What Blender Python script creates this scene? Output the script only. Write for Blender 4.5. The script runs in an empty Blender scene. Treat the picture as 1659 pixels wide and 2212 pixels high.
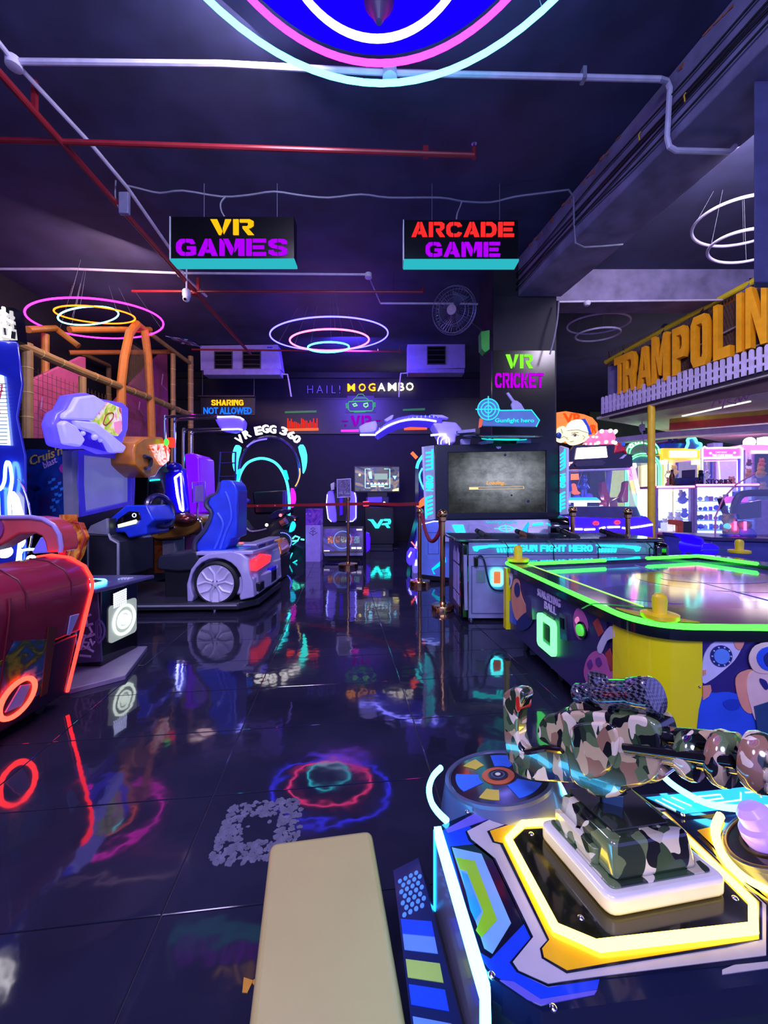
import bpy, math, random
from mathutils import Vector, Matrix
random.seed(7)
SC = bpy.context.scene
COL = SC.collection
PI = math.pi
# ------------------------------------------------------------------ camera
W, H, FPX, CX, CY, EYE = 1659.0, 2212.0, 830.0, 829.5, 1085.0, 1.1
cd = bpy.data.cameras.new('camera')
cd.sensor_fit = 'HORIZONTAL'; cd.sensor_width = 36.0; cd.lens = FPX / W * 36.0
cd.shift_y = -(H / 2 - CY) / W
cd.clip_start = 0.02; cd.clip_end = 100
cam = bpy.data.objects.new('camera', cd); COL.objects.link(cam)
cam.location = (0, 0, EYE); cam.rotation_euler = (PI / 2, 0, 0)
SC.camera = cam
# ------------------------------------------------------------------ colour management
SC.view_settings.view_transform = 'Standard'
SC.view_settings.look = 'None'
SC.view_settings.exposure = 0.45
SC.view_settings.gamma = 1.0
SC.view_settings.use_curve_mapping = False
# ------------------------------------------------------------------ ambient of the hall
wd = bpy.data.worlds.new('hall_air'); SC.world = wd
try: wd.use_nodes = True
except Exception: pass
bg = wd.node_tree.nodes.get('Background')
bg.inputs[0].default_value = (0.19, 0.19, 0.74, 1); bg.inputs[1].default_value = 1.5
# ------------------------------------------------------------------ added fill lights without fixtures; the rear one stands for unseen ring lights
def lamp(name, kind, loc, rgb, power, size=0.5, target=None, spot=1.6):
    l = bpy.data.lights.new(name, kind); l.color = rgb; l.energy = power
    if kind == 'AREA': l.shape = 'DISK'; l.size = size
    else: l.shadow_soft_size = size
    if kind == 'SPOT': l.spot_size = spot; l.spot_blend = 0.6
    o = bpy.data.objects.new(name, l); COL.objects.link(o); o.location = loc
    if target is not None:
        o.rotation_euler = (Vector(target) - Vector(loc)).to_track_quat('-Z', 'Y').to_euler()
    return o
lamp('hall_fill_rear', 'AREA', (0.2, -2.2, 4.2), (0.66, 0.66, 1.0), 100, 1.6, (0.4, 2.2, 0.3))
lamp('hall_fill_gallery', 'AREA', (-1.3, -0.5, 3.4), (0.62, 0.52, 1.0), 60, 1.0, (-2.1, 2.7, 0.4))
lamp('hall_fill_kiosk', 'AREA', (3.4, 3.4, 4.6), (0.82, 0.72, 0.95), 125, 1.0, (4.6, 6.4, 3.4))
lamp('play_frame_fill', 'AREA', (-3.5, 5.2, 4.4), (1.0, 0.62, 0.62), 45, 0.8, (-5.4, 7.4, 2.4))
lamp('vr_zone_fill', 'AREA', (-0.8, 8.3, 4.5), (0.14, 0.07, 1.0), 170, 1.0, (-0.8, 10.9, 2.0))
lamp('racing_fill', 'AREA', (-0.9, 2.6, 4.6), (0.80, 0.72, 1.0), 80, 0.9, (-2.3, 4.1, 0.8))
lamp('stall_fill', 'AREA', (6.3, 9.0, 3.05), (1.0, 0.82, 0.95), 32, 1.2, (6.3, 9.6, 0.0))

# ------------------------------------------------------------------ geometry helpers
def R(px, py, d):
    return Vector(((px - CX) * d / FPX, d, EYE - (py - CY) * d / FPX))
def G(px, py, z=0.0):
    return R(px, py, FPX * (EYE - z) / (py - CY))
def lin(r, g, b):
    f = lambda v: (v / 255 / 12.92) if v / 255 <= 0.04045 else ((v / 255 + 0.055) / 1.055) ** 2.4
    return (f(r), f(g), f(b))

class Fr:
    """A plane standing in the room: origin, right, up, outward normal."""
    def __init__(s, o, u=(1, 0, 0), v=(0, 0, 1)):
        s.o = Vector(o); s.u = Vector(u).normalized(); v = Vector(v)
        s.v = (v - s.u * v.dot(s.u)).normalized(); s.n = s.u.cross(s.v)
    def pt(s, a, b, c=0.0): return s.o + s.u * a + s.v * b + s.n * c
    def px(s, x, y):
        e = Vector((0, 0, EYE)); r = R(x, y, 1.0) - e
        t = (s.o - e).dot(s.n) / r.dot(s.n)
        q = e + r * t - s.o
        return (q.dot(s.u), q.dot(s.v))
    def pxs(s, L): return [s.px(x, y) for x, y in L]
    def off(s, c): return Fr(s.o + s.n * c, s.u, s.v)
def face(d, yaw=0.0, x=0.0):
    """vertical plane facing the viewer, through (x, d), turned by yaw degrees"""
    a = math.radians(yaw)
    return Fr((x, d, 0), (math.cos(a), math.sin(a), 0), (0, 0, 1))
def wallfr(A, B):
    """vertical plane through two ground points, u runs from A to B"""
    return Fr((A[0], A[1], 0), (B[0] - A[0], B[1] - A[1], 0), (0, 0, 1))
def flat(z): return Fr((0, 0, z), (1, 0, 0), (0, 1, 0))
def rect(x0, y0, x1, y1): return [(x0, y0), (x1, y0), (x1, y1), (x0, y1)]
def arc(cx, cy, r, a0, a1, n, ry=None):
    ry = r if ry is None else ry
    return [(cx + r * math.cos(math.radians(a0 + (a1 - a0) * i / n)), cy + ry * math.sin(math.radians(a0 + (a1 - a0) * i / n))) for i in range(n + 1)]
def rrect(x0, y0, x1, y1, r, n=4):
    return arc(x1 - r, y0 + r, r, -90, 0, n) + arc(x1 - r, y1 - r, r, 0, 90, n) + arc(x0 + r, y1 - r, r, 90, 180, n) + arc(x0 + r, y0 + r, r, 180, 270, n)
def area2(P): return sum(P[i][0] * P[(i + 1) % len(P)][1] - P[(i + 1) % len(P)][0] * P[i][1] for i in range(len(P)))
def smooth(pts, k=4, closed=False):
    """Catmull-Rom through the points"""
    P = [Vector(p) for p in pts]; n = len(P); out = []
    for i in range(n if closed else n - 1):
        p0, p1, p2, p3 = (P[(i - 1) % n], P[i], P[(i + 1) % n], P[(i + 2) % n]) if closed else (P[max(i - 1, 0)], P[i], P[i + 1], P[min(i + 2, n - 1)])
        for j in range(k):
            t = j / k
            out.append(0.5 * ((2 * p1) + (p2 - p0) * t + (2 * p0 - 5 * p1 + 4 * p2 - p3) * t * t + (3 * p1 - p0 - 3 * p2 + p3) * t ** 3))
    if not closed: out.append(P[-1])
    return out
def smooth2(pts, k=4, closed=True): return [(p.x, p.y) for p in smooth([(a, b, 0) for a, b in pts], k, closed)]

class MB:
    def __init__(s): s.V = []; s.F = []; s.M = []
    def add(s, vs, fs, m=0):
        n = len(s.V); s.V += [Vector(v) for v in vs]
        s.F += [tuple(i + n for i in f) for f in fs]; s.M += [m] * len(fs); return s
    def box(s, c, sz, m=0, rot=None):
        x, y, z = [k / 2 for k in sz]; vs = [Vector((a * x, b * y, e * z)) for a in (-1, 1) for b in (-1, 1) for e in (-1, 1)]
        if rot is not None: vs = [rot @ v for v in vs]
        return s.add([v + Vector(c) for v in vs], [(0, 1, 3, 2), (4, 6, 7, 5), (0, 4, 5, 1), (2, 3, 7, 6), (0, 2, 6, 4), (1, 5, 7, 3)], m)
    def prism(s, fr, poly, c0, c1, m=0, top=None):
        """poly (local 2-D) pushed from c0 to c1 along the normal; top = another poly at c1"""
        P = list(poly); Q = list(top) if top else P
        if area2(P) < 0: P = P[::-1]; Q = Q[::-1]
        if c0 > c1: c0, c1 = c1, c0; P, Q = Q, P
        n = len(P)
        vs = [fr.pt(a, b, c0) for a, b in P] + [fr.pt(a, b, c1) for a, b in Q]
        fs = [tuple(range(n - 1, -1, -1)), tuple(range(n, 2 * n))] + [(i, (i + 1) % n, n + (i + 1) % n, n + i) for i in range(n)]
        return s.add(vs, fs, m)
    def ring(s, fr, outer, inner, c0, c1, m=0):
        n = len(outer); vs = []
        if area2(outer) < 0: outer = outer[::-1]
        if area2(inner) < 0: inner = inner[::-1]
        for c in (c0, c1): vs += [fr.pt(a, b, c) for a, b in outer] + [fr.pt(a, b, c) for a, b in inner]
        fs = []
        for i in range(n):
            j = (i + 1) % n
            fs += [(i, n + i, n + j, j), (2 * n + i, 2 * n + j, 3 * n + j, 3 * n + i), (i, j, 2 * n + j, 2 * n + i), (n + i, 3 * n + i, 3 * n + j, n + j)]
        return s.add(vs, fs, m)
    def tube(s, pts, r, seg=8, closed=False, m=0, r1=None):
        P = [Vector(p) for p in pts]; n = len(P); rings = []; prev = None
        for i in range(n):
            a = P[(i - 1) % n] if (closed or i > 0) else P[i]; b = P[(i + 1) % n] if (closed or i < n - 1) else P[i]
            t = (b - a)
            if t.length < 1e-9: t = Vector((0, 0, 1))
            t.normalize()
            if prev is None:
                ref = Vector((0, 0, 1)) if abs(t.z) < 0.9 else Vector((1, 0, 0)); x = t.cross(ref).normalized()
            else:
                x = prev - t * prev.dot(t)
                x = x.normalized() if x.length > 1e-6 else t.orthogonal().normalized()
            prev = x; y = t.cross(x); rr = r if r1 is None else r + (r1 - r) * i / max(1, n - 1)
            if isinstance(r, (list, tuple)): rr = r[i]
            rings.append([P[i] + (x * math.cos(2 * PI * k / seg) + y * math.sin(2 * PI * k / seg)) * rr for k in range(seg)])
        vs = [v for q in rings for v in q]; fs = []
        for i in range(n if closed else n - 1):
            j = (i + 1) % n
            for k in range(seg): l = (k + 1) % seg; fs.append((i * seg + k, i * seg + l, j * seg + l, j * seg + k))
        if not closed: fs += [tuple(range(seg - 1, -1, -1)), tuple((n - 1) * seg + k for k in range(seg))]
        return s.add(vs, fs, m)
    def cyl(s, a, b, r, seg=16, m=0, r1=None): return s.tube([a, b], r, seg, False, m, r1)
    def lathe(s, c, prof, seg=24, axis=(0, 0, 1), m=0):
        """prof: (radius, height along the axis)"""
        ax = Vector(axis).normalized(); x = ax.orthogonal().normalized(); y = ax.cross(x); c = Vector(c)
        vs = []; fs = []; n = len(prof)
        for r, h in prof:
            vs += [c + ax * h + (x * math.cos(2 * PI * k / seg) + y * math.sin(2 * PI * k / seg)) * max(r, 1e-5) for k in range(seg)]
        for i in range(n - 1):
            for k in range(seg): l = (k + 1) % seg; fs.append((i * seg + k, i * seg + l, (i + 1) * seg + l, (i + 1) * seg + k))
        fs += [tuple(range(seg - 1, -1, -1)), tuple((n - 1) * seg + k for k in range(seg))]
        return s.add(vs, fs, m)
    def ball(s, c, r, seg=16, m=0, sq=(1, 1, 1)):
        n = seg // 2; vs = []; fs = []; c = Vector(c)
        for i in range(n + 1):
            t = PI * i / n
            for k in range(seg):
                p = 2 * PI * k / seg
                vs.append(c + Vector((r * sq[0] * math.sin(t) * math.cos(p), r * sq[1] * math.sin(t) * math.sin(p), r * sq[2] * math.cos(t))))
        for i in range(n):
            for k in range(seg): l = (k + 1) % seg; fs.append((i * seg + k, (i + 1) * seg + k, (i + 1) * seg + l, i * seg + l))
        return s.add(vs, fs, m)
    def glyphs(s, fr, text, box, c0, c1, tab, gap=0.12, widths=None, m=0, slant=0.0):
        """own drawn letters fitted to the local box (x0, y0, x1, y1)"""
        widths = widths or {}
        ws = [widths.get(ch, 1.0) for ch in text]; tot = sum(ws) + gap * (len(text) - 1)
        x0, y0, x1, y1 = box; k = (x1 - x0) / tot; x = x0
        for ch, w in zip(text, ws):
            for P in tab.get(ch, []):
                s.prism(fr, [(x + (a * w + slant * b) * k, y0 + b * (y1 - y0)) for a, b in P], c0, c1, m)
            x += (w + gap) * k
        return s
    def text(s, fr, body, box, c0, c1, bold=0.0, m=0, shear=0.0, spacing=1.0):
        V, F = text_geo(body, bold, shear, spacing)
        xs = [v[0] for v in V]; ys = [v[1] for v in V]
        if not xs: return s
        ax, bx, ay, by = min(xs), max(xs), min(ys), max(ys); x0, y0, x1, y1 = box
        f = lambda v: (x0 + (v[0] - ax) / max(bx - ax, 1e-6) * (x1 - x0), y0 + (v[1] - ay) / max(by - ay, 1e-6) * (y1 - y0), c1 if v[2] > 0 else c0)
        return s.add([fr.pt(*f(v)) for v in V], F, m)
TEXT_CACHE = {}
def text_geo(body, bold, shear, spacing):
    key = (body, bold, shear, spacing)
    if key not in TEXT_CACHE:
        cu = bpy.data.curves.new('lettering', 'FONT'); cu.body = body; cu.extrude = 0.05; cu.offset = bold; cu.shear = shear
        cu.space_character = spacing; cu.resolution_u = 2
        ob = bpy.data.objects.new('lettering', cu); COL.objects.link(ob)
        me = bpy.data.meshes.new_from_object(ob.evaluated_get(bpy.context.evaluated_depsgraph_get()))
        TEXT_CACHE[key] = ([tuple(v.co) for v in me.vertices], [tuple(p.vertices) for p in me.polygons])
        bpy.data.objects.remove(ob); bpy.data.curves.remove(cu); bpy.data.meshes.remove(me)
    return TEXT_CACHE[key]

# ------------------------------------------------------------------ materials
MATS = {}
def M(name, rgb, rough=0.5, metal=0.0, vary=0.12, scale=9.0, coat=0.0, bump=0.0, spec=0.5):
    if name in MATS: return MATS[name]
    m = bpy.data.materials.new(name); m.use_nodes = True; nt = m.node_tree; b = nt.nodes['Principled BSDF']
    c = lin(*rgb)
    b.inputs['Roughness'].default_value = rough; b.inputs['Metallic'].default_value = metal
    b.inputs['Coat Weight'].default_value = coat; b.inputs['Coat Roughness'].default_value = 0.06
    b.inputs['Specular IOR Level'].default_value = spec
    tc = nt.nodes.new('ShaderNodeTexCoord'); nz = nt.nodes.new('ShaderNodeTexNoise'); nz.inputs['Scale'].default_value = scale
    nz.inputs['Detail'].default_value = 3
    nt.links.new(tc.outputs['Object'], nz.inputs['Vector'])
    rp = nt.nodes.new('ShaderNodeValToRGB')
    rp.color_ramp.elements[0].position = 0.3; rp.color_ramp.elements[1].position = 0.7
    rp.color_ramp.elements[0].color = (*[v * (1 - vary) for v in c], 1); rp.color_ramp.elements[1].color = (*[min(1, v * (1 + vary)) for v in c], 1)
    nt.links.new(nz.outputs['Fac'], rp.inputs['Fac']); nt.links.new(rp.outputs['Color'], b.inputs['Base Color'])
    if bump:
        bp = nt.nodes.new('ShaderNodeBump'); bp.inputs['Strength'].default_value = bump; bp.inputs['Distance'].default_value = 0.01
        nt.links.new(nz.outputs['Fac'], bp.inputs['Height']); nt.links.new(bp.outputs['Normal'], b.inputs['Normal'])
    MATS[name] = m; return m
def E(name, rgb, k=1.0):
    """light source material, linear rgb times k"""
    if name in MATS: return MATS[name]
    m = bpy.data.materials.new(name); m.use_nodes = True; nt = m.node_tree; nt.nodes.clear()
    o = nt.nodes.new('ShaderNodeOutputMaterial'); e = nt.nodes.new('ShaderNodeEmission')
    mx = max(rgb); e.inputs[0].default_value = (*[v / mx for v in rgb], 1); e.inputs[1].default_value = mx * k
    nt.links.new(e.outputs[0], o.inputs[0]); MATS[name] = m; return m
def glass(name, tint=(0.9, 0.95, 1), refl=0.09, rough=0.02):
    if name in MATS: return MATS[name]
    m = bpy.data.materials.new(name); m.use_nodes = True; nt = m.node_tree; nt.nodes.clear()
    o = nt.nodes.new('ShaderNodeOutputMaterial'); mx = nt.nodes.new('ShaderNodeMixShader')
    t = nt.nodes.new('ShaderNodeBsdfTransparent'); g = nt.nodes.new('ShaderNodeBsdfGlossy')
    t.inputs[0].default_value = (*tint, 1); g.inputs['Roughness'].default_value = rough; mx.inputs[0].default_value = refl
    nt.links.new(t.outputs[0], mx.inputs[1]); nt.links.new(g.outputs[0], mx.inputs[2]); nt.links.new(mx.outputs[0], o.inputs[0])
    MATS[name] = m; return m

# ------------------------------------------------------------------ things and parts
def mesh_obj(name, mb, mats, origin=(0, 0, 0), bev=0.0, seg=2, sub=0, ang=35):
    me = bpy.data.meshes.new(name); o3 = Vector(origin)
    me.from_pydata([tuple(v - o3) for v in mb.V], [], mb.F)
    if not isinstance(mats, (list, tuple)): mats = [mats]
    for m in mats: me.materials.append(m)
    if len(mats) > 1: me.polygons.foreach_set('material_index', mb.M)
    me.polygons.foreach_set('use_smooth', [True] * len(me.polygons))
    me.update(); me.set_sharp_from_angle(angle=math.radians(ang))
    o = bpy.data.objects.new(name, me); COL.objects.link(o)
    if bev:
        b = o.modifiers.new('edge', 'BEVEL'); b.width = bev; b.segments = seg; b.limit_method = 'ANGLE'; b.angle_limit = math.radians(40)
        b.harden_normals = False
    if sub:
        u = o.modifiers.new('smooth', 'SUBSURF'); u.levels = sub; u.render_levels = sub
    return o
def thing(name, label, cat, loc, group=None, rz=0.0):
    o = bpy.data.objects.new(name, None); COL.objects.link(o); o.location = loc; o.rotation_euler.z = rz
    o.empty_display_size = 0.1; o['label'] = label; o['category'] = cat
    if group: o['group'] = group
    return o
def part(name, mb, mats, parent, label=None, bev=0.0, seg=2, sub=0, ang=35, kind=None):
    root = parent
    while root.parent: root = root.parent
    o = mesh_obj(name, mb, mats, root.location, bev, seg, sub, ang); o.parent = parent
    if label: o['label'] = label
    if kind: o['kind'] = kind
    return o
def solo(name, mb, mats, label, cat, loc=(0, 0, 0), group=None, bev=0.0, seg=2, sub=0, kind=None, ang=35):
    o = mesh_obj(name, mb, mats, loc, bev, seg, sub, ang); o.location = loc; o['label'] = label; o['category'] = cat
    if group: o['group'] = group
    if kind: o['kind'] = kind
    return o
def struct(name, mb, mats, bev=0.0, loc=(0, 0, 0)):
    o = mesh_obj(name, mb, mats, loc, bev); o.location = loc; o['kind'] = 'structure'; return o
def dup(o, loc=None, label=None, parent=None, group=None):
    c = o.copy(); COL.objects.link(c)
    if loc is not None: c.location = loc
    if label: c['label'] = label
    if group: c['group'] = group
    if parent is not None: c.parent = parent
    for ch in list(o.children): dup(ch, parent=c)
    return c

# stencil letters, drawn in a unit box
ST = {
 'V': [[(0,1),(.33,1),(.58,.25),(.5,0),(.4,0)],[(.72,1),(1,1),(.64,.05),(.6,.4)]],
 'R': [[(0,0),(.26,0),(.26,1),(0,1)],[(.32,1),(.8,1),(.98,.88),(.98,.6),(.85,.47),(.72,.42),(1,0),(.7,0),(.45,.42),(.45,.55),(.68,.55),(.72,.62),(.72,.76),(.66,.82),(.32,.82)]],
 'G': [[(.44,1),(.2,.97),(.02,.75),(0,.5),(.02,.25),(.2,.03),(.44,0),(.44,.2),(.3,.27),(.25,.5),(.3,.73),(.44,.8)],[(.5,1),(.85,.97),(.97,.75),(.72,.7),(.65,.8),(.5,.8)],[(.5,0),(.8,.02),(1,.1),(1,.55),(.55,.55),(.55,.38),(.75,.38),(.75,.2),(.5,.2)]],
 'A': [[(0,0),(.27,0),(.5,.62),(.5,1),(.38,1)],[(.55,1),(.66,1),(1,0),(.7,0),(.63,.2),(.4,.2),(.46,.36),(.58,.36),(.55,.5)]],
 'M': [[(0,0),(.2,0),(.2,.75),(.08,1),(0,1)],[(.14,1),(.36,1),(.56,.45),(.5,.05),(.44,.05)],[(.66,1),(1,1),(1,0),(.76,0),(.76,.6),(.6,.2),(.6,.6)]],
 'E': [[(0,0),(.27,0),(.27,1),(0,1)],[(.33,1),(1,1),(1,.8),(.33,.8)],[(.33,.6),(.9,.6),(.9,.4),(.33,.4)],[(.33,.2),(1,.2),(1,0),(.33,0)]],
 'S': [[(.47,1),(.2,.98),(.02,.85),(.02,.62),(.2,.47),(.47,.42),(.47,.6),(.3,.66),(.3,.75),(.47,.82)],[(.53,1),(.85,.97),(.97,.85),(.95,.7),(.7,.7),(.65,.8),(.53,.82)],[(.53,.58),(.8,.52),(.98,.38),(.98,.15),(.8,.02),(.53,0),(.53,.18),(.7,.22),(.7,.34),(.53,.4)],[(.47,0),(.2,.02),(.02,.15),(.03,.32),(.28,.32),(.33,.2),(.47,.18)]],
 'C': [[(.44,1),(.2,.97),(.02,.75),(0,.5),(.02,.25),(.2,.03),(.44,0),(.44,.2),(.3,.27),(.25,.5),(.3,.73),(.44,.8)],[(.5,1),(.85,.97),(1,.75),(.74,.68),(.66,.8),(.5,.8)],[(.5,0),(.85,.03),(1,.25),(.74,.32),(.66,.2),(.5,.2)]],
 'D': [[(0,0),(.27,0),(.27,1),(0,1)],[(.33,1),(.7,1),(.95,.8),(1,.5),(.95,.2),(.7,0),(.33,0),(.33,.2),(.6,.2),(.7,.3),(.73,.5),(.7,.7),(.6,.8),(.33,.8)]],
 'I': [[(0,0),(1,0),(1,1),(0,1)]],
 'K': [[(0,0),(.27,0),(.27,1),(0,1)],[(.33,.55),(.7,1),(1,1),(.6,.52)],[(.33,.45),(.58,.46),(1,0),(.7,0)]],
 'T': [[(0,1),(1,1),(1,.8),(0,.8)],[(.36,0),(.64,0),(.64,.74),(.36,.74)]],
 'U': [[(0,1),(.27,1),(.27,.3),(.44,.2),(.44,0),(.15,.05),(0,.25)],[(.73,1),(1,1),(1,.25),(.85,.05),(.52,0),(.52,.2),(.73,.3)]],
 'N': [[(0,0),(.24,0),(.24,1),(0,1)],[(.3,1),(.5,1),(1,.2),(1,0),(.82,0),(.3,.75)],[(.76,1),(1,1),(1,.32),(.76,.65)]],
 'F': [[(0,0),(.27,0),(.27,1),(0,1)],[(.33,1),(1,1),(1,.8),(.33,.8)],[(.33,.6),(.9,.6),(.9,.4),(.33,.4)]],
 'H': [[(0,0),(.27,0),(.27,1),(0,1)],[(.73,0),(1,0),(1,1),(.73,1)],[(.33,.4),(.67,.4),(.67,.6),(.33,.6)]],
 'O': [[(.46,1),(.2,.97),(.02,.75),(0,.5),(.02,.25),(.2,.03),(.46,0),(.46,.2),(.3,.27),(.25,.5),(.3,.73),(.46,.8)],[(.54,1),(.8,.97),(.98,.75),(1,.5),(.98,.25),(.8,.03),(.54,0),(.54,.2),(.7,.27),(.75,.5),(.7,.73),(.54,.8)]],
}
STW = {'I': .3, 'V': 1.0, 'M': 1.25}
# solid block letters
BL = {
 'T': [[(0,1),(1,1),(1,.8),(.64,.8),(.64,0),(.36,0),(.36,.8),(0,.8)]],
 'R': [[(0,0),(.3,0),(.3,1),(0,1)],[(.3,1),(.8,1),(1,.85),(1,.55),(.85,.45),(1,0),(.72,0),(.55,.42),(.3,.42),(.3,.58),(.65,.58),(.72,.65),(.72,.76),(.65,.82),(.3,.82)]],
 'A': [[(0,0),(.27,0),(.36,.25),(.36,.42),(.5,.78),(.5,1),(.36,1)],[(.5,1),(.64,1),(1,0),(.73,0),(.64,.25),(.36,.25),(.36,.42),(.58,.42),(.5,.78)]],
 'M': [[(0,0),(.24,0),(.24,.6),(.5,.15),(.5,.5),(.22,1),(0,1)],[(1,0),(.76,0),(.76,.6),(.5,.15),(.5,.5),(.78,1),(1,1)]],
 'P': [[(0,0),(.3,0),(.3,1),(0,1)],[(.3,1),(.82,1),(1,.85),(1,.5),(.82,.35),(.3,.35),(.3,.52),(.62,.52),(.7,.6),(.7,.76),(.62,.83),(.3,.83)]],
 'O': [[(.5,1),(.18,1),(0,.85),(0,.15),(.18,0),(.5,0),(.5,.17),(.35,.17),(.3,.24),(.3,.76),(.35,.83),(.5,.83)],[(.5,1),(.82,1),(1,.85),(1,.15),(.82,0),(.5,0),(.5,.17),(.65,.17),(.7,.24),(.7,.76),(.65,.83),(.5,.83)]],
 'L': [[(0,1),(.3,1),(.3,.2),(1,.2),(1,0),(0,0)]],
 'I': [[(0,0),(1,0),(1,1),(0,1)]],
 'N': [[(0,0),(.26,0),(.26,.6),(.72,0),(1,0),(1,1),(.74,1),(.74,.4),(.28,1),(0,1)]],
}
# common finishes
m_black = M('black_paint', (22, 22, 30), 0.45)
m_blackgloss = M('black_gloss', (10, 10, 16), 0.12, coat=0.5)
m_dark = M('charcoal_plastic', (40, 40, 52), 0.4)
m_grey = M('grey_plastic', (120, 122, 138), 0.4)
m_white = M('white_plastic', (205, 205, 220), 0.35)
m_lil = M('lilac_white_plastic', (172, 165, 215), 0.35)
m_chrome = M('chrome', (220, 220, 228), 0.12, 1.0, vary=0.02)
m_brass = M('brass', (200, 150, 95), 0.2, 1.0, vary=0.05)
m_pipew = M('white_conduit', (190, 188, 205), 0.45)
m_red = M('red_pipe_paint', (126, 28, 36), 0.35)
m_blue = M('blue_plastic', (30, 60, 205), 0.3, coat=0.3)
m_gold = M('amber_plastic', (205, 120, 20), 0.3, coat=0.3)
m_yellow = M('yellow_foam', (205, 165, 40), 0.55)
m_glass = glass('clear_pane')
e_white = E('led_white', (9, 9, 10))
e_whitesoft = E('lit_white', (2.2, 2.1, 2.4))
e_blue = E('led_blue', (0.45, 0.38, 12))
e_bluesoft = E('lit_blue', (0.12, 0.06, 2.2))
e_cyan = E('led_cyan', (0.35, 5.5, 7.5))
e_teal = E('led_teal', (0.06, 3.2, 3.0))
e_tealsoft = E('lit_teal', (0.02, 0.9, 1.0))
e_pink = E('led_pink', (11, 0.35, 2.4))
e_magenta = E('led_magenta', (7.5, 0.25, 6.5))
e_orange = E('led_orange', (5.5, .62, 0.03))
e_red = E('led_red', (6.5, 0.10, 0.07))
e_redsoft = E('lit_red', (1.5, 0.10, 0.05))
e_green = E('led_green', (0.16, 6.5, 0.14))
e_yellowled = E('led_yellow', (10, 6.6, 0.5))
e_purple = E('lit_purple', (0.55, 0.01, 1.1))
e_amber = E('lit_amber', (1.5, 0.85, 0.03))
e_iceblue = E('led_ice', (0.4, 4.0, 10.0))
# ================================================================== THE SETTING
CEIL = 4.8
m_ceil = M('ceiling_paint', (50, 52, 84), 0.8, vary=0.3, scale=2.2, bump=0.25)
m_wall = M('wall_paint', (20, 20, 30), 0.7, vary=0.25, scale=3, bump=0.15)
m_green = M('green_wall_paint', (62, 84, 34), 0.7, vary=0.2, scale=3)
m_conc = M('beam_concrete', (112, 106, 136), 0.75, vary=0.3, scale=4, bump=0.35)
m_plum = M('plum_padding', (186, 84, 124), 0.6, vary=0.1)

def floor_mat(name, base, rough):
    m = bpy.data.materials.new(name); m.use_nodes = True; nt = m.node_tree; b = nt.nodes['Principled BSDF']
    tc = nt.nodes.new('ShaderNodeNewGeometry'); L = nt.links.new
    n1 = nt.nodes.new('ShaderNodeTexNoise'); n1.inputs['Scale'].default_value = 2.2; n1.inputs['Detail'].default_value = 6
    n2 = nt.nodes.new('ShaderNodeTexNoise'); n2.inputs['Scale'].default_value = 7.0; n2.inputs['Detail'].default_value = 2
    L(tc.outputs['Position'], n1.inputs['Vector']); L(tc.outputs['Position'], n2.inputs['Vector'])
    r = nt.nodes.new('ShaderNodeValToRGB'); c = lin(*base)
    r.color_ramp.elements[0].position = 0.35; r.color_ramp.elements[1].position = 0.7
    r.color_ramp.elements[0].color = (*[v * 0.7 for v in c], 1); r.color_ramp.elements[1].color = (*[v * 1.3 for v in c], 1)
    L(n1.outputs['Fac'], r.inputs['Fac']); L(r.outputs['Color'], b.inputs['Base Color'])
    mr = nt.nodes.new('ShaderNodeMapRange'); mr.inputs['From Min'].default_value = 0.35; mr.inputs['From Max'].default_value = 0.75
    mr.inputs['To Min'].default_value = rough; mr.inputs['To Max'].default_value = rough + 0.06
    L(n1.outputs['Fac'], mr.inputs['Value']); L(mr.outputs[0], b.inputs['Roughness'])
    bp = nt.nodes.new('ShaderNodeBump'); bp.inputs['Strength'].default_value = 0.10; bp.inputs['Distance'].default_value = 0.010
    L(n2.outputs['Fac'], bp.inputs['Height']); L(bp.outputs['Normal'], b.inputs['Normal'])
    b.inputs['IOR'].default_value = 1.5
    return m
m_floor = floor_mat('polished_black_tile', (36, 35, 54), 0.035)
fl = struct('floor', MB().prism(flat(0), rect(-6.4, -2.5, 14.4, 14.3), -0.06, -0.005), M('dark_grout', (60, 58, 74), 0.7))
th = math.radians(6.5); TU = Vector((math.cos(th), math.sin(th), 0)); TV = Vector((-math.sin(th), math.cos(th), 0))
TW, TD, GAP = 0.84, 0.42, 0.003
tile_me = None; far = MB(); spots = []
for i in range(-12, 26):
    for j in range(-2, 36):
        c = TU * (-0.474 + TW * (i + .5)) + TV * (0.244 + TD * (j + .5))
        if c.y < 0.3 or c.y > 13.6 or c.x < -6 or c.x > 14 or abs(c.x) > c.y * 1.06 + 0.9: continue
        spots.append((c.y, c))
spots.sort(key=lambda s: s[0])
hw, hd = TW / 2 - GAP / 2, TD / 2 - GAP / 2
for k, (d, c) in enumerate(spots):
    rot = Matrix.Rotation(random.uniform(-.0016, .0016), 3, 'X') @ Matrix.Rotation(random.uniform(-.0016, .0016), 3, 'Y')
    if k < 300:
        if tile_me is None:
            q = MB(); e = 0.002
            q.prism(flat(0), rect(-hw, -hd, hw, hd), -0.004, -0.0012); q.prism(flat(0), rect(-hw, -hd, hw, hd), -0.0012, 0, top=rect(-hw + e, -hd + e, hw - e, hd - e))
            o = mesh_obj('tile', q, m_floor, ang=0.1); tile_me = o.data
        else:
            o = bpy.data.objects.new('tile', tile_me); COL.objects.link(o)
        o.parent = fl; o.location = c; o.rotation_euler = (Matrix.Rotation(th, 3, 'Z') @ rot).to_euler()
    else:
        P = [c + TU * a + TV * b for a, b in rect(-hw, -hd, hw, hd)]
        far.prism(flat(0), [(p.x, p.y) for p in P], -0.004, 0)
o = mesh_obj('tile_field', far, m_floor, ang=0.1); o.parent = fl; o['kind'] = 'stuff'

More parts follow.
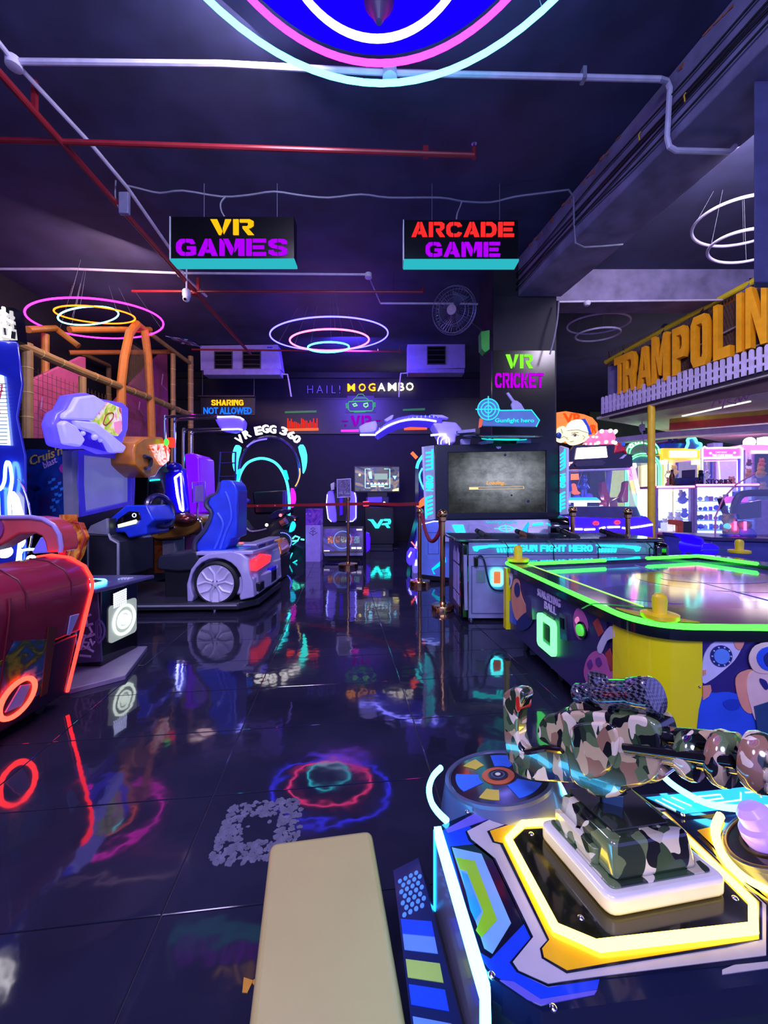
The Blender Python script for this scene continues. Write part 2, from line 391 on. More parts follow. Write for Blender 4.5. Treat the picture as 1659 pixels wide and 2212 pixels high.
struct('ceiling', MB().prism(flat(0), rect(-6.4, -2.5, 14.4, 14.3), CEIL, CEIL + 0.15), m_ceil)
struct('wall_back', MB().box((-1.3, 11.1, 2.4), (9.9, 0.2, 4.8)), m_wall)
struct('wall_left', MB().box((-6.3, 5.9, 2.4), (0.2, 16.8, 4.8)), m_wall)
struct('wall_far_right', MB().box((8.7, 14.2, 2.4), (11.4, 0.2, 4.8)), m_wall)
struct('wall_stall_green', MB().box((10.8, 14.05, 2.2), (6.6, 0.1, 4.4)), m_green)
# downstand beam, the column that carries it, the cross beam of the right bay and the dropped box
A, B = (2.03, 5.82), (3.26, -1.1); A2, B2 = (2.68, 5.82), (3.91, -1.1)
struct('trim_1', MB().prism(flat(0), [A, B, B2, A2], 4.21, CEIL), m_conc, bev=0.012)
struct('trim_2', MB().prism(flat(0), rect(1.65, 5.83, 2.62, 6.62), 0, CEIL), m_wall, bev=0.01)
struct('trim_3', MB().box((6.55, 6.3, 4.55), (7.84, 0.4, 0.5)), m_conc)
struct('trim_4', MB().prism(flat(0), [(2.725, 2.83), (3.6, 2.83), (3.69, 2.91), (2.802, 2.91)], 2.72, 4.21), M('bluish_plaster', (72, 74, 112), 0.7, vary=0.15), bev=0.01)
struct('trim_5', MB().box((-1.3, 10.97, 4.05), (9.4, 0.06, 0.05)).box((-1.3, 10.96, 4.72), (9.4, 0.08, 0.16)), m_black)
struct('trim_6', MB().box((-0.9, 10.975, 3.54), (7.6, 0.05, 0.98)), M('display_board', (30, 30, 42), 0.4, vary=0.2))
# chipped brick along the top of the beam
bf = wallfr(A, B); mb = MB()
for k in range(46):
    a = random.uniform(.3, 5.6); b = CEIL - random.uniform(0.0, .05); w = random.uniform(.03, .09); h = random.uniform(.015, .05)
    mb.prism(bf, [(a, b), (a + w, b - .005), (a + w * .8, b - h), (a + w * .2, b - h * .7)], -.01, random.uniform(.004, .012))
o = part('chipped_brick', mb, M('chipped_brick', (150, 88, 66), 0.9, vary=0.4, scale=20), bpy.data.objects['trim_1'], kind='stuff')

# ================================================================== PIPES AND CABLES UNDER THE CEILING
def P(L, z): return [G(x, y, z) for x, y in L]
t = thing('sprinkler_pipe', 'dark red sprinkler pipe running along the ceiling away from the viewer', 'pipe', (-3, 3, 4.45))
part('pipe', MB().tube([(-3.0, 1.8, 4.45), (-3.0, 5.9, 4.45), (-3.02, 8.7, 4.45)], 0.03, 10), m_red, t)
part('bracket', MB().box((-3.0, 3.3, 4.58), (.04, .03, .28)), m_red, t); part('bracket', MB().box((-3.0, 6.2, 4.58), (.04, .03, .28)), m_red, t)
part('flange', MB().cyl((-3.0, 6.1, 4.39), (-3.0, 6.1, 4.42), .05), m_red, t)
t = thing('sprinkler_branch', 'longer red sprinkler branch pipe crossing the ceiling below the large ring light', 'pipe', (-1, 3.5, 4.45))
part('pipe', MB().tube([(-4.4, 3.53, 4.45), (-3.0, 3.57, 4.45), (.87, 3.71, 4.45)], 0.024, 10).cyl((.87, 3.71, 4.42), (.87, 3.71, 4.52), .02), m_red, t)
part('hanger_rod', MB().cyl((.40, 3.70, 4.45), (.40, 3.70, CEIL), .007, 6), m_chrome, t); part('clamp', MB().box((.40, 3.70, 4.47), (.05, .05, .09)), m_red, t)
part('sprinkler_head', MB().cyl((.87, 3.71, 4.52), (.87, 3.71, 4.57), .012, 8).cyl((.87, 3.71, 4.56), (.87, 3.71, 4.57), .025, 10), m_chrome, t)
t = thing('sprinkler_branch', 'red sprinkler branch pipe crossing behind the two hanging signs', 'pipe', (-1, 6.1, 4.45))
part('pipe', MB().tube([(-4.0, 6.10, 4.45), (.62, 6.12, 4.45)], 0.02, 8).cyl((.62, 6.12, 4.43), (.62, 6.12, 4.52), .016), m_red, t)
part('hanger_rod', MB().cyl((.15, 6.12, 4.45), (.15, 6.12, CEIL), .006, 6), m_chrome, t)
t = thing('sprinkler_branch', 'farthest red sprinkler branch pipe, just in front of the air conditioners', 'pipe', (-1, 7.95, 4.45))
part('pipe', MB().tube([(-4.2, 8.4, 4.44), (.35, 8.42, 4.40)], 0.02, 8).cyl((.35, 8.42, 4.40), (.35, 8.42, 4.48), .014), m_red, t)
part('hanger_rod', MB().cyl((-.13, 8.42, 4.42), (-.13, 8.42, CEIL), .006, 6), m_chrome, t)
# white conduits
t = thing('conduit', 'white conduit running along the ceiling beside the long red pipe', 'conduit', (-2.85, 3, 4.62))
part('pipe', MB().tube(P([(-60, 20), (30, 133), (197, 312), (275, 405), (367, 537), (391, 590)], 4.62) + [(-3.05, 6.6, 4.64)], 0.02, 8), m_pipew, t)
for q in ((30, 133), (391, 590)): c = G(*q, 4.62); part('junction_box', MB().lathe(c - Vector((0, 0, .05)), [(.03, 0), (.055, .005), (.055, .07), (.03, .075)], 14), m_pipew, t)
t = thing('conduit', 'white conduit crossing under the large ring light and stepping around the concrete beam', 'conduit', (0, 3.1, 4.62))
c1 = P([(30, 133), (480, 138), (840, 157), (1425, 171)], 4.62)
part('pipe', MB().tube(c1 + [R(1440, 175, 3.27), R(1447, 192, 3.29), R(1441, 298, 3.29), R(1446, 317, 3.3), R(1460, 325, 3.31), R(1575, 328, 3.33), R(1588, 316, 3.33)], 0.022, 8), m_pipew, t)
part('junction_box', MB().lathe(G(842, 157, 4.62) - Vector((0, 0, .05)), [(.03, 0), (.06, .005), (.06, .07), (.03, .075)], 14), m_pipew, t)
part('clip', MB().box(G(1260, 163, 4.64), (.03, .06, .1)), m_grey, t)
t = thing('conduit', 'white conduit crossing behind the hanging signs with a jog to the wall fan', 'conduit', (-1, 5.6, 4.62))
part('pipe', MB().tube(P([(-40, 581), (160, 581), (390, 590), (795, 593), (822, 655), (1000, 656), (1032, 657)], 4.62), 0.017, 8), m_pipew, t)
part('junction_box', MB().lathe(G(796, 594, 4.62) - Vector((0, 0, .05)), [(.03, 0), (.055, .005), (.055, .07), (.03, .075)], 14), m_pipew, t)
t = thing('conduit', 'white conduit with a smoke detector crossing the bay behind the column', 'conduit', (4, 5.8, 4.22))
part('pipe', MB().tube([R(1207, 652, 6.05), R(1380, 650, 6.05), R(1560, 648, 6.05)], 0.014, 8), m_pipew, t)
part('detector', MB().lathe(R(1268, 652, 6.02), [(.02, .01), (.05, 0), (.055, -.03), (.035, -.06), (.01, -.065)], 14), m_pipew, t)
part('drop_cable', MB().tube(smooth([R(1207, 652, 5.7), R(1204, 690, 5.6), R(1197, 730, 5.57), R(1188, 765, 5.56)]), 0.012, 6), m_grey, t)
t = thing('ceiling_cable', 'pale cable looping along the ceiling above the hanging signs', 'cable', (-1, 4.3, 4.69))
pts = smooth(P([(270, 400), (300, 407), (345, 417), (395, 412), (480, 425), (540, 421), (592, 414), (650, 422), (710, 427), (780, 420), (840, 427), (950, 427), (1000, 435), (1060, 437), (1112, 425), (1180, 416), (1228, 410)], 4.695), 3)
pts += [R(1239, 425, 4.48), R(1240, 480, 4.50), R(1243, 525, 4.50), R(1262, 534, 4.5), R(1300, 532, 4.52), R(1345, 528, 4.55)]
part('cable', MB().tube(pts, 0.011, 6), m_grey, t)
part('sign_lead', MB().tube(smooth([R(488, 424, 4.36), R(477, 438, 4.38), R(478, 455, 4.4), R(485, 468, 4.42)]), .009, 6), m_grey, t)
part('sign_lead', MB().tube(smooth([R(998, 434, 4.36), R(994, 446, 4.38), R(988, 460, 4.4), R(986, 474, 4.42)]), .009, 6), m_grey, t)
for k, (h, dz) in enumerate(((4.44, .0), (4.49, .01), (4.39, .0), (4.57, .015), (4.32, .015))):
    L = [bf.pt(.0 + i * .55, h + dz * math.sin(i * 1.7 + k) - .02 * math.cos(i * .9 + k * 2), .018 + .004 * k) for i in range(12)]
    solo('beam_cable', MB().tube(smooth(L, 3), .009, 6), M('black_cable', (14, 14, 20), 0.5), ('third', 'second', 'fourth', 'first', 'fifth')[k] + ' thin black cable from the top along the side of the concrete beam', 'cable', L[0], group='cables along the beam')
for q in ((4.52, 2.15), (4.42, 2.6)): 
    c = bf.pt(q[1] + .1, q[0], .02); solo('cable_tie', MB().tube([c + bf.v * .05, c + bf.v * .02 + bf.n * .02, c - bf.v * .03 + bf.n * .01], .006, 6), m_yellow, ('upper' if q[0] > 4.5 else 'lower') + ' yellow cable tie on the beam cables', 'cable tie', c, group='cable ties on the beam')
t = thing('driver_box', 'clear grey driver box hanging beside the white conduit', 'box', R(268, 440, 4.3))
part('case', MB().box(R(269, 440, 4.3), (.11, .05, .24)), M('frosted_case', (120, 122, 150), .2), t, bev=.01)
part('lead', MB().tube(smooth([R(250, 390, 4.3), R(249, 425, 4.3), R(256, 448, 4.3), R(263, 452, 4.3)]), .008, 6), m_grey, t)
# cameras
def cctv(px, py, d, label, zc_=4.8):
    c = R(px, py, d); t = thing('dome_camera', label, 'camera', c)
    part('mount', MB().lathe(c, [(.045, .12), (.06, .1), (.06, .03), (.05, .0)], 16), m_white, t)
    part('drop_rod', MB().cyl(c + Vector((0, 0, .1)), (c.x, c.y, zc_), .012, 8), m_white, t)
    part('dome', MB().ball(c + Vector((0, -.01, -.02)), .05, 16), m_white, t); part('lens', MB().cyl(c + Vector((.005, -.05, -.045)), c + Vector((.005, -.064, -.055)), .02, 12), m_blackgloss, t)
cctv(403, 643, 5.8, 'white dome camera hanging where the long red pipe meets the branch behind the signs')
cctv(1387, 928, 8.6, 'white dome camera under the stall ceiling', 2.91)
t = bpy.data.objects['dome_camera.001']
part('cable', MB().tube(smooth([R(1387, 932, 8.6), R(1392, 965, 8.6), R(1400, 985, 8.6), R(1412, 1000, 8.6)]), .012, 6), m_white, t)

# ================================================================== RING LIGHTS
def ring_pts(c, Rr, tilt, roll, n=72):
    M3 = Matrix.Rotation(tilt, 3, 'X') @ Matrix.Rotation(roll, 3, 'Y')
    return [Vector(c) + M3 @ Vector((Rr * math.cos(2 * PI * k / n), Rr * math.sin(2 * PI * k / n), 0)) for k in range(n)]
def solve_ring(xl, yl, xr, yr, yt, yb, d):
    """centre, radius, tilt and roll of a hanging ring from its leftmost, rightmost, top and bottom pixels"""
    import numpy as np
    tgt = np.array([xl, xr, yt, yb, yr - yl], float)
    p = np.array([(xl + xr) / 2, (yt + yb) / 2, (xr - xl) / 2 * d / FPX, .12, 0.0])
    def fn(p):
        q = [(CX + FPX * v.x / v.y, CY - FPX * (v.z - EYE) / v.y) for v in ring_pts(R(p[0], p[1], d), p[2], p[3], p[4], 64)]
        l = min(q); r = max(q); ys = [k[1] for k in q]
        return np.array([l[0], r[0], min(ys), max(ys), r[1] - l[1]])
    for _ in range(25):
        f0 = fn(p); J = np.zeros((5, 5))
        for k, e in enumerate((1, 1, .01, .01, .01)):
            q = p.copy(); q[k] += e; J[:, k] = (fn(q) - f0) / e
        p = p + .7 * np.clip(np.linalg.lstsq(J, tgt - f0, rcond=1e-3)[0], -np.array([20, 20, .1, .1, .1]), np.array([20, 20, .1, .1, .1]))
    return R(p[0], p[1], d), float(p[2]), float(p[3]), float(p[4])
def ring_light(label, rings, loc, group=None, wires=True):
    t = thing('ring_light', label, 'ring light', loc, group)
    for (c, Rr, tilt, roll, r, mat, lab) in rings:
        pts = ring_pts(c, Rr, tilt, roll)
        o = part('light_ring', MB().tube(pts, r, 8, True), mat, t, lab)
        if wires:
            for k in (9, 33, 57): part('suspension_wire', MB().cyl(pts[k], (pts[k].x * .6 + loc[0] * .4, pts[k].y * .6 + loc[1] * .4, CEIL), .002, 4), m_grey, o)
    return t
ring_light('largest ring light, cyan, magenta and white rings around a blue disc', [
    ((-.02, 1.516, 4.45), 1.556, 0, 0, .021, E('ring_cyan', (.5, 5.5, 9)), 'cyan outer ring'), ((-.03, 1.64, 4.2), 1.073, 0, 0, .019, E('ring_magenta', (10, .12, 6)), 'magenta middle ring'),
    ((-.04, 1.81, 3.9), .511, 0, 0, .019, E('ring_white', (3, 3, 14)), 'white inner ring')], (-.02, 1.5, 4.6))
t = bpy.data.objects['ring_light']
part('blue_glow_disc', MB().lathe((-.03, 1.64, 4.21), [(1.03, 0), (1.05, .02), (1.05, .05)], 64), E('blue_glow', (.006, .0, .75)), t, 'blue lit disc')  # added disc, imitates the inner ring's blue light on the ceiling
part('canopy', MB().lathe((-.03, 2.32, 4.12), [(.02, -.12), (.05, -.06), (.09, 0), (.09, .16)], 20), m_dark, t)
def R5(xl, yl, xr, yr, yt, yb, d, r, mat, lab): return (*solve_ring(xl, yl, xr, yr, yt, yb, d), r, mat, lab)
ring_light('hanging ring light with blue, pink and cyan rings in the middle of the hall', [
    R5(583, 720, 838, 718, 684, 757, 7.15, .013, E('ring_blue', (.5, .42, 16)), 'blue outer ring'), R5(626, 736, 797, 733, 711, 757, 7.15, .015, E('ring_pink', (12, .5, 2.6)), 'pink middle ring'),
    R5(665, 750, 754, 749, 739, 761, 7.15, .015, e_cyan, 'cyan inner ring')], R(710, 720, 7.15))
ring_light('tilted ring light with magenta, orange and cyan rings above the soft play frame', [
    R5(53, 670, 353, 697, 643, 731, 6.4, .014, E('ring_fuchsia', (7, .1, 5)), 'magenta outer ring'), R5(116, 676, 292, 694, 660, 699, 6.4, .012, e_orange, 'orange middle ring'),
    R5(125, 684, 256, 674, 662, 702, 6.4, .012, E('ring_aqua', (1.0, 6, 8)), 'pale cyan inner ring')], R(203, 687, 6.4))
m_unlit = M('unlit_white_ring', (205, 200, 225), .4)
ring_light('switched off pair of white rings beyond the concrete column', [R5(1225, 709, 1363, 689, 676, 721, 7.2, .017, m_unlit, None), R5(1243, 730, 1341, 715, 707, 737, 7.2, .017, m_unlit, None)], R(1293, 700, 6.9))
ring_light('switched off pair of white rings cut off by the dropped box at the right', [R5(1494, 508, 1730, 450, 418, 532, 4.5, .017, m_unlit, None), R5(1528, 550, 1702, 520, 493, 568, 4.5, .017, m_unlit, None)], R(1600, 490, 4.5))

# ================================================================== HANGING SIGNS, FAN, AIR CONDITIONERS
m_signblk = M('sign_black', (8, 8, 12), 0.25)
m_tealed = E('sign_edge_teal', (.02, .36, .42)); 
def hang_sign(label, d, quad, rows):
    f = face(d); q = f.pxs(quad); x0 = (q[0][0] + q[3][0]) / 2; x1 = (q[1][0] + q[2][0]) / 2; y1 = (q[0][1] + q[1][1]) / 2; y0 = (q[2][1] + q[3][1]) / 2
    t = thing('hanging_sign', label, 'sign', f.pt((x0 + x1) / 2, y1, 0))
    part('sign_box', MB().prism(f, rect(x0, y0 + .012, x1, y1), -.14, 0), m_signblk, t, bev=.004)
    part('edge_glow', MB().prism(f, rect(x0 - .004, y0 - .012, x1 + .004, y0 + .012), -.15, .012), m_tealed, t, 'teal lit lower edge')
    part('edge_glow', MB().prism(f, rect(x0 - .012, y0, x0 - .002, y1), -.15, .008), M('sign_edge_silver', (180, 190, 200), .3), t, 'pale side edge')
    for txt, a0, b0, a1, b1, mat, sl in rows:
        p0 = f.px(a0, b1); p1 = f.px(a1, b0)
        part('lettering', MB().glyphs(f, txt, (p0[0], p0[1], p1[0], p1[1]), .0, .012, ST, .1, STW), mat, t)
    for a in (x0 + .25 * (x1 - x0), x0 + .85 * (x1 - x0)): part('hanger_wire', MB().cyl(f.pt(a, y1, -.06), f.pt(a, CEIL, -.06), .003, 5), m_grey, t)
    return t
hang_sign('black hanging sign reading VR GAMES', 4.4, [(368, 465), (635, 471), (636, 565), (370, 559)], [('VR', 455, 475, 549, 508, E('sign_yellow', (.95, .44, .005)), 0), ('GAMES', 381, 517, 622, 553, E('sign_violet', (.34, .0, .8)), 0)])
hang_sign('black hanging sign reading ARCADE GAME', 4.4, [(872, 472), (1119, 478), (1120, 564), (874, 562)], [('ARCADE', 889, 481, 1110, 512, E('sign_red', (1.3, .02, .02)), 0), ('GAME', 919, 524, 1080, 555, E('sign_violet', (.34, .0, .8)), 0)])
f = face(5.77); t = thing('column_sign', 'black column board reading VR CRICKET in green and purple', 'sign', f.pt(2.05, 3.4, 0))
part('board', MB().prism(f, f.pxs([(1063, 757), (1199, 757), (1199, 990), (1063, 990)]), -.05, 0), m_signblk, t, bev=.003)
p0 = f.px(1092, 796); p1 = f.px(1151, 766); part('lettering', MB().glyphs(f, 'VR', (*p0, *p1), 0, .012, ST, .1, STW), E('sign_lime', (.2, .85, .03)), t)
p0 = f.px(1069, 838); p1 = f.px(1174, 806)
mb = MB(); mb.glyphs(f, 'CRICKET', (*p0, *p1), 0, .012, ST, .12, STW); part('lettering', mb, E('sign_purple', (.42, .0, .62)), t)
# wall fan on the column
c = R(980, 671, 5.9); t = thing('wall_fan', 'round wall fan with a wire cage on an arm beside the column', 'fan', c)
ax = Vector((-.45, -.86, -.28)).normalized(); X = ax.orthogonal().normalized(); X = Vector((ax.y, -ax.x, 0)).normalized(); Y = ax.cross(X)
cage = MB(); Rf = .345
def fp(r, a, h): return c + X * (r * math.cos(a)) + Y * (r * math.sin(a)) + ax * h
for h, r in ((0, Rf), (.07, Rf * .93), (-.07, Rf * .9), (.1, Rf * .6), (-.1, Rf * .6)): cage.tube([fp(r, 2 * PI * k / 40, h) for k in range(40)], .0045, 5, True)
for k in range(40):
    a = 2 * PI * k / 40; cage.tube([fp(.05, a, .12), fp(Rf * .6, a, .1), fp(Rf * .93, a, .07), fp(Rf, a, 0), fp(Rf * .9, a, -.07), fp(.08, a, -.11)], .0018, 3)
part('cage', cage, M('fan_wire', (150, 145, 180), .3, .6), t)
part('hub_badge', MB().lathe(c + ax * .11, [(.075, 0), (.07, .015), (.03, .02)], 20, ax), M('fan_badge', (215, 190, 205), .3), t, 'pale hub badge')
for k in range(3):
    a = 2 * PI * k / 3; b = MB(); n = 6; vs = []
    for i in range(n + 1):
        r = .05 + (Rf * .82 - .05) * i / n; s = .25 + .3 * i / n
        vs += [fp(r, a - s, -.03), fp(r, a + s, .03)]
    b.add(vs, [(2 * i, 2 * i + 1, 2 * i + 3, 2 * i + 2) for i in range(n)]); part('blade', b, M('fan_blade', (70, 70, 100), .3), t)
part('motor', MB().cyl(c - ax * .1, c - ax * .26, .07), m_dark, t)
e = Vector((1.66, 5.9, 3.62)); part('arm', MB().tube([c - ax * .22, c - ax * .3 + Vector((.1, 0, -.05)), e], .018, 8), m_dark, t)
o = part('control_box', MB().prism(face(5.85), face(5.85).pxs([(1035, 722), (1054, 719), (1054, 760), (1044, 767), (1036, 758)]), -.06, .1), M('green_box', (60, 170, 60), .4), t, 'green wall box', bev=.008)
# ceiling air conditioners
def aircon(label, d, quad, holes, badge, nick):
    f = face(d); t = thing('air_conditioner', label, 'air conditioner', f.pt(*f.px(*quad[3])))
    q = f.pxs(quad); part('case', MB().prism(f, q, -.3, 0), M('aircon_white', (150, 140, 205), .4, vary=.08), t, bev=.012)
    for h in holes:
        p0 = f.px(h[0], h[3]); p1 = f.px(h[2], h[1])
        v = part('air_outlet', MB().ring(f, rect(p0[0] - .02, p0[1] - .02, p1[0] + .02, p1[1] + .02), rect(*p0, *p1), 0, .02), M('outlet_frame', (60, 55, 75), .5), t)
        part('duct_mouth', MB().prism(f, rect(*p0, *p1), 0, .004), m_blackgloss, v)
        for k in range(3): zz = p0[1] + (p1[1] - p0[1]) * (k + .7) / 3.4; part('louvre', MB().prism(f, rect(p0[0], zz, p1[0], zz + .018), .004, .016), m_dark, v)
    b0 = f.px(*nick[0]); b1 = f.px(*nick[1]); part('drip_tray', MB().prism(f, rect(b0[0], b1[1], b1[0], b0[1]), -.28, .02), M('aircon_tray', (140, 130, 195), .35), t, bev=.01)
    p = f.px(*badge); part('badge', MB().prism(f, rect(p[0], p[1], p[0] + .13, p[1] + .03), 0, .004), m_blue, t, 'small blue badge')
    for k in (0.08, 0.92): a = q[0][0] + (q[1][0] - q[0][0]) * k; part('hanger_rod', MB().cyl(f.pt(a, q[0][1] - .05, -.2), f.pt(a, CEIL, -.2), .008, 6), m_chrome, t)
    return t
t = aircon('wide ceiling air conditioner with two square outlets, left of the middle ring light', 9.0, [(432, 746), (600, 744), (608, 798), (433, 800)], [(465, 761, 501, 796), (526, 761, 562, 795)], (577, 752), [(440, 797), (605, 810)])
part('drain_pipe', MB().tube([R(608, 808, 8.95), R(621, 809, 8.95), R(624, 825, 8.95), R(629, 857, 8.95)], .018, 8), m_pipew, t)
t = aircon('smaller ceiling air conditioner with one square outlet, below the wall fan', 9.0, [(880, 738), (1005, 733), (1005, 795), (880, 798)], [(924, 750, 961, 786)], (987, 743), [(881, 797), (1003, 806)])
part('drain_pipe', MB().tube([R(880, 806, 8.95), R(866, 807, 8.95), R(864, 825, 8.95), R(862, 858, 8.95)], .018, 8), m_pipew, t)
# flag under the ceiling at the left
f = Fr(R(398, 738, 5.6), (1, 0, -.16), (.3, 1, .1)); t = thing('ceiling_flag', 'small union flag hung flat under the ceiling by the soft play frame', 'flag', f.o)
w2, h2 = .16, .2
part('cloth', MB().prism(f, rect(-w2, -h2, w2, h2), 0, .003), M('flag_navy', (30, 28, 110), .7), t)
wh = M('flag_white', (200, 195, 225), .7); rd = M('flag_red', (150, 24, 50), .7)
part('white_bars', MB().prism(f, rect(-w2, -.045, w2, .045), -.003, .0).prism(f, rect(-.045, -h2, .045, h2), -.003, 0).prism(f, [(-w2, -h2), (-w2 + .05, -h2), (w2, h2), (w2 - .05, h2)], -.003, 0).prism(f, [(w2, -h2), (w2 - .05, -h2), (-w2, h2), (-w2 + .05, h2)], -.003, 0), wh, t)
part('red_bars', MB().prism(f, rect(-w2, -.025, w2, .025), -.006, -.003).prism(f, rect(-.025, -h2, .025, h2), -.006, -.003), rd, t)
# plastic with emission added: backlit parts, and plain parts with light painted in
def LIT(name, rgb, em, rough=0.35):
    if name in MATS: return MATS[name]
    m = M(name, rgb, rough); b = m.node_tree.nodes['Principled BSDF']; mx = max(em)
    b.inputs['Emission Color'].default_value = (*[v / mx for v in em], 1); b.inputs['Emission Strength'].default_value = mx
    return m
def art(name, cols, scale=5.0, seed=0.0, rough=0.35, em=0.0, stretch=(1, 1, 1)):
    """printed picture of flowing colour patches"""
    if name in MATS: return MATS[name]
    m = bpy.data.materials.new(name); m.use_nodes = True; nt = m.node_tree; b = nt.nodes['Principled BSDF']; L = nt.links.new
    tc = nt.nodes.new('ShaderNodeTexCoord'); mp = nt.nodes.new('ShaderNodeMapping'); mp.inputs['Location'].default_value = (seed, seed * .7, seed * 1.3)
    mp.inputs['Scale'].default_value = stretch
    n = nt.nodes.new('ShaderNodeTexNoise'); n.inputs['Scale'].default_value = scale; n.inputs['Detail'].default_value = 3; n.inputs['Distortion'].default_value = 1.2
    r = nt.nodes.new('ShaderNodeValToRGB'); r.color_ramp.interpolation = 'LINEAR'
    els = r.color_ramp.elements
    while len(els) < len(cols): els.new(0.5)
    for i, c in enumerate(cols):
        els[i].position = 0.28 + 0.44 * i / max(1, len(cols) - 1); els[i].color = (*lin(*c), 1)
    L(tc.outputs['Object'], mp.inputs['Vector']); L(mp.outputs[0], n.inputs['Vector']); L(n.outputs['Fac'], r.inputs['Fac']); L(r.outputs['Color'], b.inputs['Base Color'])
    b.inputs['Roughness'].default_value = rough
    if em: L(r.outputs['Color'], b.inputs['Emission Color']); b.inputs['Emission Strength'].default_value = em
    MATS[name] = m; return m
YF = lambda x: Fr((x, 0, 0), (0, 1, 0), (0, 0, 1))          # plane that faces +x, local = (y, z)

# ================================================================== SOFT PLAY FRAME
def onx(px, py, X): return R(px, py, X * FPX / (px - CX))
t = thing('soft_play_frame', 'tall soft play frame of amber padded tubes and plum panels along the left wall', 'play frame', (-4.6, 6.5, 0))
m_pad = M('amber_padding', (150, 118, 62), .55, vary=.15); m_pad2 = M('orange_padding', (188, 120, 40), .5, vary=.12)
def pole(pts, r=.055, mat=None, rings=True, name='padded_tube'):
    o = part(name, MB().tube(pts, r, 10), mat or m_pad, t)
    if rings:
        mb = MB()
        for a, b in zip(pts, pts[1:]):
            a, b = Vector(a), Vector(b); n = int((b - a).length / .34)
            for k in range(1, n + 1): c = a.lerp(b, k / (n + 1)); ax = (b - a).normalized(); mb.cyl(c - ax * .006, c + ax * .006, r + .004, 10)
        if mb.V: part('tie', mb, M('pale_tie', (190, 170, 90), .5), o, kind='stuff')
X = -4.5
pole([onx(36, 742, X), onx(170, 800, X), onx(262, 836, X), onx(330, 862, X), onx(414, 898, X)], .06)
g = lambda px, X=-4.5: X * FPX / (px - CX)
def post(px, top, X=-4.5, r=.055, mat=None, z0=0): 
    a = onx(px, top, X); pole([a, (a.x, a.y, z0)], r, mat)
post(60, 742); post(178, 815, r=.05); post(412, 770, r=.06); post(374, 765, r=.05, X=-4.5)
post(98, 722, X=-5.6, r=.055, mat=m_pad2); post(235, 790, X=-6.05, r=.05)
pole([onx(262, 1000, X), onx(262, 830, X), onx(268, 775, X), onx(280, 720, X), onx(296, 700, X), onx(312, 712, X), onx(320, 770, X), onx(326, 880, X), onx(330, 1010, X)], .07, m_pad2, False, 'arch_tube')
pole([onx(60, 712, -5.3), onx(120, 709, -5.6), onx(170, 748, -5.3)], .05, m_pad2, False)
pole([onx(150, 712, -4.9), onx(325, 712, -4.6)], .05, m_pad2, False); pole([onx(150, 762, -5.8), onx(372, 760, -4.6)], .045, m_pad2, False)
pole([onx(326, 722, -4.5), onx(415, 788, -4.5)], .045, m_pad, False); pole([onx(180, 765, -5.9), onx(236, 790, -6.0)], .04, m_pad, False)
def panel(quad, X, name='padded_panel', lab=None): 
    f = YF(X); part(name, MB().prism(f, f.pxs(quad), -.06, 0), m_plum, t, lab, bev=.015)
panel([(68, 820), (175, 770), (186, 772), (188, 1010), (68, 1010)], -5.2)
panel([(236, 880), (318, 790), (345, 765), (362, 765), (366, 1000), (236, 1000)], -5.3)
panel([(268, 850), (310, 885), (310, 1000), (268, 1000)], -5.15)
for L in ([(92, 857), (88, 884), (106, 895)], [(352, 808), (349, 831), (360, 842)], [(302, 868), (300, 885), (311, 897)]):
    part('chevron_mark', MB().tube([onx(x, y, -5.13 if x < 200 else -5.1) for x, y in L], .012, 6), M('pale_mark', (190, 130, 170), .5), t)
net = MB()
f = YF(-4.5); P0 = [f.px(*q) for q in ((272, 722), (318, 722), (324, 860), (264, 830))]
ya, yb = P0[0][0], P0[1][0]; 
for k in range(26):
    a = ya + (yb - ya) * k / 25; net.tube([f.pt(a, P0[0][1] - .1, 0), f.pt(a, P0[3][1] + .05, 0)], .0025, 3)
for k in range(30):
    z = P0[0][1] - .05 - (P0[0][1] - P0[3][1]) * k / 30; net.tube([f.pt(ya, z, 0), f.pt(yb, z, 0)], .0025, 3)
part('safety_net', net, M('net_cord', (110, 90, 60), .7), t, kind='stuff')
net = MB(); ya, yb = f.px(64, 800)[0], f.px(370, 800)[0]
for k in range(44):
    a = ya + (yb - ya) * k / 43; net.tube([f.pt(a, .9, -.3), f.pt(a, 2.95, -.3)], .003, 3)
for k in range(22): net.tube([f.pt(ya, .9 + k * .095, -.3), f.pt(yb, .9 + k * .095, -.3)], .003, 3)
part('safety_net', net, M('net_cord', (110, 90, 60), .7), t, kind='stuff')

# ================================================================== RED CABINET, LOWER LEFT
c0 = R(147, 1497, 2.1)
t = thing('red_cabinet', 'rounded red arcade cabinet with a glowing red edge strip and ring light', 'arcade cabinet', (-1.95, 1.7, 0))
f = face(2.1); S = [(-1.735, .055), (-1.6, .62), (-1.605, .69), (-1.64, .75), (-1.72, .795), (-1.82, .81), (-1.95, .785), (-2.35, .70), (-2.42, .055)]
part('hood', MB().prism(f, [(-1.655, .40), (-1.6, .62), (-1.605, .69), (-1.64, .75), (-1.72, .795), (-1.82, .81), (-1.95, .785), (-2.35, .70), (-2.38, .40)], 0, .95), M('crimson_hood', (128, 26, 48), .3, coat=.4, vary=.08), t, bev=.012, ang=50)
part('body', MB().prism(f, [(-1.735, .055), (-1.66, .39), (-2.38, .39), (-2.42, .055)], .012, .94), M('cabinet_dark', (34, 20, 44), .28, coat=.3), t, bev=.01)
part('edge_light', MB().tube([(x + .004, 2.1, z) for x, z in [(-1.735, .065), (-1.6, .62)]] + [(x + .004, 2.1, z) for x, z in [(-1.597, .66), (-1.605, .69), (-1.64, .752), (-1.72, .797), (-1.82, .812), (-1.9, .80)]], .0085, 8), e_red, t, 'red glowing edge strip')
sd = Fr((-1.735, 0, .055), (0, 1, 0), (.135, 0, .565))
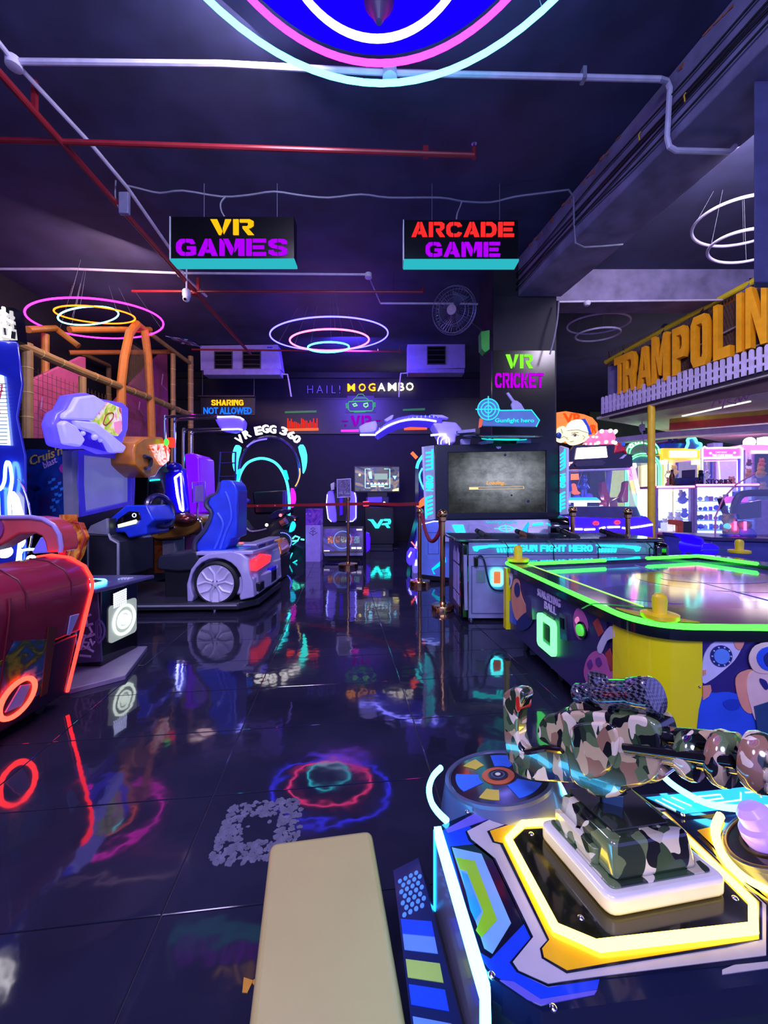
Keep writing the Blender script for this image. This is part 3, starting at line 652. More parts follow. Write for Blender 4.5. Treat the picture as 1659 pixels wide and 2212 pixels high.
part('picture_panel', MB().prism(sd, sd.pxs([(-60, 1470), (12, 1420), (30, 1385), (100, 1380), (88, 1497), (60, 1512), (-60, 1560)]), .0, .004), art('battle_print', [(20, 24, 50), (150, 130, 30), (60, 70, 40), (40, 80, 130), (180, 170, 150)], 9, 3), t, 'side picture of a yellow and blue scene')
part('side_strip', MB().prism(sd, sd.pxs([(103, 1352), (121, 1355), (100, 1497), (86, 1505)]), .0, .006), M('brown_strip', (90, 40, 30), .5), t, 'brown side strip')
part('side_recess', MB().prism(sd, sd.pxs([(150, 1330), (170, 1325), (150, 1372), (143, 1372)]), 0, .006), m_lil, t, bev=.003)
rc = sd.px(33, 1507); ro = sd.px(70, 1500); rr = .083
o = part('ring_light', MB().tube([sd.pt(rc[0] + rr * math.cos(a), rc[1] + rr * 1.05 * math.sin(a), .012) for a in [2 * PI * k / 40 for k in range(40)]], .011, 8, True), E('led_red2', (8, .2, .12)), t, 'glowing red ring')
part('ring_plate', MB().prism(sd, arc(rc[0], rc[1], rr * .9, 0, 360, 31), 0, .008), m_dark, o)
part('ticket_slot', MB().prism(sd, [(rc[0] - .05, rc[1] - .04), (rc[0] + .03, rc[1] - .05), (rc[0] + .055, rc[1] + .04), (rc[0] - .0, rc[1] + .06)], .008, .014), m_lil, o)
fa = face(2.16)
part('handle', MB().prism(fa, fa.pxs([(-60, 1116), (0, 1116), (85, 1115), (112, 1119), (134, 1132), (146, 1152), (150, 1178), (148, 1190), (117, 1192), (113, 1170), (106, 1157), (92, 1151), (60, 1152), (30, 1170), (0, 1186), (-60, 1200)]), -.07, .05), M('coral_handle', (178, 62, 62), .3, coat=.3), t, 'curved coral handle', bev=.012)
part('handle_trim', MB().tube([fa.pt(*fa.px(x, y), .055) for x, y in [(-30, 1117), (85, 1116), (112, 1120), (134, 1133), (146, 1153), (150, 1178), (148, 1190)]], .012, 8), M('trim_lilac', (150, 130, 185), .35), t, 'pale trim of the handle')
part('handle_post', MB().cyl(R(136, 1190, 2.16), R(136, 1222, 2.16), .02, 12), M('post_red', (190, 20, 40), .25), t)
part('medallion', MB().prism(fa, [(a * 1.0, b) for a, b in arc(*fa.px(0, 1141), .075, 0, 360, 28)], .05, .06).prism(fa, arc(*fa.px(0, 1141), .045, 0, 360, 28), .06, .066), M('medallion_plum', (120, 50, 110), .3), t)
for L in ([(5, 1249), (25, 1280), (35, 1310), (38, 1345)], [(95, 1217), (130, 1240), (148, 1270), (157, 1292), (170, 1322)]):
    q = [R(x, y, 1.9 if x < 60 else 2.0) for x, y in L]; 
part('caster', MB().cyl((-1.79, 2.0, .03), (-1.82, 2.0, .03), .03, 12).cyl((-1.8, 1.45, .03), (-1.83, 1.45, .03), .03, 12).cyl((-2.32, 2.0, .03), (-2.35, 2.0, .03), .03, 12).cyl((-2.32, 1.4, .03), (-2.35, 1.4, .03), .03, 12), m_black, t, kind='stuff')
seam = M('hood_seam', (80, 14, 34), .4)
for y in (1.97, 1.72): part('hood_seam', MB().tube([(x + .002, y, z + .002) for x, z in [(-1.6, .62), (-1.605, .69), (-1.64, .75), (-1.72, .795), (-1.82, .81)]], .003, 5), seam, t)
pts = smooth([(-1.597, 1.64, .69), (-1.6, 1.64, .6), (-1.648, 1.66, .38), (-1.70, 1.69, .2), (-1.715, 1.7, .09), (-1.71, 1.69, .03), (-1.66, 1.62, .008), (-1.58, 1.5, .006), (-1.52, 1.44, .006), (-1.55, 1.38, .006), (-1.75, 1.36, .006), (-2.0, 1.33, .006)], 4)
solo('power_cable', MB().tube(pts, .0048, 6), M('maroon_cable', (110, 22, 34), .4), 'thin maroon cable hanging down the red cabinet onto the floor', 'cable', (-1.7, 1.6, 0))

# ================================================================== DRUM CABINET WITH GRAFFITI PANEL
t = thing('drum_cabinet', 'dark drum arcade cabinet with a graffiti panel, white speaker ring and LED tower', 'arcade cabinet', (-2.3, 2.6, 0))
part('base_plate', MB().prism(flat(0), [(-1.76, 2.86), (-1.60, 2.38), (-1.80, 2.2), (-3.2, 2.2), (-3.2, 2.86)], .0, .03), M('grey_plate', (120, 112, 140), .45), t, bev=.004)
body = [(-1.84, 2.5), (-1.82, 2.84), (-3.0, 2.84), (-3.0, 2.5)]
part('body', MB().prism(flat(0), body, .03, .53), m_blackgloss, t, bev=.006)
f = face(2.495)
part('front_panel', MB().prism(f, f.pxs([(130, 1283), (214, 1281), (223, 1428), (130, 1434)]), 0, .012), M('graphite_panel', (78, 74, 110), .35), t, bev=.004)
gm = M('graffiti_white', (196, 190, 226), .5); mb = MB()
for L in ([(175, 1338), (190, 1330), (200, 1326)], [(188, 1322), (192, 1352)], [(178, 1352), (204, 1346)], [(182, 1340), (176, 1368), (190, 1372)], [(196, 1352), (202, 1364), (194, 1372)], [(180, 1376), (200, 1372), (208, 1368)], [(186, 1374), (178, 1402), (198, 1396)], [(198, 1378), (204, 1392), (208, 1384)], [(168, 1408), (184, 1394), (206, 1406)], [(176, 1414), (200, 1416)], [(170, 1352), (166, 1376), (172, 1398)], [(186, 1386), (196, 1386), (192, 1396)]):
    mb.tube([f.pt(*f.px(x, y), .013) for x, y in L], .008, 5)
part('graffiti', mb, gm, t, 'white graffiti lettering')
part('disc_print', MB().ring(f, arc(*f.px(198, 1362), .10, -60, 60, 12) , arc(*f.px(198, 1362), .088, -60, 60, 12), .012, .014).ring(f, arc(*f.px(198, 1362), .076, -60, 60, 12), arc(*f.px(198, 1362), .068, -60, 60, 12), .012, .014), M('print_lilac', (120, 115, 175), .4), t)
fs = Fr((-1.84, 2.5, 0), (.02, .34, 0), (0, 0, 1))
e_led = E('led_matrix_white', (1.6, 1.7, 3.0)); mb = MB()
q0 = fs.px(242, 1297); q1 = fs.px(270, 1283)
part('matrix_frame', MB().prism(fs, fs.pxs([(241, 1281), (271, 1268), (271, 1302), (241, 1316)]), .0, .008), m_blackgloss, t)
for i in range(7):
    for j in range(7):
        u, v = i / 6, j / 6; a = fs.px(244 + 25 * u, 1284 - 11 * u + 28 * v); mb.prism(fs, rect(a[0] - .0055, a[1] - .0055, a[0] + .0055, a[1] + .0055), .008, .011)
part('led_matrix', mb, e_led, t, 'white LED dot matrix', kind='stuff')
pc = fs.px(260, 1357)
part('speaker_plate', MB().prism(fs, rrect(.06, .155, .315, .405, .025), 0, .01), LIT('speaker_plate', (140, 150, 140), (.20, .23, .20)), t, 'pale glowing square speaker plate')
for r in (.098, .055): part('speaker_ring', MB().tube([fs.pt(.19 + r * math.cos(2 * PI * k / 32), .28 + r * math.sin(2 * PI * k / 32), .013) for k in range(32)], .0085, 6, True), E('led_ring_white', (2.6, 3, 2.7)), t)
part('speaker_core', MB().lathe(fs.pt(.19, .28, .01), [(.035, 0), (.03, .012), (.0, .016)], 16, fs.n), E('led_ring_white', (2.6, 3, 2.7)), t)
part('console_top', MB().prism(flat(0), [(-1.72, 2.88), (-1.80, 2.4), (-3.0, 2.4), (-3.0, 2.88)], .53, .555), M('console_slate', (70, 66, 110), .3), t, bev=.006)
part('pad_ring', MB().tube([Vector((-1.98 + .10 * math.cos(2 * PI * k / 32), 2.56 + .10 * math.sin(2 * PI * k / 32), .562)) for k in range(32)], .012, 6, True), e_iceblue, t, 'ice blue drum pad ring')
part('drum_pad', MB().lathe((-1.98, 2.56, .555), [(.085, 0), (.085, .012), (.06, .02)], 24), m_dark, t)
for k in range(4): part('button', MB().box((-1.86 + .02 * k, 2.72 + .002 * k, .56), (.014, .05, .008)), M('button_white', (200, 200, 220), .4), t)
# tower
f = face(2.88)
tw = f.pxs([(-130, 720), (40, 735), (52, 830), (40, 900), (58, 985), (60, 1290), (-130, 1290)])
part('tower', MB().prism(f, [(a - .36, b) for a, b in tw], -.35, 0, top=tw), M('tower_blue', (24, 34, 150), .25, coat=.4), t, bev=.02)
part('lit_screen', MB().prism(f, f.pxs([(-120, 800), (8, 812), (23, 962), (-120, 955)]), 0, .02), E('led_screen_white', (2.4, 3.4, 3.8)), t, 'overexposed LED column')
mb = MB()
for k in range(17):
    y = 830 + k * 8; mb.prism(f, f.pxs([(-120, y), (22, y), (22, y + 2.2), (-120, y + 2.2)]), .02, .024)
part('led_row', mb, M('led_row_grey', (120, 150, 160), .4), t, kind='stuff')
mb = MB()
for L in ([(4, 838), (12, 833), (8, 860), (3, 866)], [(2, 850), (14, 846)], [(5, 882), (7, 894)]): mb.tube([f.pt(*f.px(x, y), .026) for x, y in L], .005, 5)
part('red_lettering', mb, M('red_script', (200, 30, 60), .5), t)
mb = MB()
for L in ([(-20, 688), (0, 684), (14, 676)], [(-8, 668), (-4, 722)], [(4, 700), (22, 680)], [(16, 668), (18, 705)], [(8, 706), (30, 712), (28, 732), (10, 728), (8, 706)], [(2, 722), (10, 736)], [(20, 692), (34, 700)], [(-20, 712), (-2, 716)], [(-14, 730), (2, 728)]):
    mb.tube([f.pt(*f.px(x, y), .03) for x, y in L], .011, 6)
part('header_lettering', mb, E('header_white', (7, 6.6, 7)), t, 'glowing white characters of the header')
part('header_board', MB().prism(f, f.pxs([(-130, 650), (30, 665), (38, 735), (-130, 740)]), -.08, .0), m_blackgloss, t)
mb = MB()
for L in ([(-30, 1070), (-6, 1052), (8, 1058), (18, 1040), (20, 1012), (24, 998), (30, 1006), (34, 1035), (31, 1060), (28, 1082), (30, 1118)], [(4, 1060), (6, 1118)], [(52, 1150), (50, 1180), (46, 1212)], [(52, 1210), (56, 1188), (95, 1186)], [(46, 1212), (52, 1185)]):
    mb.tube(smooth([f.pt(*f.px(x, y), .03) for x, y in L], 3), .010, 6)
part('neon_stroke', mb, E('neon_aqua', (2.0, 6, 8.5)), t, 'aqua neon outline')
mb = MB(); mb.prism(f, f.pxs([(34, 1062), (44, 1075), (56, 1118), (36, 1118), (33, 1085)]), .01, .03); part('neon_fan', mb, E('neon_cream', (5, 5.2, 2.6)), t, 'bright cream neon fan')
part('neon_drop', MB().prism(f, f.pxs([(46, 1155), (56, 1152), (58, 1170), (52, 1182), (47, 1172)]), .01, .03), E('neon_cream', (5, 5.2, 2.6)), t)
part('white_lamp', MB().ball(R(10, 1192, 2.75), .045, 14).ball(R(68, 1208, 2.75), .03, 12), E('lamp_cream', (6, 5.6, 4.8)), t, 'bright white lamp')
part('mirror_arch', MB().tube(smooth([f.pt(*f.px(x, y), .02) for x, y in [(45, 1035), (62, 1068), (72, 1115), (74, 1160), (66, 1195)]], 3), .006, 6), m_chrome, t)
part('console_screen', MB().prism(Fr(R(105, 1175, 2.65), (1, 0, .05), (0, .6, .8)), rect(-.085, -.06, .085, .06), -.02, 0), LIT('console_violet', (70, 60, 180), (.07, .05, .32)), t, bev=.004)

# ================================================================== RACING CABINETS ALONG THE LEFT WALL
def outline(mb, fr, L, r, c=0.0, k=3, closed=False, seg=6):
    return mb.tube(smooth([fr.pt(*fr.px(x, y), c) for x, y in L], k, closed), r, seg, closed)
t = thing('racing_cabinet', 'racing arcade cabinet with a blue lit topper, blue dash and blue bucket seat', 'arcade cabinet', (-2.3, 4.2, 0))
A, B = (-2.84, 3.5), (-2.92, 4.4); f = wallfr(A, B)
part('cabinet_body', MB().prism(flat(0), [(-2.86, 3.46), (-2.95, 4.42), (-3.6, 4.42), (-3.6, 3.46)], 0.1, 1.68), m_black, t, bev=.01)
part('screen_bezel', MB().ring(f, f.pxs([(156, 971), (279, 984), (281, 1040), (279, 1090), (161, 1117), (154, 1045)]), f.pxs([(168, 983), (271, 994), (273, 1040), (273, 1083), (172, 1105), (168, 1045)]), -.05, .06), LIT('bezel_blue', (40, 36, 150), (.01, .006, .16)), t, 'blue screen surround', bev=.008)
part('screen', MB().prism(f, f.pxs([(166, 981), (273, 992), (275, 1085), (170, 1107)]), -.02, .012), LIT('screen_dusk', (70, 70, 120), (.075, .075, .24), .12), t, 'dim lilac screen')
part('side_rail', MB().prism(f, f.pxs([(142, 975), (156, 971), (158, 1118), (146, 1112)]), -.03, .05), m_grey, t)
# topper: blue light on lilac plastic put in as emission, paler on brighter facets
tp = wallfr((-2.62, 3.35), (-2.70, 4.45))
lit1 = LIT('topper_blue_lit', (90, 80, 210), (.055, .035, 1.05), .3); lit2 = LIT('topper_pale_lit', (170, 165, 235), (.17, .15, .85), .3)
part('topper', MB().prism(tp, tp.pxs([(192, 849), (154, 855), (139, 884), (125, 892), (116, 915), (127, 964), (156, 970), (199, 969), (228, 981), (257, 980), (266, 960), (278, 928), (280, 881), (268, 870), (224, 862)]), -.11, 0), lit1, t, 'blue glowing moulded topper', bev=.03, seg=3)
part('topper_brow', MB().prism(tp, tp.pxs([(192, 853), (156, 858), (142, 884), (128, 893), (126, 905), (190, 908), (220, 870)]), .0, .05), lit2, t, bev=.015)
part('topper_cheek', MB().prism(tp, tp.pxs([(119, 915), (128, 908), (150, 920), (170, 950), (160, 965), (130, 960)]), 0, .06), lit2, t, bev=.015)
part('topper_lip', MB().prism(tp, tp.pxs([(150, 908), (195, 912), (225, 935), (250, 955), (262, 965), (255, 978), (232, 978), (215, 955), (190, 935), (160, 925)]), 0, .055), lit2, t, bev=.015)
part('topper_vent', MB().prism(tp, tp.pxs([(155, 922), (185, 932), (215, 952), (225, 975), (180, 962), (165, 945)]), 0, .02), LIT('topper_navy', (20, 16, 120), (.01, .0, .35)), t)
part('topper_knob', MB().ball(tp.pt(*tp.px(196, 944), .03), .03, 12).ball(tp.pt(*tp.px(172, 936), .025), .022, 12).ball(tp.pt(*tp.px(209, 951), .03), .02, 12), lit2, t)
pq = tp.pxs([(224, 868), (256, 882), (257, 930), (248, 942), (235, 938), (192, 908)])
o = part('picture_panel', MB().prism(tp, pq, 0, .03), art('topper_print', [(60, 30, 130), (150, 190, 40), (205, 205, 90), (225, 215, 220), (230, 120, 90), (90, 30, 90)], 7, 1.7, em=.45), t, 'bright cartoon print on the topper')
mb = MB(); outline(mb, tp, [(215, 915), (222, 896), (236, 892), (236, 903), (222, 918), (215, 915)], .006, .032); part('print_outline', mb, M('print_red', (170, 60, 40), .4), o)
part('print_patch', MB().prism(tp, tp.pxs([(238, 912), (254, 908), (256, 926), (250, 938), (240, 932)]), .03, .034), LIT('print_pink', (230, 130, 170), (.35, .12, .2)), o)
# printed side towards the viewer
f2 = face(3.45)
part('side_panel', MB().prism(f2, f2.pxs([(28, 1000), (60, 970), (145, 972), (147, 1115), (160, 1118), (160, 1150), (28, 1150)]), -.03, 0), art('city_print', [(26, 18, 62), (50, 28, 92), (20, 48, 120), (22, 60, 150), (16, 20, 50)], 4.5, .6), t, 'dark blue and purple city print')
mb = MB(); p0, p1 = f2.px(68, 1006), f2.px(140, 976); mb2 = MB()
up = Fr(f2.pt(*p0, .002), (1, 0, .36), (0, 0, 1)); mb.text(up, "Cruis'n", (0, 0, .31, .085), 0, .004, .012, shear=.3)
part('lettering', mb, M('script_gold', (190, 165, 70), .5), t, 'gold script lettering'); up2 = Fr(f2.pt(*f2.px(97, 1013), .002), (1, 0, .5), (0, 0, 1)); mb2.text(up2, 'blast', (0, -.0, .135, .06), 0, .004, .01, shear=.2)
part('lettering', mb2, M('script_lilac', (190, 150, 200), .5), t, 'pale small lettering')
part('sun_print', MB().prism(f2, f2.pxs([(140, 998), (132, 1004), (128, 1012), (132, 1020), (140, 1024)]), 0, .003), M('print_magenta', (190, 40, 150), .5), t)
mb = MB()
for i, (x, y) in enumerate([(104, 1040), (112, 1034), (118, 1050), (125, 1042), (110, 1054), (130, 1054), (118, 1066), (126, 1068), (112, 1078), (120, 1082), (108, 1094), (113, 1100)]): mb.prism(f2, f2.pxs([(x, y), (x + 8, y - 2), (x + 7, y + 4), (x + 1, y + 6)]), 0, .003)
part('city_lights', mb, M('print_azure', (40, 130, 215), .5), t, kind='stuff')
# lower console, flame panel, dash
f3 = face(3.3)
part('flame_panel', MB().prism(f3, f3.pxs([(128, 1112), (158, 1112), (158, 1128), (172, 1130), (184, 1160), (172, 1200), (164, 1214), (128, 1214)]), -.05, 0), art('flame_print', [(120, 30, 12), (200, 90, 20), (230, 150, 60), (150, 60, 40)], 9, 5, em=.12), t, 'orange flame print panel')
mb = MB(); mb.tube([f3.pt(*f3.px(x, y), .003) for x, y in [(158, 1128), (172, 1130), (184, 1160), (172, 1200), (164, 1214)]], .006, 6); part('panel_edge', mb, M('edge_red', (180, 40, 50), .4), t)
f4 = face(3.75)
part('console', MB().prism(f4, f4.pxs([(190, 1152), (200, 1135), (236, 1119), (236, 1158), (258, 1170), (258, 1248), (190, 1290)]), -.55, 0), m_dark, t, bev=.008)
part('console_trim', MB().tube([f4.pt(*f4.px(x, y), .006) for x, y in [(188, 1285), (190, 1155), (236, 1155), (240, 1165), (256, 1174), (256, 1250)]], .014, 6), m_grey, t)
part('console_wedge', MB().prism(f4, f4.pxs([(190, 1152), (200, 1135), (236, 1119), (236, 1155)]), 0, .03), m_grey, t, bev=.006)
f5 = face(3.85)
part('dash', MB().prism(f5, f5.pxs([(237, 1120), (272, 1091), (317, 1091), (333, 1124), (316, 1138), (316, 1155), (277, 1163), (268, 1150), (236, 1151)]), -.42, 0), m_blue, t, 'blue moulded dash', bev=.018, seg=3)
part('dash_panel', MB().prism(f5, f5.pxs([(256, 1121), (280, 1104), (302, 1106), (306, 1122), (256, 1140), (250, 1134)]), 0, .012), m_blackgloss, t, bev=.004)
part('dash_light', MB().prism(f5, f5.pxs([(257, 1133), (296, 1122), (299, 1126), (296, 1131), (258, 1140)]), .012, .02), E('dash_cream', (1.3, 1.4, .7)), t, 'cream light strip')
part('gauge', MB().tube([f5.pt(f5.px(292, 1113)[0] + .018 * math.cos(a), f5.px(292, 1113)[1] + .018 * math.sin(a), .016) for a in [2 * PI * k / 18 for k in range(18)]], .004, 5, True), E('gauge_white', (1.2, 1.4, 1.8)), t)
wc = R(347, 1104, 4.12); wa = Vector((.93, -.25, .25)).normalized(); wx = wa.cross(Vector((0, 0, 1))).normalized(); wy = wa.cross(wx)
o = part('steering_wheel', MB().tube([wc + wx * (.17 * math.cos(2 * PI * k / 32)) + wy * (.17 * math.sin(2 * PI * k / 32)) for k in range(32)], .03, 8, True), M('wheel_navy', (24, 18, 70), .3, coat=.4), t)
part('wheel_hub', MB().cyl(wc - wa * .03, wc + wa * .02, .05).tube([wc - wx * .16, wc + wx * .16], .016, 6).tube([wc, wc + wy * .16], .016, 6), M('hub_navy', (30, 24, 90), .3), o)
# seat
f6 = face(4.0)
seatp = [(480, 1037), (503, 1039), (513, 1059), (511, 1099), (511, 1157), (497, 1165), (486, 1188), (434, 1194), (424, 1188), (426, 1172), (446, 1146), (460, 1109), (449, 1091), (454, 1075), (470, 1065), (475, 1042)]
part('seat_back', MB().prism(f6, smooth2(f6.pxs(seatp), 2), -.30, 0), m_blue, t, 'blue bucket seat back', bev=.03, seg=3)
mb = MB(); outline(mb, f6, [(472, 1042), (466, 1066), (446, 1076), (441, 1092), (453, 1110), (438, 1146), (418, 1170), (416, 1190)], .028, -.05, 3, seg=8)
outline(mb, f6, [(472, 1042), (466, 1066), (446, 1076), (441, 1092), (453, 1110), (438, 1146), (418, 1170), (416, 1190)], .028, -.26, 3, seg=8)
part('seat_piping', mb, M('seat_grey', (60, 62, 84), .5), t, 'grey edge of the seat')
mb = MB(); outline(mb, f6, [(487, 1062), (496, 1085), (500, 1120), (488, 1150), (476, 1186)], .012, .004, 3); outline(mb, f6, [(470, 1108), (482, 1130), (476, 1158), (464, 1186)], .014, .004, 3)
part('seat_rib', mb, M('seat_rib_blue', (70, 100, 235), .3), t)
part('seat_back_shell', MB().prism(f6, f6.pxs([(506, 1050), (513, 1060), (512, 1160), (500, 1165), (500, 1060)]), -.29, -.02), M('shell_violet', (52, 40, 170), .3), t, bev=.01)
part('seat_cushion', MB().prism(f6, smooth2(f6.pxs([(340, 1205), (352, 1199), (395, 1196), (425, 1190), (425, 1232), (345, 1232), (338, 1220)]), 2), -.5, 0), M('seat_black', (30, 32, 48), .5), t, bev=.02)
part('seat_frame', MB().prism(f6, f6.pxs([(348, 1232), (430, 1232), (430, 1300), (352, 1300)]), -.4, -.05), m_black, t, bev=.01)
# car tail
f7 = face(3.87)
def circ(cx, cy, r, a0, a1, n): return [(cx + r * math.cos(math.radians(a0 + (a1 - a0) * i / n)), cy - r * math.sin(math.radians(a0 + (a1 - a0) * i / n))) for i in range(n + 1)]
fend = [(404, 1300), (403, 1262), (412, 1230), (430, 1206), (450, 1196), (500, 1191), (520, 1196), (536, 1208), (538, 1240), (545, 1256), (549, 1290), (519, 1297)] + circ(467, 1262, 56, -28, 208, 14) + [(415, 1300)]
carw = M('car_white', (176, 168, 216), .25, coat=.5, vary=.04)
part('fender', MB().prism(f7, f7.pxs(fend), -.12, .0), carw, t, 'white wheel fender', bev=.012, seg=3)
part('car_tail', MB().prism(f7, f7.pxs([(430, 1206), (470, 1194), (540, 1192), (548, 1216), (552, 1290), (522, 1292), (430, 1292)]), -1.0, -.10), carw, t, bev=.02)
q0 = Fr((-1.335, 0, 0), (0, 1, 0), (0, 0, 1))
part('bumper', MB().prism(flat(0), [(-1.55, 3.9), (-1.33, 3.9), (-1.26, 4.3), (-1.26, 4.55), (-1.33, 4.85), (-1.55, 4.85)], .16, .34), carw, t, bev=.02)
part('exhaust', MB().prism(q0, rect(3.96, .18, 4.1, .27), .0, .06), m_blackgloss, t, bev=.008)
part('tail_light', MB().prism(q0, [(3.9, .40), (4.35, .42), (4.4, .50), (4.1, .55), (3.9, .52)], -.02, .05), LIT('tail_red', (200, 20, 40), (.9, .03, .05), .2), t, 'red tail light', bev=.012)
part('blue_patch', MB().prism(q0, rect(4.3, .2, 4.5, .36), .0, .075), M('patch_blue', (40, 30, 230), .3), t)
deck = Fr((-1.55, 3.9, .585), (1, 0, .02), (0, 1, 0))
part('deck', MB().prism(deck, [(-.36, 0), (.22, 0), (.27, .4), (.22, .95), (-.36, .95)], -.02, .02), carw, t, bev=.01)
part('deck_stripe', MB().prism(deck, [(-.30, .03), (.0, .1), (.08, .3), (-.2, .3)], .02, .026), M('stripe_blue', (50, 96, 214), .3), t, 'blue deck stripe')
part('deck_stripe', MB().prism(deck, [(-.2, .34), (.1, .34), (.16, .6), (-.1, .6)], .02, .03), M('stripe_violet', (80, 64, 190), .3), t, 'violet deck stripe')
part('spoiler', MB().box((-1.38, 4.4, .66), (.14, .9, .02)).box((-1.38, 4.1, .62), (.08, .03, .07)).box((-1.38, 4.7, .62), (.08, .03, .07)), carw, t, bev=.005)
wcn = f7.pt(*f7.px(467, 1260), -.02)
o = part('wheel', MB().lathe(wcn, [(.17, -.03), (.2, -.04), (.222, -.02), (.228, .02), (.228, .14), (.2, .16)], 40, (0, 1, 0)), M('tyre', (20, 20, 26), .6), t)
o.name = 'wheel'
rim = M('rim_silver', (205, 198, 228), .3, .0)
part('rim', MB().lathe(wcn, [(.178, -.035), (.186, -.04), (.186, .0), (.172, .0), (.172, -.03)], 40, (0, 1, 0)), rim, o)
mb = MB(); fw = Fr(wcn, (1, 0, 0), (0, 0, 1))
for k in range(5):
    a = math.radians(90 + 72 * k); P = lambda r, d: (r * math.cos(a + d), r * math.sin(a + d))
    for sg in (-1, 1):
        mb.tube([fw.pt(*P(.035, sg * .25), .03), fw.pt(*P(.10, sg * .16), .032), fw.pt(*P(.175, sg * .38), .032)], .015, 6)
part('spoke', mb, rim, o)
part('hub', MB().lathe(wcn, [(.045, .02), (.045, -.035), (.03, -.045), (0, -.046)], 20, (0, 1, 0)), rim, o)
mb = MB()
for k in range(5): a = math.radians(54 + 72 * k); mb.cyl(fw.pt(.032 * math.cos(a), .032 * math.sin(a), .035), fw.pt(.032 * math.cos(a), .032 * math.sin(a), .052), .008, 8)
part('wheel_nut', mb, m_grey, o)
part('brake_disc', MB().cyl(wcn + Vector((0, .04, 0)), wcn + Vector((0, .05, 0)), .14, 28).box(wcn + Vector((.07, .03, -.07)), (.06, .02, .06)), M('brake_dark', (60, 26, 30), .4, .6), o)
part('platform', MB().prism(flat(0), [(-3.5, 3.75), (-1.45, 3.82), (-1.3, 4.0), (-1.3, 4.85), (-3.5, 4.85)], .03, .10), m_dark, t, bev=.01)
part('platform_trim', MB().tube([(-3.4, 3.745, .075), (-1.46, 3.812, .075)], .012, 6), m_grey, t)
part('foot', MB().cyl((-1.72, 3.9, 0), (-1.72, 3.9, .04), .03, 12).cyl((-3.0, 3.85, 0), (-3.0, 3.85, .04), .03, 12).cyl((-1.5, 4.7, 0), (-1.5, 4.7, .04), .03, 12), m_chrome, t, kind='stuff')

# second racing cabinet
t = thing('racing_cabinet', 'amber racing cabinet behind the blue one, with a red lit badge and gold dash', 'arcade cabinet', (-2.6, 5.5, 0))
f = wallfr((-2.95, 4.9), (-3.0, 5.7))
part('cabinet_body', MB().prism(flat(0), [(-2.98, 4.85), (-3.05, 5.7), (-3.7, 5.7), (-3.7, 4.85)], .05, 1.6), m_black, t, bev=.01)
tp = wallfr((-2.72, 4.75), (-2.82, 5.6))
part('topper', MB().prism(tp, tp.pxs([(293, 958), (312, 944), (352, 944), (358, 958), (360, 1000), (345, 1015), (336, 1030), (318, 1032), (305, 1020), (292, 1005), (290, 975)]), -.3, 0), m_gold, t, 'amber moulded topper', bev=.02)
part('badge', MB().prism(tp, tp.pxs([(322, 962), (354, 958), (362, 972), (360, 995), (346, 1006), (335, 990)]), 0, .03), art('badge_print', [(190, 20, 14), (235, 60, 20), (240, 220, 200), (220, 40, 20)], 10, 2, em=.8), t, 'red lit badge')
part('signal_lamp', MB().ball(tp.pt(*tp.px(350, 955), .05), .035, 12, sq=(.8, .8, 1.3)), E('lamp_green', (.1, 1.3, .1)), t, 'green lamp'); part('signal_lamp', MB().box(tp.pt(*tp.px(361, 956), .05), (.07, .07, .12)), E('lamp_red', (1.4, .05, .03)), t, 'red lamp', bev=.01)
part('topper_handle', MB().tube(smooth([tp.pt(*tp.px(x, y), .02) for x, y in [(308, 985), (322, 990), (320, 1008), (310, 1012)]], 3), .02, 6), m_dark, t)
f2 = face(4.95)
part('dash_body', MB().prism(f2, smooth2(f2.pxs([(322, 1140), (345, 1120), (380, 1112), (420, 1112), (440, 1122), (428, 1142), (400, 1158), (350, 1166), (325, 1160)]), 2), -.4, 0), M('dash_gold', (170, 118, 50), .2, .4, coat=.5), t, 'glossy gold dash', bev=.02)
part('dash_vent', MB().prism(f2, f2.pxs([(342, 1146), (378, 1136), (380, 1141), (344, 1153)]), 0, .02), m_chrome, t, bev=.004)
part('dash_cowl', MB().ball(f2.pt(*f2.px(400, 1122), .0), .16, 18, sq=(1, .8, .5)), M('cowl_copper', (120, 66, 62), .15, .7), t)
part('pedestal', MB().prism(f2, f2.pxs([(345, 1168), (372, 1168), (375, 1215), (345, 1215)]), -.3, -.05), m_grey, t, bev=.01)
part('foot_well', MB().prism(f2, f2.pxs([(296, 1165), (345, 1168), (345, 1240), (296, 1240)]), -.4, -.06), art('orange_print', [(70, 26, 14), (120, 60, 20), (60, 20, 24)], 8, 4), t)
part('support', MB().prism(f2, f2.pxs([(393, 1160), (410, 1158), (411, 1230), (392, 1230)]), -.2, -.1), M('support_plum', (90, 40, 90), .4), t)
f3 = face(5.3)
part('seat_shell', MB().prism(f3, f3.pxs([(348, 1024), (384, 1008), (397, 1020), (408, 1105), (370, 1112), (352, 1060)]), -.4, 0), M('seat_glossy_blue', (26, 10, 235), .12, coat=1.0), t, 'glossy blue seat shell', bev=.03, seg=3)
part('seat_light', MB().tube([f3.pt(*f3.px(x, y), .012) for x, y in [(379, 1032), (391, 1022)]] + [f3.pt(*f3.px(x, y), .012) for x, y in [(379, 1032), (384, 1070), (391, 1100), (397, 1104)]], .014, 6).tube([f3.pt(*f3.px(x, y), .012) for x, y in [(391, 1022), (393, 1060), (397, 1104)]], .008, 6), E('seat_light', (4, 4.4, 9)), t, 'white light strip')
part('side_shell', MB().prism(f3, f3.pxs([(396, 980), (416, 978), (429, 988), (431, 1060), (432, 1108), (408, 1110)]), -.5, -.02), LIT('shell_purple', (90, 20, 190), (.10, .0, .42), .25), t, 'purple side shell', bev=.02)
part('headrest', MB().ball(f3.pt(*f3.px(377, 1010), .0), .1, 16, sq=(1, 1, .7)), M('headrest_blue', (16, 12, 160), .2), t)
f4 = face(4.9)
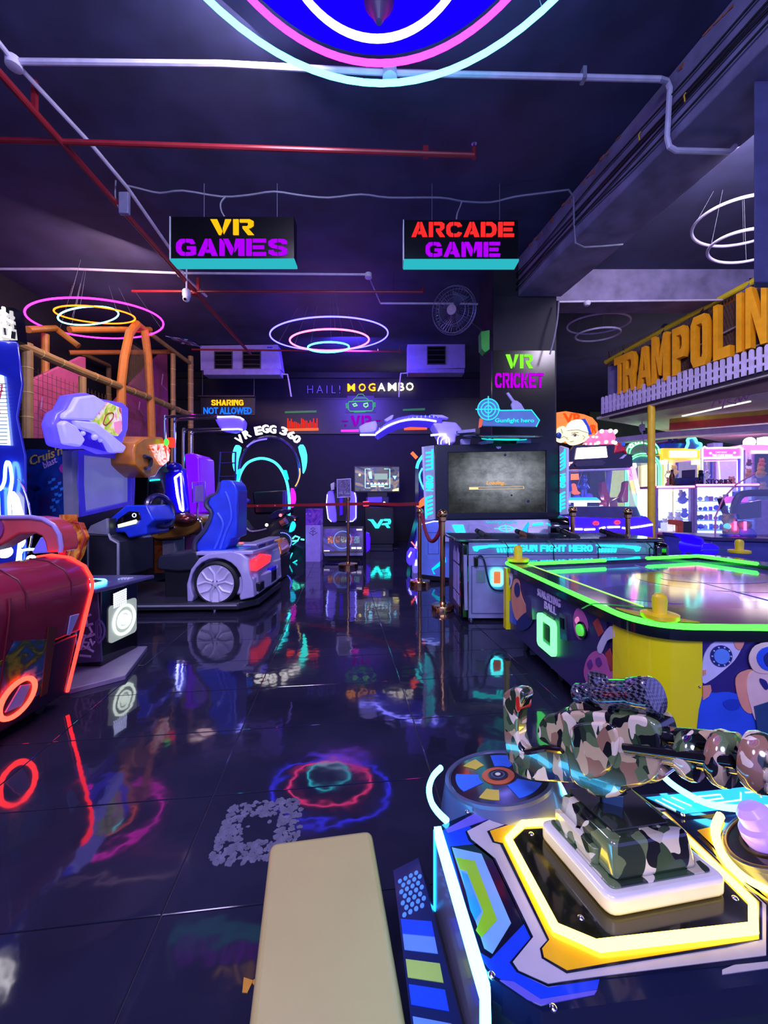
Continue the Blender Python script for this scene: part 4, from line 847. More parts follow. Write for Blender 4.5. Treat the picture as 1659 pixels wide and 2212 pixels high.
part('canopy_arc', MB().tube(smooth([f4.pt(*f4.px(x, y), 0) for x, y in [(287, 1034), (295, 1060), (318, 1040), (345, 1036)]], 4), .012, 6), e_tealsoft, t, 'teal lit arc')
part('rear_panel', MB().prism(f4, f4.pxs([(288, 1040), (345, 1036), (352, 1060), (345, 1090), (295, 1092)]), -.06, -.02), art('olive_print', [(44, 46, 54), (60, 60, 60), (34, 34, 48), (70, 50, 60)], 7, 8), t)
t2 = thing('car_tail', 'orange tail of the second racing car beyond the white one', 'car tail', (-1.4, 5.3, 0))
part('body', MB().prism(face(5.2), face(5.2).pxs([(574, 1174), (590, 1166), (600, 1170), (608, 1190), (604, 1204), (588, 1206), (576, 1200)]), -.5, 0), M('tail_amber', (205, 130, 24), .25, coat=.5), t2, bev=.03)
part('light', MB().prism(face(5.2), face(5.2).pxs([(596, 1178), (604, 1182), (607, 1196), (600, 1200)]), 0, .02), LIT('tail_orange', (230, 90, 30), (.8, .25, .06)), t2)
part('stand', MB().prism(face(5.2), face(5.2).pxs([(570, 1204), (606, 1204), (600, 1259.5), (575, 1259.5)]), -.6, -.1), m_black, t2, bev=.02)
# acrylic sign holder beside the seats
t = thing('sign_holder', 'clear acrylic holder on a chrome stand between the gold dash and the blue seat', 'sign holder', R(428, 1200, 4.7))
f = face(4.7)
part('sleeve', MB().prism(f, f.pxs([(415, 1042), (443, 1040), (444, 1084), (416, 1086)]), -.01, 0), m_glass, t); part('sleeve_edge', MB().tube([f.pt(*f.px(x, y), 0) for x, y in [(415, 1042), (443, 1040), (444, 1084), (416, 1086)]], .005, 5, True), m_chrome, t)
part('card', MB().prism(f, f.pxs([(421, 1050), (438, 1047), (439, 1082), (420, 1083)]), -.006, -.003), M('card_mauve', (140, 110, 170), .5), t)
part('stem', MB().tube(smooth([R(427, 1086, 4.7), R(427, 1120, 4.7), R(434, 1130, 4.7), R(438, 1180, 4.7), (R(438, 1180, 4.7).x, 4.7, 0.02)]), .012, 6), m_chrome, t)
part('base', MB().lathe((R(438, 1180, 4.7).x, 4.7, 0), [(.14, 0), (.14, .015), (.03, .03)], 20), m_chrome, t)
# chrome canopy with a blue hood
t = thing('vr_ride_canopy', 'bent chrome tubes carrying a blue lit hood above the racing seats', 'canopy', R(430, 1250, 6.0))
def tubes(L, d): return [R(x, y, d) for x, y in L]
for L, d in (([(356, 1240), (356, 925), (358, 908), (370, 900), (470, 897)], 5.7), ([(377, 1240), (377, 925), (380, 912), (390, 906), (470, 903)], 5.9), ([(396, 1240), (396, 950), (399, 935), (410, 928), (500, 926)], 6.3), ([(413, 1240), (413, 950), (416, 939), (424, 933), (500, 931)], 6.5)):
    part('frame_tube', MB().tube(smooth(tubes(L, d), 4), .022, 10), m_chrome, t)
f = face(5.95)
part('hood', MB().prism(f, f.pxs([(460, 899), (520, 900), (528, 910), (526, 926), (505, 934), (478, 930), (470, 918)]), -.15, 0), LIT('hood_blue', (110, 90, 230), (.06, .03, .75), .3), t, 'blue lit hood', bev=.03)
part('hood_light', MB().tube([f.pt(*f.px(x, y), .01) for x, y in [(462, 901), (505, 900), (519, 902), (527, 907)]], .012, 6), E('hood_led', (3, 3, 11)), t); part('hood_light', MB().tube([f.pt(*f.px(x, y), .01) for x, y in [(480, 928), (515, 927), (524, 929)]], .012, 6), E('hood_led', (3, 3, 11)), t)
# ================================================================== BACK WALL LIGHT ART
fb = face(10.945)
p0, p1 = fb.px(664, 850), fb.px(735, 833)
t = thing('wall_lettering', 'thin unlit pale letters HAIL! high on the back wall', 'lettering', fb.pt(*p0))
part('letters', MB().text(fb, 'HAIL!', (*p0, *p1), 0, .02, -.012, spacing=1.5), M('unlit_letter', (150, 140, 190), .4), t)
t = thing('wall_lettering', 'glowing amber and white letters MOGAMBO high on the back wall', 'lettering', fb.pt(*fb.px(751, 850)))
xs = [(751, 767), (775, 790), (796, 811), (816, 832), (838, 856), (861, 873), (877, 893)]
for k, ch in enumerate('MOGAMBO'):
    a, b = xs[k]; q0 = fb.px(a, 846 - k * .3); q1 = fb.px(b, 830 - k * .4)
    part('letter', MB().text(fb, ch, (*q0, *q1), .01, .06, .004), E('mog_amber', (2.2, .70, .03)) if k < 3 else E('mog_white', (3.0, 2.6, 2.4)), t)
def eq(label, px0, px1, y0, y1, ybar, strip, heights, lit):
    t = thing('equaliser_light', label, 'wall light', fb.pt(*fb.px(px0, y1)))
    part('base_bar', MB().prism(fb, fb.pxs([(px0, ybar), (px1, ybar - 1), (px1, y1 - 1), (px0, y1)]), 0, .04), E('eq_bar', (2.2, .13, .05)), t)
    mb = MB(); n = len(heights)
    for k, h in enumerate(heights):
        x = px0 + 3 + (px1 - px0 - 6) * k / (n - 1); mb.prism(fb, fb.pxs([(x - 1.1, ybar - 2), (x + 1.1, ybar - 2), (x + 1.1, ybar - 2 - h), (x - 1.1, ybar - 2 - h)]), 0, .02)
    part('bars', mb, E('eq_red', (.75, .025, .012)) if lit else M('eq_off', (110, 20, 50), .4), t)
    part('green_strip', MB().prism(fb, fb.pxs([(px0 - 3, strip), (px1 - 4, strip - 2), (px1 - 4, strip + 2.5), (px0 - 3, strip + 4)]), 0, .03), LIT('green_strip', (40, 110, 50), (.015, .075, .025)), t)
eq('glowing red equaliser bars on the back wall', 619, 688, 926, 931, 926, 889, [20, 14, 19, 12, 13, 12, 10, 8, 20, 18, 15, 15, 10, 16, 12, 20, 10, 20], True)
eq('red equaliser bar on the back wall behind the arched ride', 873, 922, 923, 929, 923, 884, [8, 8, 8, 8, 8, 8, 8, 8], False)
t = thing('robot_light', 'green outline of a robot head with a headset on the back wall', 'wall light', fb.pt(*fb.px(778, 890)))
mb = MB(); ol = lambda L, r=.018, closed=True: mb.tube([fb.pt(*fb.px(x, y), .02) for x, y in L], r, 6, closed)
ol([(754, 868), (804, 866), (807, 872), (806, 884), (803, 888), (757, 889), (753, 885), (752, 872)]); ol([(748, 872), (752, 872), (752, 882), (749, 882)]); ol([(806, 871), (810, 870), (810, 879), (806, 880)])
ol([(770, 858), (774, 852), (784, 852), (788, 857)], .012, False); ol([(762, 865), (768, 860), (790, 860), (796, 864)], .012, False); ol([(765, 891), (790, 890)], .012, False)
part('outline', mb, LIT('robot_green', (40, 120, 60), (.04, .28, .10)), t)
mb = MB(); ol([(762, 874), (768, 872), (772, 876), (765, 878)], .02); ol([(786, 873), (794, 871), (795, 877), (790, 880), (786, 877)], .02); part('eyes', mb, E('robot_eye', (.25, .8, .35)), t)
part('face_board', MB().prism(fb, fb.pxs([(750, 855), (808, 855), (812, 892), (746, 892)]), -.01, .008), m_black, t)
t = thing('vr_lettering', 'purple VR lettering with a pink underline on the back wall', 'lettering', fb.pt(*fb.px(775, 930)))
q0, q1 = fb.px(757, 922), fb.px(802, 898); part('letters', MB().glyphs(fb, 'VR', (*q0, *q1), 0, .03, ST, .12, STW), E('vr_violet', (.24, .0, .42)), t)
part('underline', MB().prism(fb, fb.pxs([(737, 929), (775, 928), (775, 933), (737, 933)]), 0, .03), E('vr_pink', (1.6, .05, 1.5)), t)
part('dashes', MB().prism(fb, fb.pxs([(738, 909), (752, 909), (752, 911), (738, 911)]), 0, .02).prism(fb, fb.pxs([(808, 908), (822, 907), (822, 910), (808, 910)]), 0, .02).prism(fb, fb.pxs([(744, 917), (748, 917), (748, 921), (744, 921)]), 0, .02), E('vr_dim', (.16, .0, .3)), t)
t = thing('wall_sign', 'wall sign reading SHARING NOT ALLOWED in amber and blue', 'sign', R(491, 895, 9.3))
f = face(9.3)
part('board', MB().prism(f, f.pxs([(433, 858), (551, 856), (551, 897), (433, 899)]), -.06, 0), M('board_navy', (22, 18, 36), .4), t, bev=.006)
q0, q1 = f.px(457, 876), f.px(526, 864); part('lettering', MB().glyphs(f, 'SHARING', (*q0, *q1), 0, .02, ST, .14, STW), E('sharing_amber', (1.3, .55, .01)), t)
q0, q1 = f.px(440, 895), f.px(544, 880); mb = MB(); 
part('lettering', mb.text(f, 'NOT ALLOWED', (*q0, *q1), 0, .02, .02), E('allowed_blue', (.01, .16, 1.4)), t)
part('shelf', MB().box(f.pt(f.px(491, 858)[0], f.px(491, 857)[1], .02), (1.36, .1, .03)), m_dark, t)
for x in (436, 548): part('hanger_wire', MB().cyl(f.pt(f.px(x, 858)[0], f.px(x, 858)[1], -.03), f.pt(f.px(x, 858)[0], CEIL, -.03), .004, 5), m_grey, t)

# ================================================================== VR 360 EGG RIDE
t = thing('vr_egg_ride', 'round VR egg ride with glowing arched letters and cyan rings', 'vr ride', (R(582, 1100, 8.3).x, 8.3, 0))
f = face(8.2); cx0, cy0 = f.px(582, 1018); Rg = f.px(660, 1018)[0] - cx0
def circle(r, a0, a1, n=24, c=0.0, sy=1.12): return [f.pt(cx0 + r * math.cos(math.radians(a0 + (a1 - a0) * k / n)), cy0 + r * sy * math.sin(math.radians(a0 + (a1 - a0) * k / n)), c) for k in range(n + 1)]
part('outer_ring', MB().tube(circle(Rg * .83, -35, 215, 40), .03, 8), M('ring_violet', (90, 70, 150), .2, .7), t)
def crescent(s):
    P = [(511, 962), (521, 967), (515, 990), (512, 1010), (511, 1024), (505, 1010), (503, 990), (505, 975)]
    return P if s < 0 else [(1162 - x + 4, y - 1) for x, y in P]
for s in (-1, 1): part('cyan_blade', MB().prism(f, smooth2(f.pxs(crescent(s)), 2), -.03, .04), E('blade_cyan', (.1, 2.6, 2.4)), t, 'glowing cyan blade')
word = [('V', 519, 950, 38), ('R', 534, 938, 26), ('E', 559, 931, 12), ('G', 574, 927, 3), ('G', 590, 928, -3), ('3', 614, 932, -16), ('6', 630, 940, -26), ('0', 642, 949, -40)]
for ch, x, y, rot in word:
    c = f.px(x, y); a = math.radians(rot); fr = Fr(f.pt(*c, .02), (math.cos(a), 0, math.sin(a)), (-math.sin(a), 0, math.cos(a)))
    part('letter', MB().text(fr, ch, (-.07, -.085, .07, .085), -.02, .04, .02), E('egg_letter', (3, 2.8, 2.9)), t)
part('letter_arch', MB().tube(circle(Rg * .86, 35, 145, 20), .022, 6), M('arch_dark', (30, 22, 60), .3), t)
part('inner_ring', MB().tube(smooth([f.pt(*f.px(x, y), .25) for x, y in [(522, 1076), (524, 1042), (532, 1018), (546, 1001), (570, 993), (592, 997), (608, 1008), (620, 1027), (628, 1052), (631, 1085), (631, 1116)]], 4), .026, 8), E('inner_cyan', (.12, 3.2, 3.4)), t, 'cyan inner arch')
part('ring_clamp', MB().prism(f, f.pxs([(524, 1018), (530, 1015), (529, 1030), (522, 1042)]), .22, .3).prism(f, f.pxs([(618, 1018), (625, 1018), (630, 1036), (626, 1040)]), .22, .3), E('clamp_cyan', (.02, .9, 1.2)), t)
part('highlight_trim', MB().tube(smooth([f.pt(*f.px(x, y), .05) for x, y in [(535, 966), (545, 958), (560, 952), (578, 949)]], 3), .016, 6), E('trim_indigo', (.25, .18, 2.2)), t)
part('amber_trim', MB().tube(smooth([f.pt(*f.px(x, y), .05) for x, y in [(648, 1012), (649, 1025), (645, 1040), (639, 1051)]], 3), .014, 6), E('trim_amber', (.9, .5, .18)), t)
part('seat', MB().prism(f, f.pxs([(540, 1060), (620, 1055), (624, 1110), (545, 1112)]), -.5, -.1), M('egg_black', (14, 12, 30), .3), t, bev=.05)
part('headset', MB().prism(f, f.pxs([(528, 1071), (534, 1071), (550, 1080), (549, 1086), (540, 1084), (530, 1078)]), .25, .35), M('headset_violet', (80, 56, 200), .3), t, bev=.01)
part('stand', MB().prism(f, f.pxs([(521, 1078), (527, 1078), (527, 1125), (521, 1125)]), .2, .28).prism(f, f.pxs([(618, 1062), (624, 1062), (624, 1130), (617, 1130)]), .2, .28), M('stand_violet', (70, 40, 160), .3), t)
part('side_lamp', MB().prism(f, smooth2(f.pxs([(633, 1055), (640, 1062), (642, 1080), (637, 1095), (632, 1092)]), 2), .1, .2), E('lamp_pink_indigo', (.9, .02, .9)), t, 'pink side lamp')
part('red_lamp', MB().prism(f, f.pxs([(528, 1102), (537, 1101), (536, 1118), (535, 1129), (532, 1129), (530, 1118)]), .3, .36), E('lamp_redorange', (2.4, .14, .05)), t, 'red lamp')
part('base', MB().lathe((cx0 + f.o.x, 8.35, 0), [(.85, 0), (.85, .12), (.6, .22)], 32), m_black, t, bev=.01)
part('frame_ladder', MB().tube([R(472, 1040, 7.6), R(476, 976, 7.6)], .018, 6).tube([R(508, 1040, 7.6), R(509, 976, 7.6)], .018, 6).tube([R(474, 1001, 7.6), R(508, 1000, 7.6)], .014, 6).tube([R(474, 1030, 7.6), R(508, 1029, 7.6)], .014, 6).tube([R(476, 978, 7.6), R(509, 977, 7.6)], .014, 6).tube([R(473, 1040, 7.6), (R(473, 1040, 7.6).x, 7.6, 0)], .018, 6).tube([R(508, 1040, 7.6), (R(508, 1040, 7.6).x, 7.6, 0)], .018, 6), M('ladder_indigo', (46, 40, 130), .3, .3), t)

# ================================================================== VR MOTORBIKE
t = thing('vr_motorbike', 'dark VR motorbike ride with a blue dotted wheel light and teal frame', 'vr motorbike', (R(600, 1100, 7.1).x, 7.1, 0))
f = face(7.1)
part('body', MB().prism(f, smooth2(f.pxs([(512, 1123), (526, 1126), (540, 1146), (572, 1142), (600, 1118), (618, 1114), (640, 1118), (626, 1134), (606, 1150), (580, 1165), (540, 1172), (512, 1170)]), 2), -.3, 0), M('bike_charcoal', (38, 34, 46), .3), t, bev=.03)
part('tank', MB().prism(f, smooth2(f.pxs([(584, 1112), (600, 1102), (622, 1100), (622, 1108), (604, 1118), (586, 1122)]), 2), -.25, .03), M('bike_navy', (24, 22, 70), .25, coat=.5), t, bev=.02)
part('seat_trim', MB().tube(smooth([f.pt(*f.px(x, y), .01) for x, y in [(514, 1125), (526, 1133), (540, 1147), (560, 1146), (576, 1142)]], 3), .016, 6), M('trim_pearl', (150, 140, 170), .3), t)
part('exhaust', MB().cyl(R(606, 1132, 7.0), R(618, 1125, 7.02), .06, 14), M('exhaust_rust', (150, 60, 50), .4), t); part('exhaust_cap', MB().cyl(R(616.5, 1126, 6.98), R(620, 1124, 6.98), .062, 14), M('cap_lilac', (150, 130, 190), .3, .5), t)
part('tail', MB().prism(f, f.pxs([(612, 1116), (641, 1118), (636, 1124), (618, 1128)]), -.12, .04), m_blackgloss, t, bev=.008)
for x, y, r in ((606, 1113, .03), (637, 1123, .015)): part('tail_lamp', MB().ball(R(x, y, 7.0), r, 10), E('tail_lamp_pink', (2.2, .3, .35)), t, 'pink tail lamp')
part('head_lamp', MB().ball(R(576, 1134, 6.95), .03, 12), E('head_lamp_cream', (2.2, 2.0, 1.2)), t)
wc = R(607, 1170, 7.05); o = part('wheel', MB().lathe(wc, [(.10, -.06), (.2, -.08), (.235, -.05), (.24, 0), (.235, .05), (.2, .08)], 28, (.5, -1, 0)), M('bike_tyre', (16, 16, 30), .5), t)
wa = Vector((.5, -1, 0)).normalized(); wx = wa.cross(Vector((0, 0, 1))).normalized(); mb = MB()
for k in range(20): a = math.radians(-95 + 190 * k / 19); mb.ball(wc + wa * .085 + wx * (-.17 * math.cos(a)) + Vector((0, 0, .17 * math.sin(a))), .009, 6)
part('dot_lights', mb, E('dot_blue', (.5, .7, 8)), o, 'ring of blue dot lights'); part('hub', MB().cyl(wc, wc + wa * .09, .05, 14), M('hub_teal', (20, 90, 110), .3), o)
tl = lambda L, r, mat, n='frame_light', lab=None: part(n, MB().tube([f.pt(*f.px(x, y), .08) for x, y in L], r, 6), mat, t, lab)
tl([(634, 1163), (640, 1157), (649, 1160), (645, 1167), (634, 1168)], .016, E('bike_mint', (.15, 2.2, 1.5))); tl([(652, 1164), (659, 1165)], .016, E('bike_mint', (.15, 2.2, 1.5)))
tl([(634, 1193), (625, 1212)], .012, e_tealsoft); tl([(589, 1222), (624, 1221), (644, 1209)], .014, e_tealsoft, lab='teal base light'); tl([(634, 1176), (644, 1168)], .012, e_tealsoft); tl([(582, 1212), (588, 1222)], .016, e_tealsoft)
part('fork_glow', MB().prism(f, smooth2(f.pxs([(633, 1126), (638, 1134), (634, 1146), (626, 1149), (628, 1136)]), 2), -.05, .05), E('fork_cyan', (.02, .75, 1.3)), t)
part('stand', MB().prism(f, f.pxs([(545, 1165), (600, 1160), (655, 1185), (660, 1226), (545, 1226)]), -.5, -.12), M('bike_stand', (12, 40, 52), .3), t, bev=.03)

# ================================================================== CENTRE: POSTS, SCREENS, VR CABINETS
d = 7.1; x0, x1 = R(660, 1213, d).x, R(692, 1213, d).x; ztop = R(676, 1099, d).z
t = thing('ticket_kiosk', 'slim white kiosk post with a violet header between the motorbike and the card screen', 'kiosk', ((x0 + x1) / 2, d, 0))
part('body', MB().box(((x0 + x1) / 2, d + .15, R(0, 1135, d).z / 2 + .0), (x1 - x0, .3, R(0, 1134, d).z)), LIT('kiosk_lilac', (150, 130, 215), (.03, .015, .10)), t, bev=.008)
part('header', MB().box(((x0 + x1) / 2, d + .15, (R(0, 1134, d).z + ztop) / 2), (x1 - x0, .3, ztop - R(0, 1134, d).z)), art('kiosk_print', [(60, 20, 150), (120, 50, 180), (40, 20, 170), (190, 90, 170)], 6, 3, em=.25), t, bev=.006)
f = face(d - .002); mb = MB(); 
for L in ([(671, 1142), (676, 1140), (681, 1142), (676, 1146), (671, 1142)], [(667, 1150), (671, 1153), (676, 1156), (681, 1153), (685, 1150)], [(676, 1146), (676, 1158)], [(670, 1148), (682, 1148)]): mb.tube([f.pt(*f.px(x, y), 0) for x, y in L], .006, 5)
part('crest', mb, M('crest_grey', (90, 76, 130), .5), t)
# stanchions
def stanchion(label, x, y, group=None, h=1.0, r=.17, ball=True):
    t = thing('stanchion', label, 'stanchion', (x, y, 0), group)
    part('base', MB().lathe((x, y, 0), [(r, 0), (r, .05), (r * .93, .062), (.04, .07), (.03, .09)], 32), m_brass, t)
    part('post', MB().cyl((x, y, .06), (x, y, h - .05), .026, 16), m_brass, t)
    part('collar', MB().lathe((x, y, h - .1), [(.026, 0), (.038, .01), (.038, .05), (.026, .06)], 18), m_brass, t)
    if ball: part('finial', MB().ball((x, y, h - .02), .05, 18), m_brass, t)
    return t
def GB(px, py): return G(px, py, 0.03)
a = GB(907, 1258); b = GB(956, 1312); c = GB(752, 1221)
stanchion('brass stanchion between the lit side of the shooting game and the arched ride', a.x, a.y, r=.14)
stanchion('brass stanchion standing at the left end of the gun desk', b.x, b.y, r=.115)
t = stanchion('brass stanchion carrying a clear notice holder and the red belt', c.x, c.y, h=1.23, ball=False)
f = face(c.y - .03)
part('notice_frame', MB().ring(f, f.pxs([(727, 1035), (758, 1033), (759, 1074), (728, 1076)]), f.pxs([(729, 1037), (756, 1035.5), (757, 1072), (730, 1074)]), -.012, .006), M('frame_silver', (170, 165, 200), .25, .6), t, bev=.003)
part('notice', MB().prism(f, f.pxs([(729, 1037), (756, 1035.5), (757, 1072), (730, 1074)]), -.006, 0), art('notice_print', [(60, 46, 100), (110, 90, 150), (50, 36, 90), (180, 160, 190)], 14, 2), t)
q0, q1 = f.px(733, 1068), f.px(755, 1061); part('notice_text', MB().text(f, 'VR Ride', (*q0, *q1), 0, .003), M('notice_text', (140, 140, 190), .5), t)
pts = smooth([(a.x + .02, a.y - .02, .96), R(917, 1140, a.y - .2), R(925, 1162, a.y - .6), R(933, 1169, a.y - .8), R(942, 1163, a.y - 1.0), R(952, 1140, b.y + .15), (b.x - .03, b.y, .96)], 4)
t = thing('barrier_rope', 'sagging crimson rope hung between the two brass stanchions by the gun desk', 'rope', pts[10])
part('rope', MB().tube(pts, .022, 10), M('crimson_velvet', (130, 22, 50), .7, bump=.4, scale=60), t)
for e in (pts[0], pts[-1]): part('snap_hook', MB().ball(e, .028, 10), m_brass, t)
pts = [R(518, 1093, 7.4), R(600, 1092, 7.0), Vector((c.x - .02, c.y, R(745, 1089, c.y).z)), R(800, 1088, 6.2), R(860, 1090, 5.8), R(905, 1088, a.y + .02)]
t = thing('belt_barrier', 'red retractable belt stretched across the middle of the hall', 'belt', pts[2]); mb = MB()
for p, q in zip(pts, pts[1:]):
    w = Vector((0, 0, .024)); nn = (q - p).cross(Vector((0, 0, 1))).normalized() * .003
    mb.add([p - w - nn, q - w - nn, q + w - nn, p + w - nn, p - w + nn, q - w + nn, q + w + nn, p + w + nn], [(0, 1, 2, 3), (7, 6, 5, 4), (0, 4, 5, 1), (3, 2, 6, 7), (0, 3, 7, 4), (1, 5, 6, 2)])
part('belt', mb, M('belt_red', (150, 30, 40), .5), t); mb = MB()
for x, y in ((556, 1092.5), (594, 1092), (666, 1091), (702, 1090.5)): mb.cyl(R(x, y, 6.8), R(x, y, 6.83), .012, 8)
part('mark', mb, M('belt_mark', (190, 110, 150), .5), t, kind='stuff')
# VR screen, headset, cabinet
d = 9.9; f = face(d)
t = thing('vr_screen', 'wall of the VR zone monitor showing a blue framed game menu', 'monitor', f.pt(*f.px(815, 1062)))
part('case', MB().prism(f, f.pxs([(764, 1006), (864, 1006), (864, 1064), (764, 1064)]), -.06, 0), m_black, t, bev=.008)
part('picture', MB().prism(f, f.pxs([(767, 1009), (862, 1009), (862, 1061), (767, 1061)]), 0, .006), art('menu_print', [(30, 36, 56), (90, 84, 60), (50, 70, 96), (150, 130, 80), (60, 84, 110)], 2.6, 4, em=.7), t, 'lit game picture')
mb = MB(); 
for L in ([(800, 1013), (789, 1013), (789, 1054), (800, 1054)], [(830, 1013), (842, 1013), (842, 1054), (830, 1054)], [(800, 1047), (838, 1047)]): mb.tube([f.pt(*f.px(x, y), .01) for x, y in L], .010, 5)
mb.prism(f, f.pxs([(796, 1020), (802, 1018), (804, 1034), (798, 1034)]), .006, .012); mb.prism(f, f.pxs([(848, 1028), (857, 1028), (853, 1036)]), .006, .012)
part('menu_frame', mb, E('menu_blue', (.5, 1.2, 1.9)), t); part('menu_panel', MB().prism(f, f.pxs([(809, 1023), (837, 1023), (837, 1036), (809, 1036)]), .006, .012), E('menu_grey', (.28, .38, .4)), t)
mb = MB()
for k in range(6): mb.prism(f, f.pxs([(792 + 8 * k, 1043), (797 + 8 * k, 1043), (797 + 8 * k, 1046), (792 + 8 * k, 1046)]), .008, .013)
for x in (801, 818): mb.prism(f, f.pxs([(x, 1049), (x + 12, 1049), (x + 12, 1052), (x, 1052)]), .008, .013)
part('menu_button', mb, E('menu_pale', (1.0, 1.2, 1.4)), t); part('glint', MB().prism(f, f.pxs([(848, 1058), (861, 1054), (861, 1060), (848, 1061)]), .007, .012).ball(f.pt(*f.px(777, 1026), .01), .03, 8), E('menu_yellow', (2.0, 1.7, .5)), t)
part('stand', MB().box((f.px(815, 0)[0], d + .02, (R(0, 1064, d).z) / 2), (.5, .08, R(0, 1064, d).z)), m_black, t)
t = thing('vr_cabinet', 'black VR cabinet with a glowing cyan VR emblem', 'vr cabinet', (f.px(820, 0)[0], 9.3, 0))
d = 9.3; f = face(d)
part('body', MB().prism(f, f.pxs([(787, 1094), (850, 1096), (852, 1176), (789, 1176)]), -.5, 0), m_black, t, bev=.02)
part('foot', MB().prism(f, f.pxs([(792, 1174), (848, 1174), (848, 1183), (792, 1183)]), -.45, -.03), m_dark, t)
q0, q1 = f.px(795, 1141), f.px(845, 1121); mb = MB()
mb.prism(f, f.pxs([(794, 1122), (806, 1122), (815, 1133), (822, 1122), (829, 1122), (818, 1141), (811, 1141), (801, 1126)]), 0, .03)
mb.prism(f, f.pxs([(830, 1121), (843, 1121), (845, 1126), (843, 1132), (838, 1133), (843, 1140), (836, 1140), (832, 1134), (824, 1134), (826, 1131), (838, 1129), (839, 1126), (829, 1125)]), 0, .03)
part('emblem', mb, E('emblem_cyan', (.05, 2.2, 2.2)), t, 'cyan VR emblem')
part('crown', MB().prism(f, f.pxs([(790, 1074), (840, 1073), (840, 1090), (790, 1090)]), -.4, -.1), M('crown_indigo', (30, 14, 90), .3), t, bev=.01); part('label_panel', MB().prism(f, f.pxs([(794, 1074), (825, 1073), (825, 1085), (794, 1086)]), -.1, -.08), LIT('label_indigo', (70, 50, 210), (.05, .02, .4)), t)
part('red_lamp', MB().prism(f, f.pxs([(784, 1083), (797, 1082), (797, 1093), (785, 1094)]), .0, .06), E('lamp_rose', (1.6, .08, .2)), t, 'rose red lamp', bev=.01); part('lamp_dot', MB().ball(R(830, 1086, 9.2), .03, 8), E('lamp_cream2', (1.8, 1.5, 1.2)), t)
d = 8.0; f = face(d)
t = thing('vr_chair', 'VR chair with two lilac lit side wings and a dark middle', 'vr chair', (f.px(738, 0)[0], d, 0))
wing = LIT('wing_lilac', (130, 110, 230), (.06, .03, .42))
part('wing', MB().prism(f, smooth2(f.pxs([(706, 1066), (714, 1060), (720, 1064), (724, 1090), (727, 1127), (714, 1126), (708, 1118), (705, 1090)]), 2), -.3, 0), wing, t, bev=.02)
part('wing', MB().prism(f, smooth2(f.pxs([(752, 1062), (764, 1063), (769, 1072), (769, 1118), (764, 1126), (748, 1126), (751, 1090)]), 2), -.3, 0), wing, t, bev=.02)
part('seat_middle', MB().prism(f, f.pxs([(718, 1062), (754, 1062), (752, 1128), (724, 1128)]), -.28, -.04), m_black, t, bev=.02); part('centre_light', MB().prism(f, f.pxs([(733, 1068), (740, 1068), (740, 1112), (734, 1114)]), -.03, .0), E('centre_indigo', (.05, .01, .7)), t)
mb = MB(); mb.tube([f.pt(*f.px(x, y), .01) for x, y in [(707, 1068), (705, 1090), (709, 1120), (716, 1127)]], .010, 6); mb.tube([f.pt(*f.px(x, y), .01) for x, y in [(766, 1064), (769, 1076), (769, 1118), (762, 1126), (748, 1127)]], .010, 6)
part('edge_light', mb, E('wing_edge', (1.2, 1.2, 4)), t); part('stem', MB().box((f.px(738, 0)[0], d + .1, .3), (.15, .15, .6)), m_black, t)
o = part('headset', MB().ball(f.pt(*f.px(722, 1052), .06), .09, 14, sq=(1.1, .8, .9)), m_dark, t); part('visor', MB().prism(f, f.pxs([(716, 1046), (724, 1042), (724, 1058), (717, 1060)]), .1, .15), M('visor_white', (210, 200, 225), .3), o, bev=.01)
# tilted card screen
d = 7.3; f = Fr(R(742, 1190, d), (1, 0, 0), (0, .35, 1))
t = thing('card_screen', 'tilted touch screen showing five game cards in front of the VR chair', 'touch screen', R(742, 1190, d))
part('case', MB().prism(f, f.pxs([(695, 1137), (786, 1136), (786, 1195), (696, 1196)]), -.06, 0), m_black, t, bev=.01)
part('picture', MB().prism(f, f.pxs([(698, 1142), (783, 1141), (784, 1190), (699, 1191)]), 0, .006), art('card_sky', [(40, 16, 90), (70, 30, 150), (30, 14, 70), (60, 60, 160)], 2.5, 6, em=.35), t, 'violet screen picture')
cols = [(200, 110, 70), (170, 100, 80), (110, 120, 110), (200, 60, 90), (130, 180, 210)]
for k, cc in enumerate(cols):
    x = 708 + 14.2 * k; part('game_card', MB().prism(f, f.pxs([(x, 1159), (x + 12, 1159), (x + 12, 1174), (x, 1174)]), .006, .012), art('card_%d' % k, [cc, tuple(v // 3 for v in cc), tuple(min(255, v + 30) for v in cc)], 12, k, em=.7), t)
mb = MB(); mb.tube([f.pt(f.px(740, 1166)[0] + .17 * math.cos(a), f.px(740, 1166)[1] + .17 * math.sin(a), .008) for a in [2 * PI * k / 36 for k in range(36)]], .008, 5, True); part('halo', mb, E('halo_blue', (.15, .3, 1.2)), t)
mb = MB(); mb.prism(f, f.pxs([(759, 1182), (769, 1182), (769, 1186), (759, 1186)]), .006, .012); mb.prism(f, f.pxs([(771, 1182), (781, 1182), (781, 1186), (771, 1186)]), .006, .012); mb.prism(f, f.pxs([(700, 1189), (712, 1189), (712, 1191), (700, 1191)]), .006, .012); mb.prism(f, f.pxs([(770, 1143), (782, 1143), (782, 1146), (770, 1146)]), .006, .012)
part('screen_button', mb, E('btn_white', (1.0, .9, 1.3)), t); part('plinth', MB().box((R(742, 0, d).x, d + .25, .09), (.62, .3, .18)), m_black, t); part('ledge', MB().prism(f, f.pxs([(700, 1196), (784, 1195), (784, 1201), (702, 1202)]), -.04, .04), M('ledge_indigo', (60, 50, 130), .3), t)
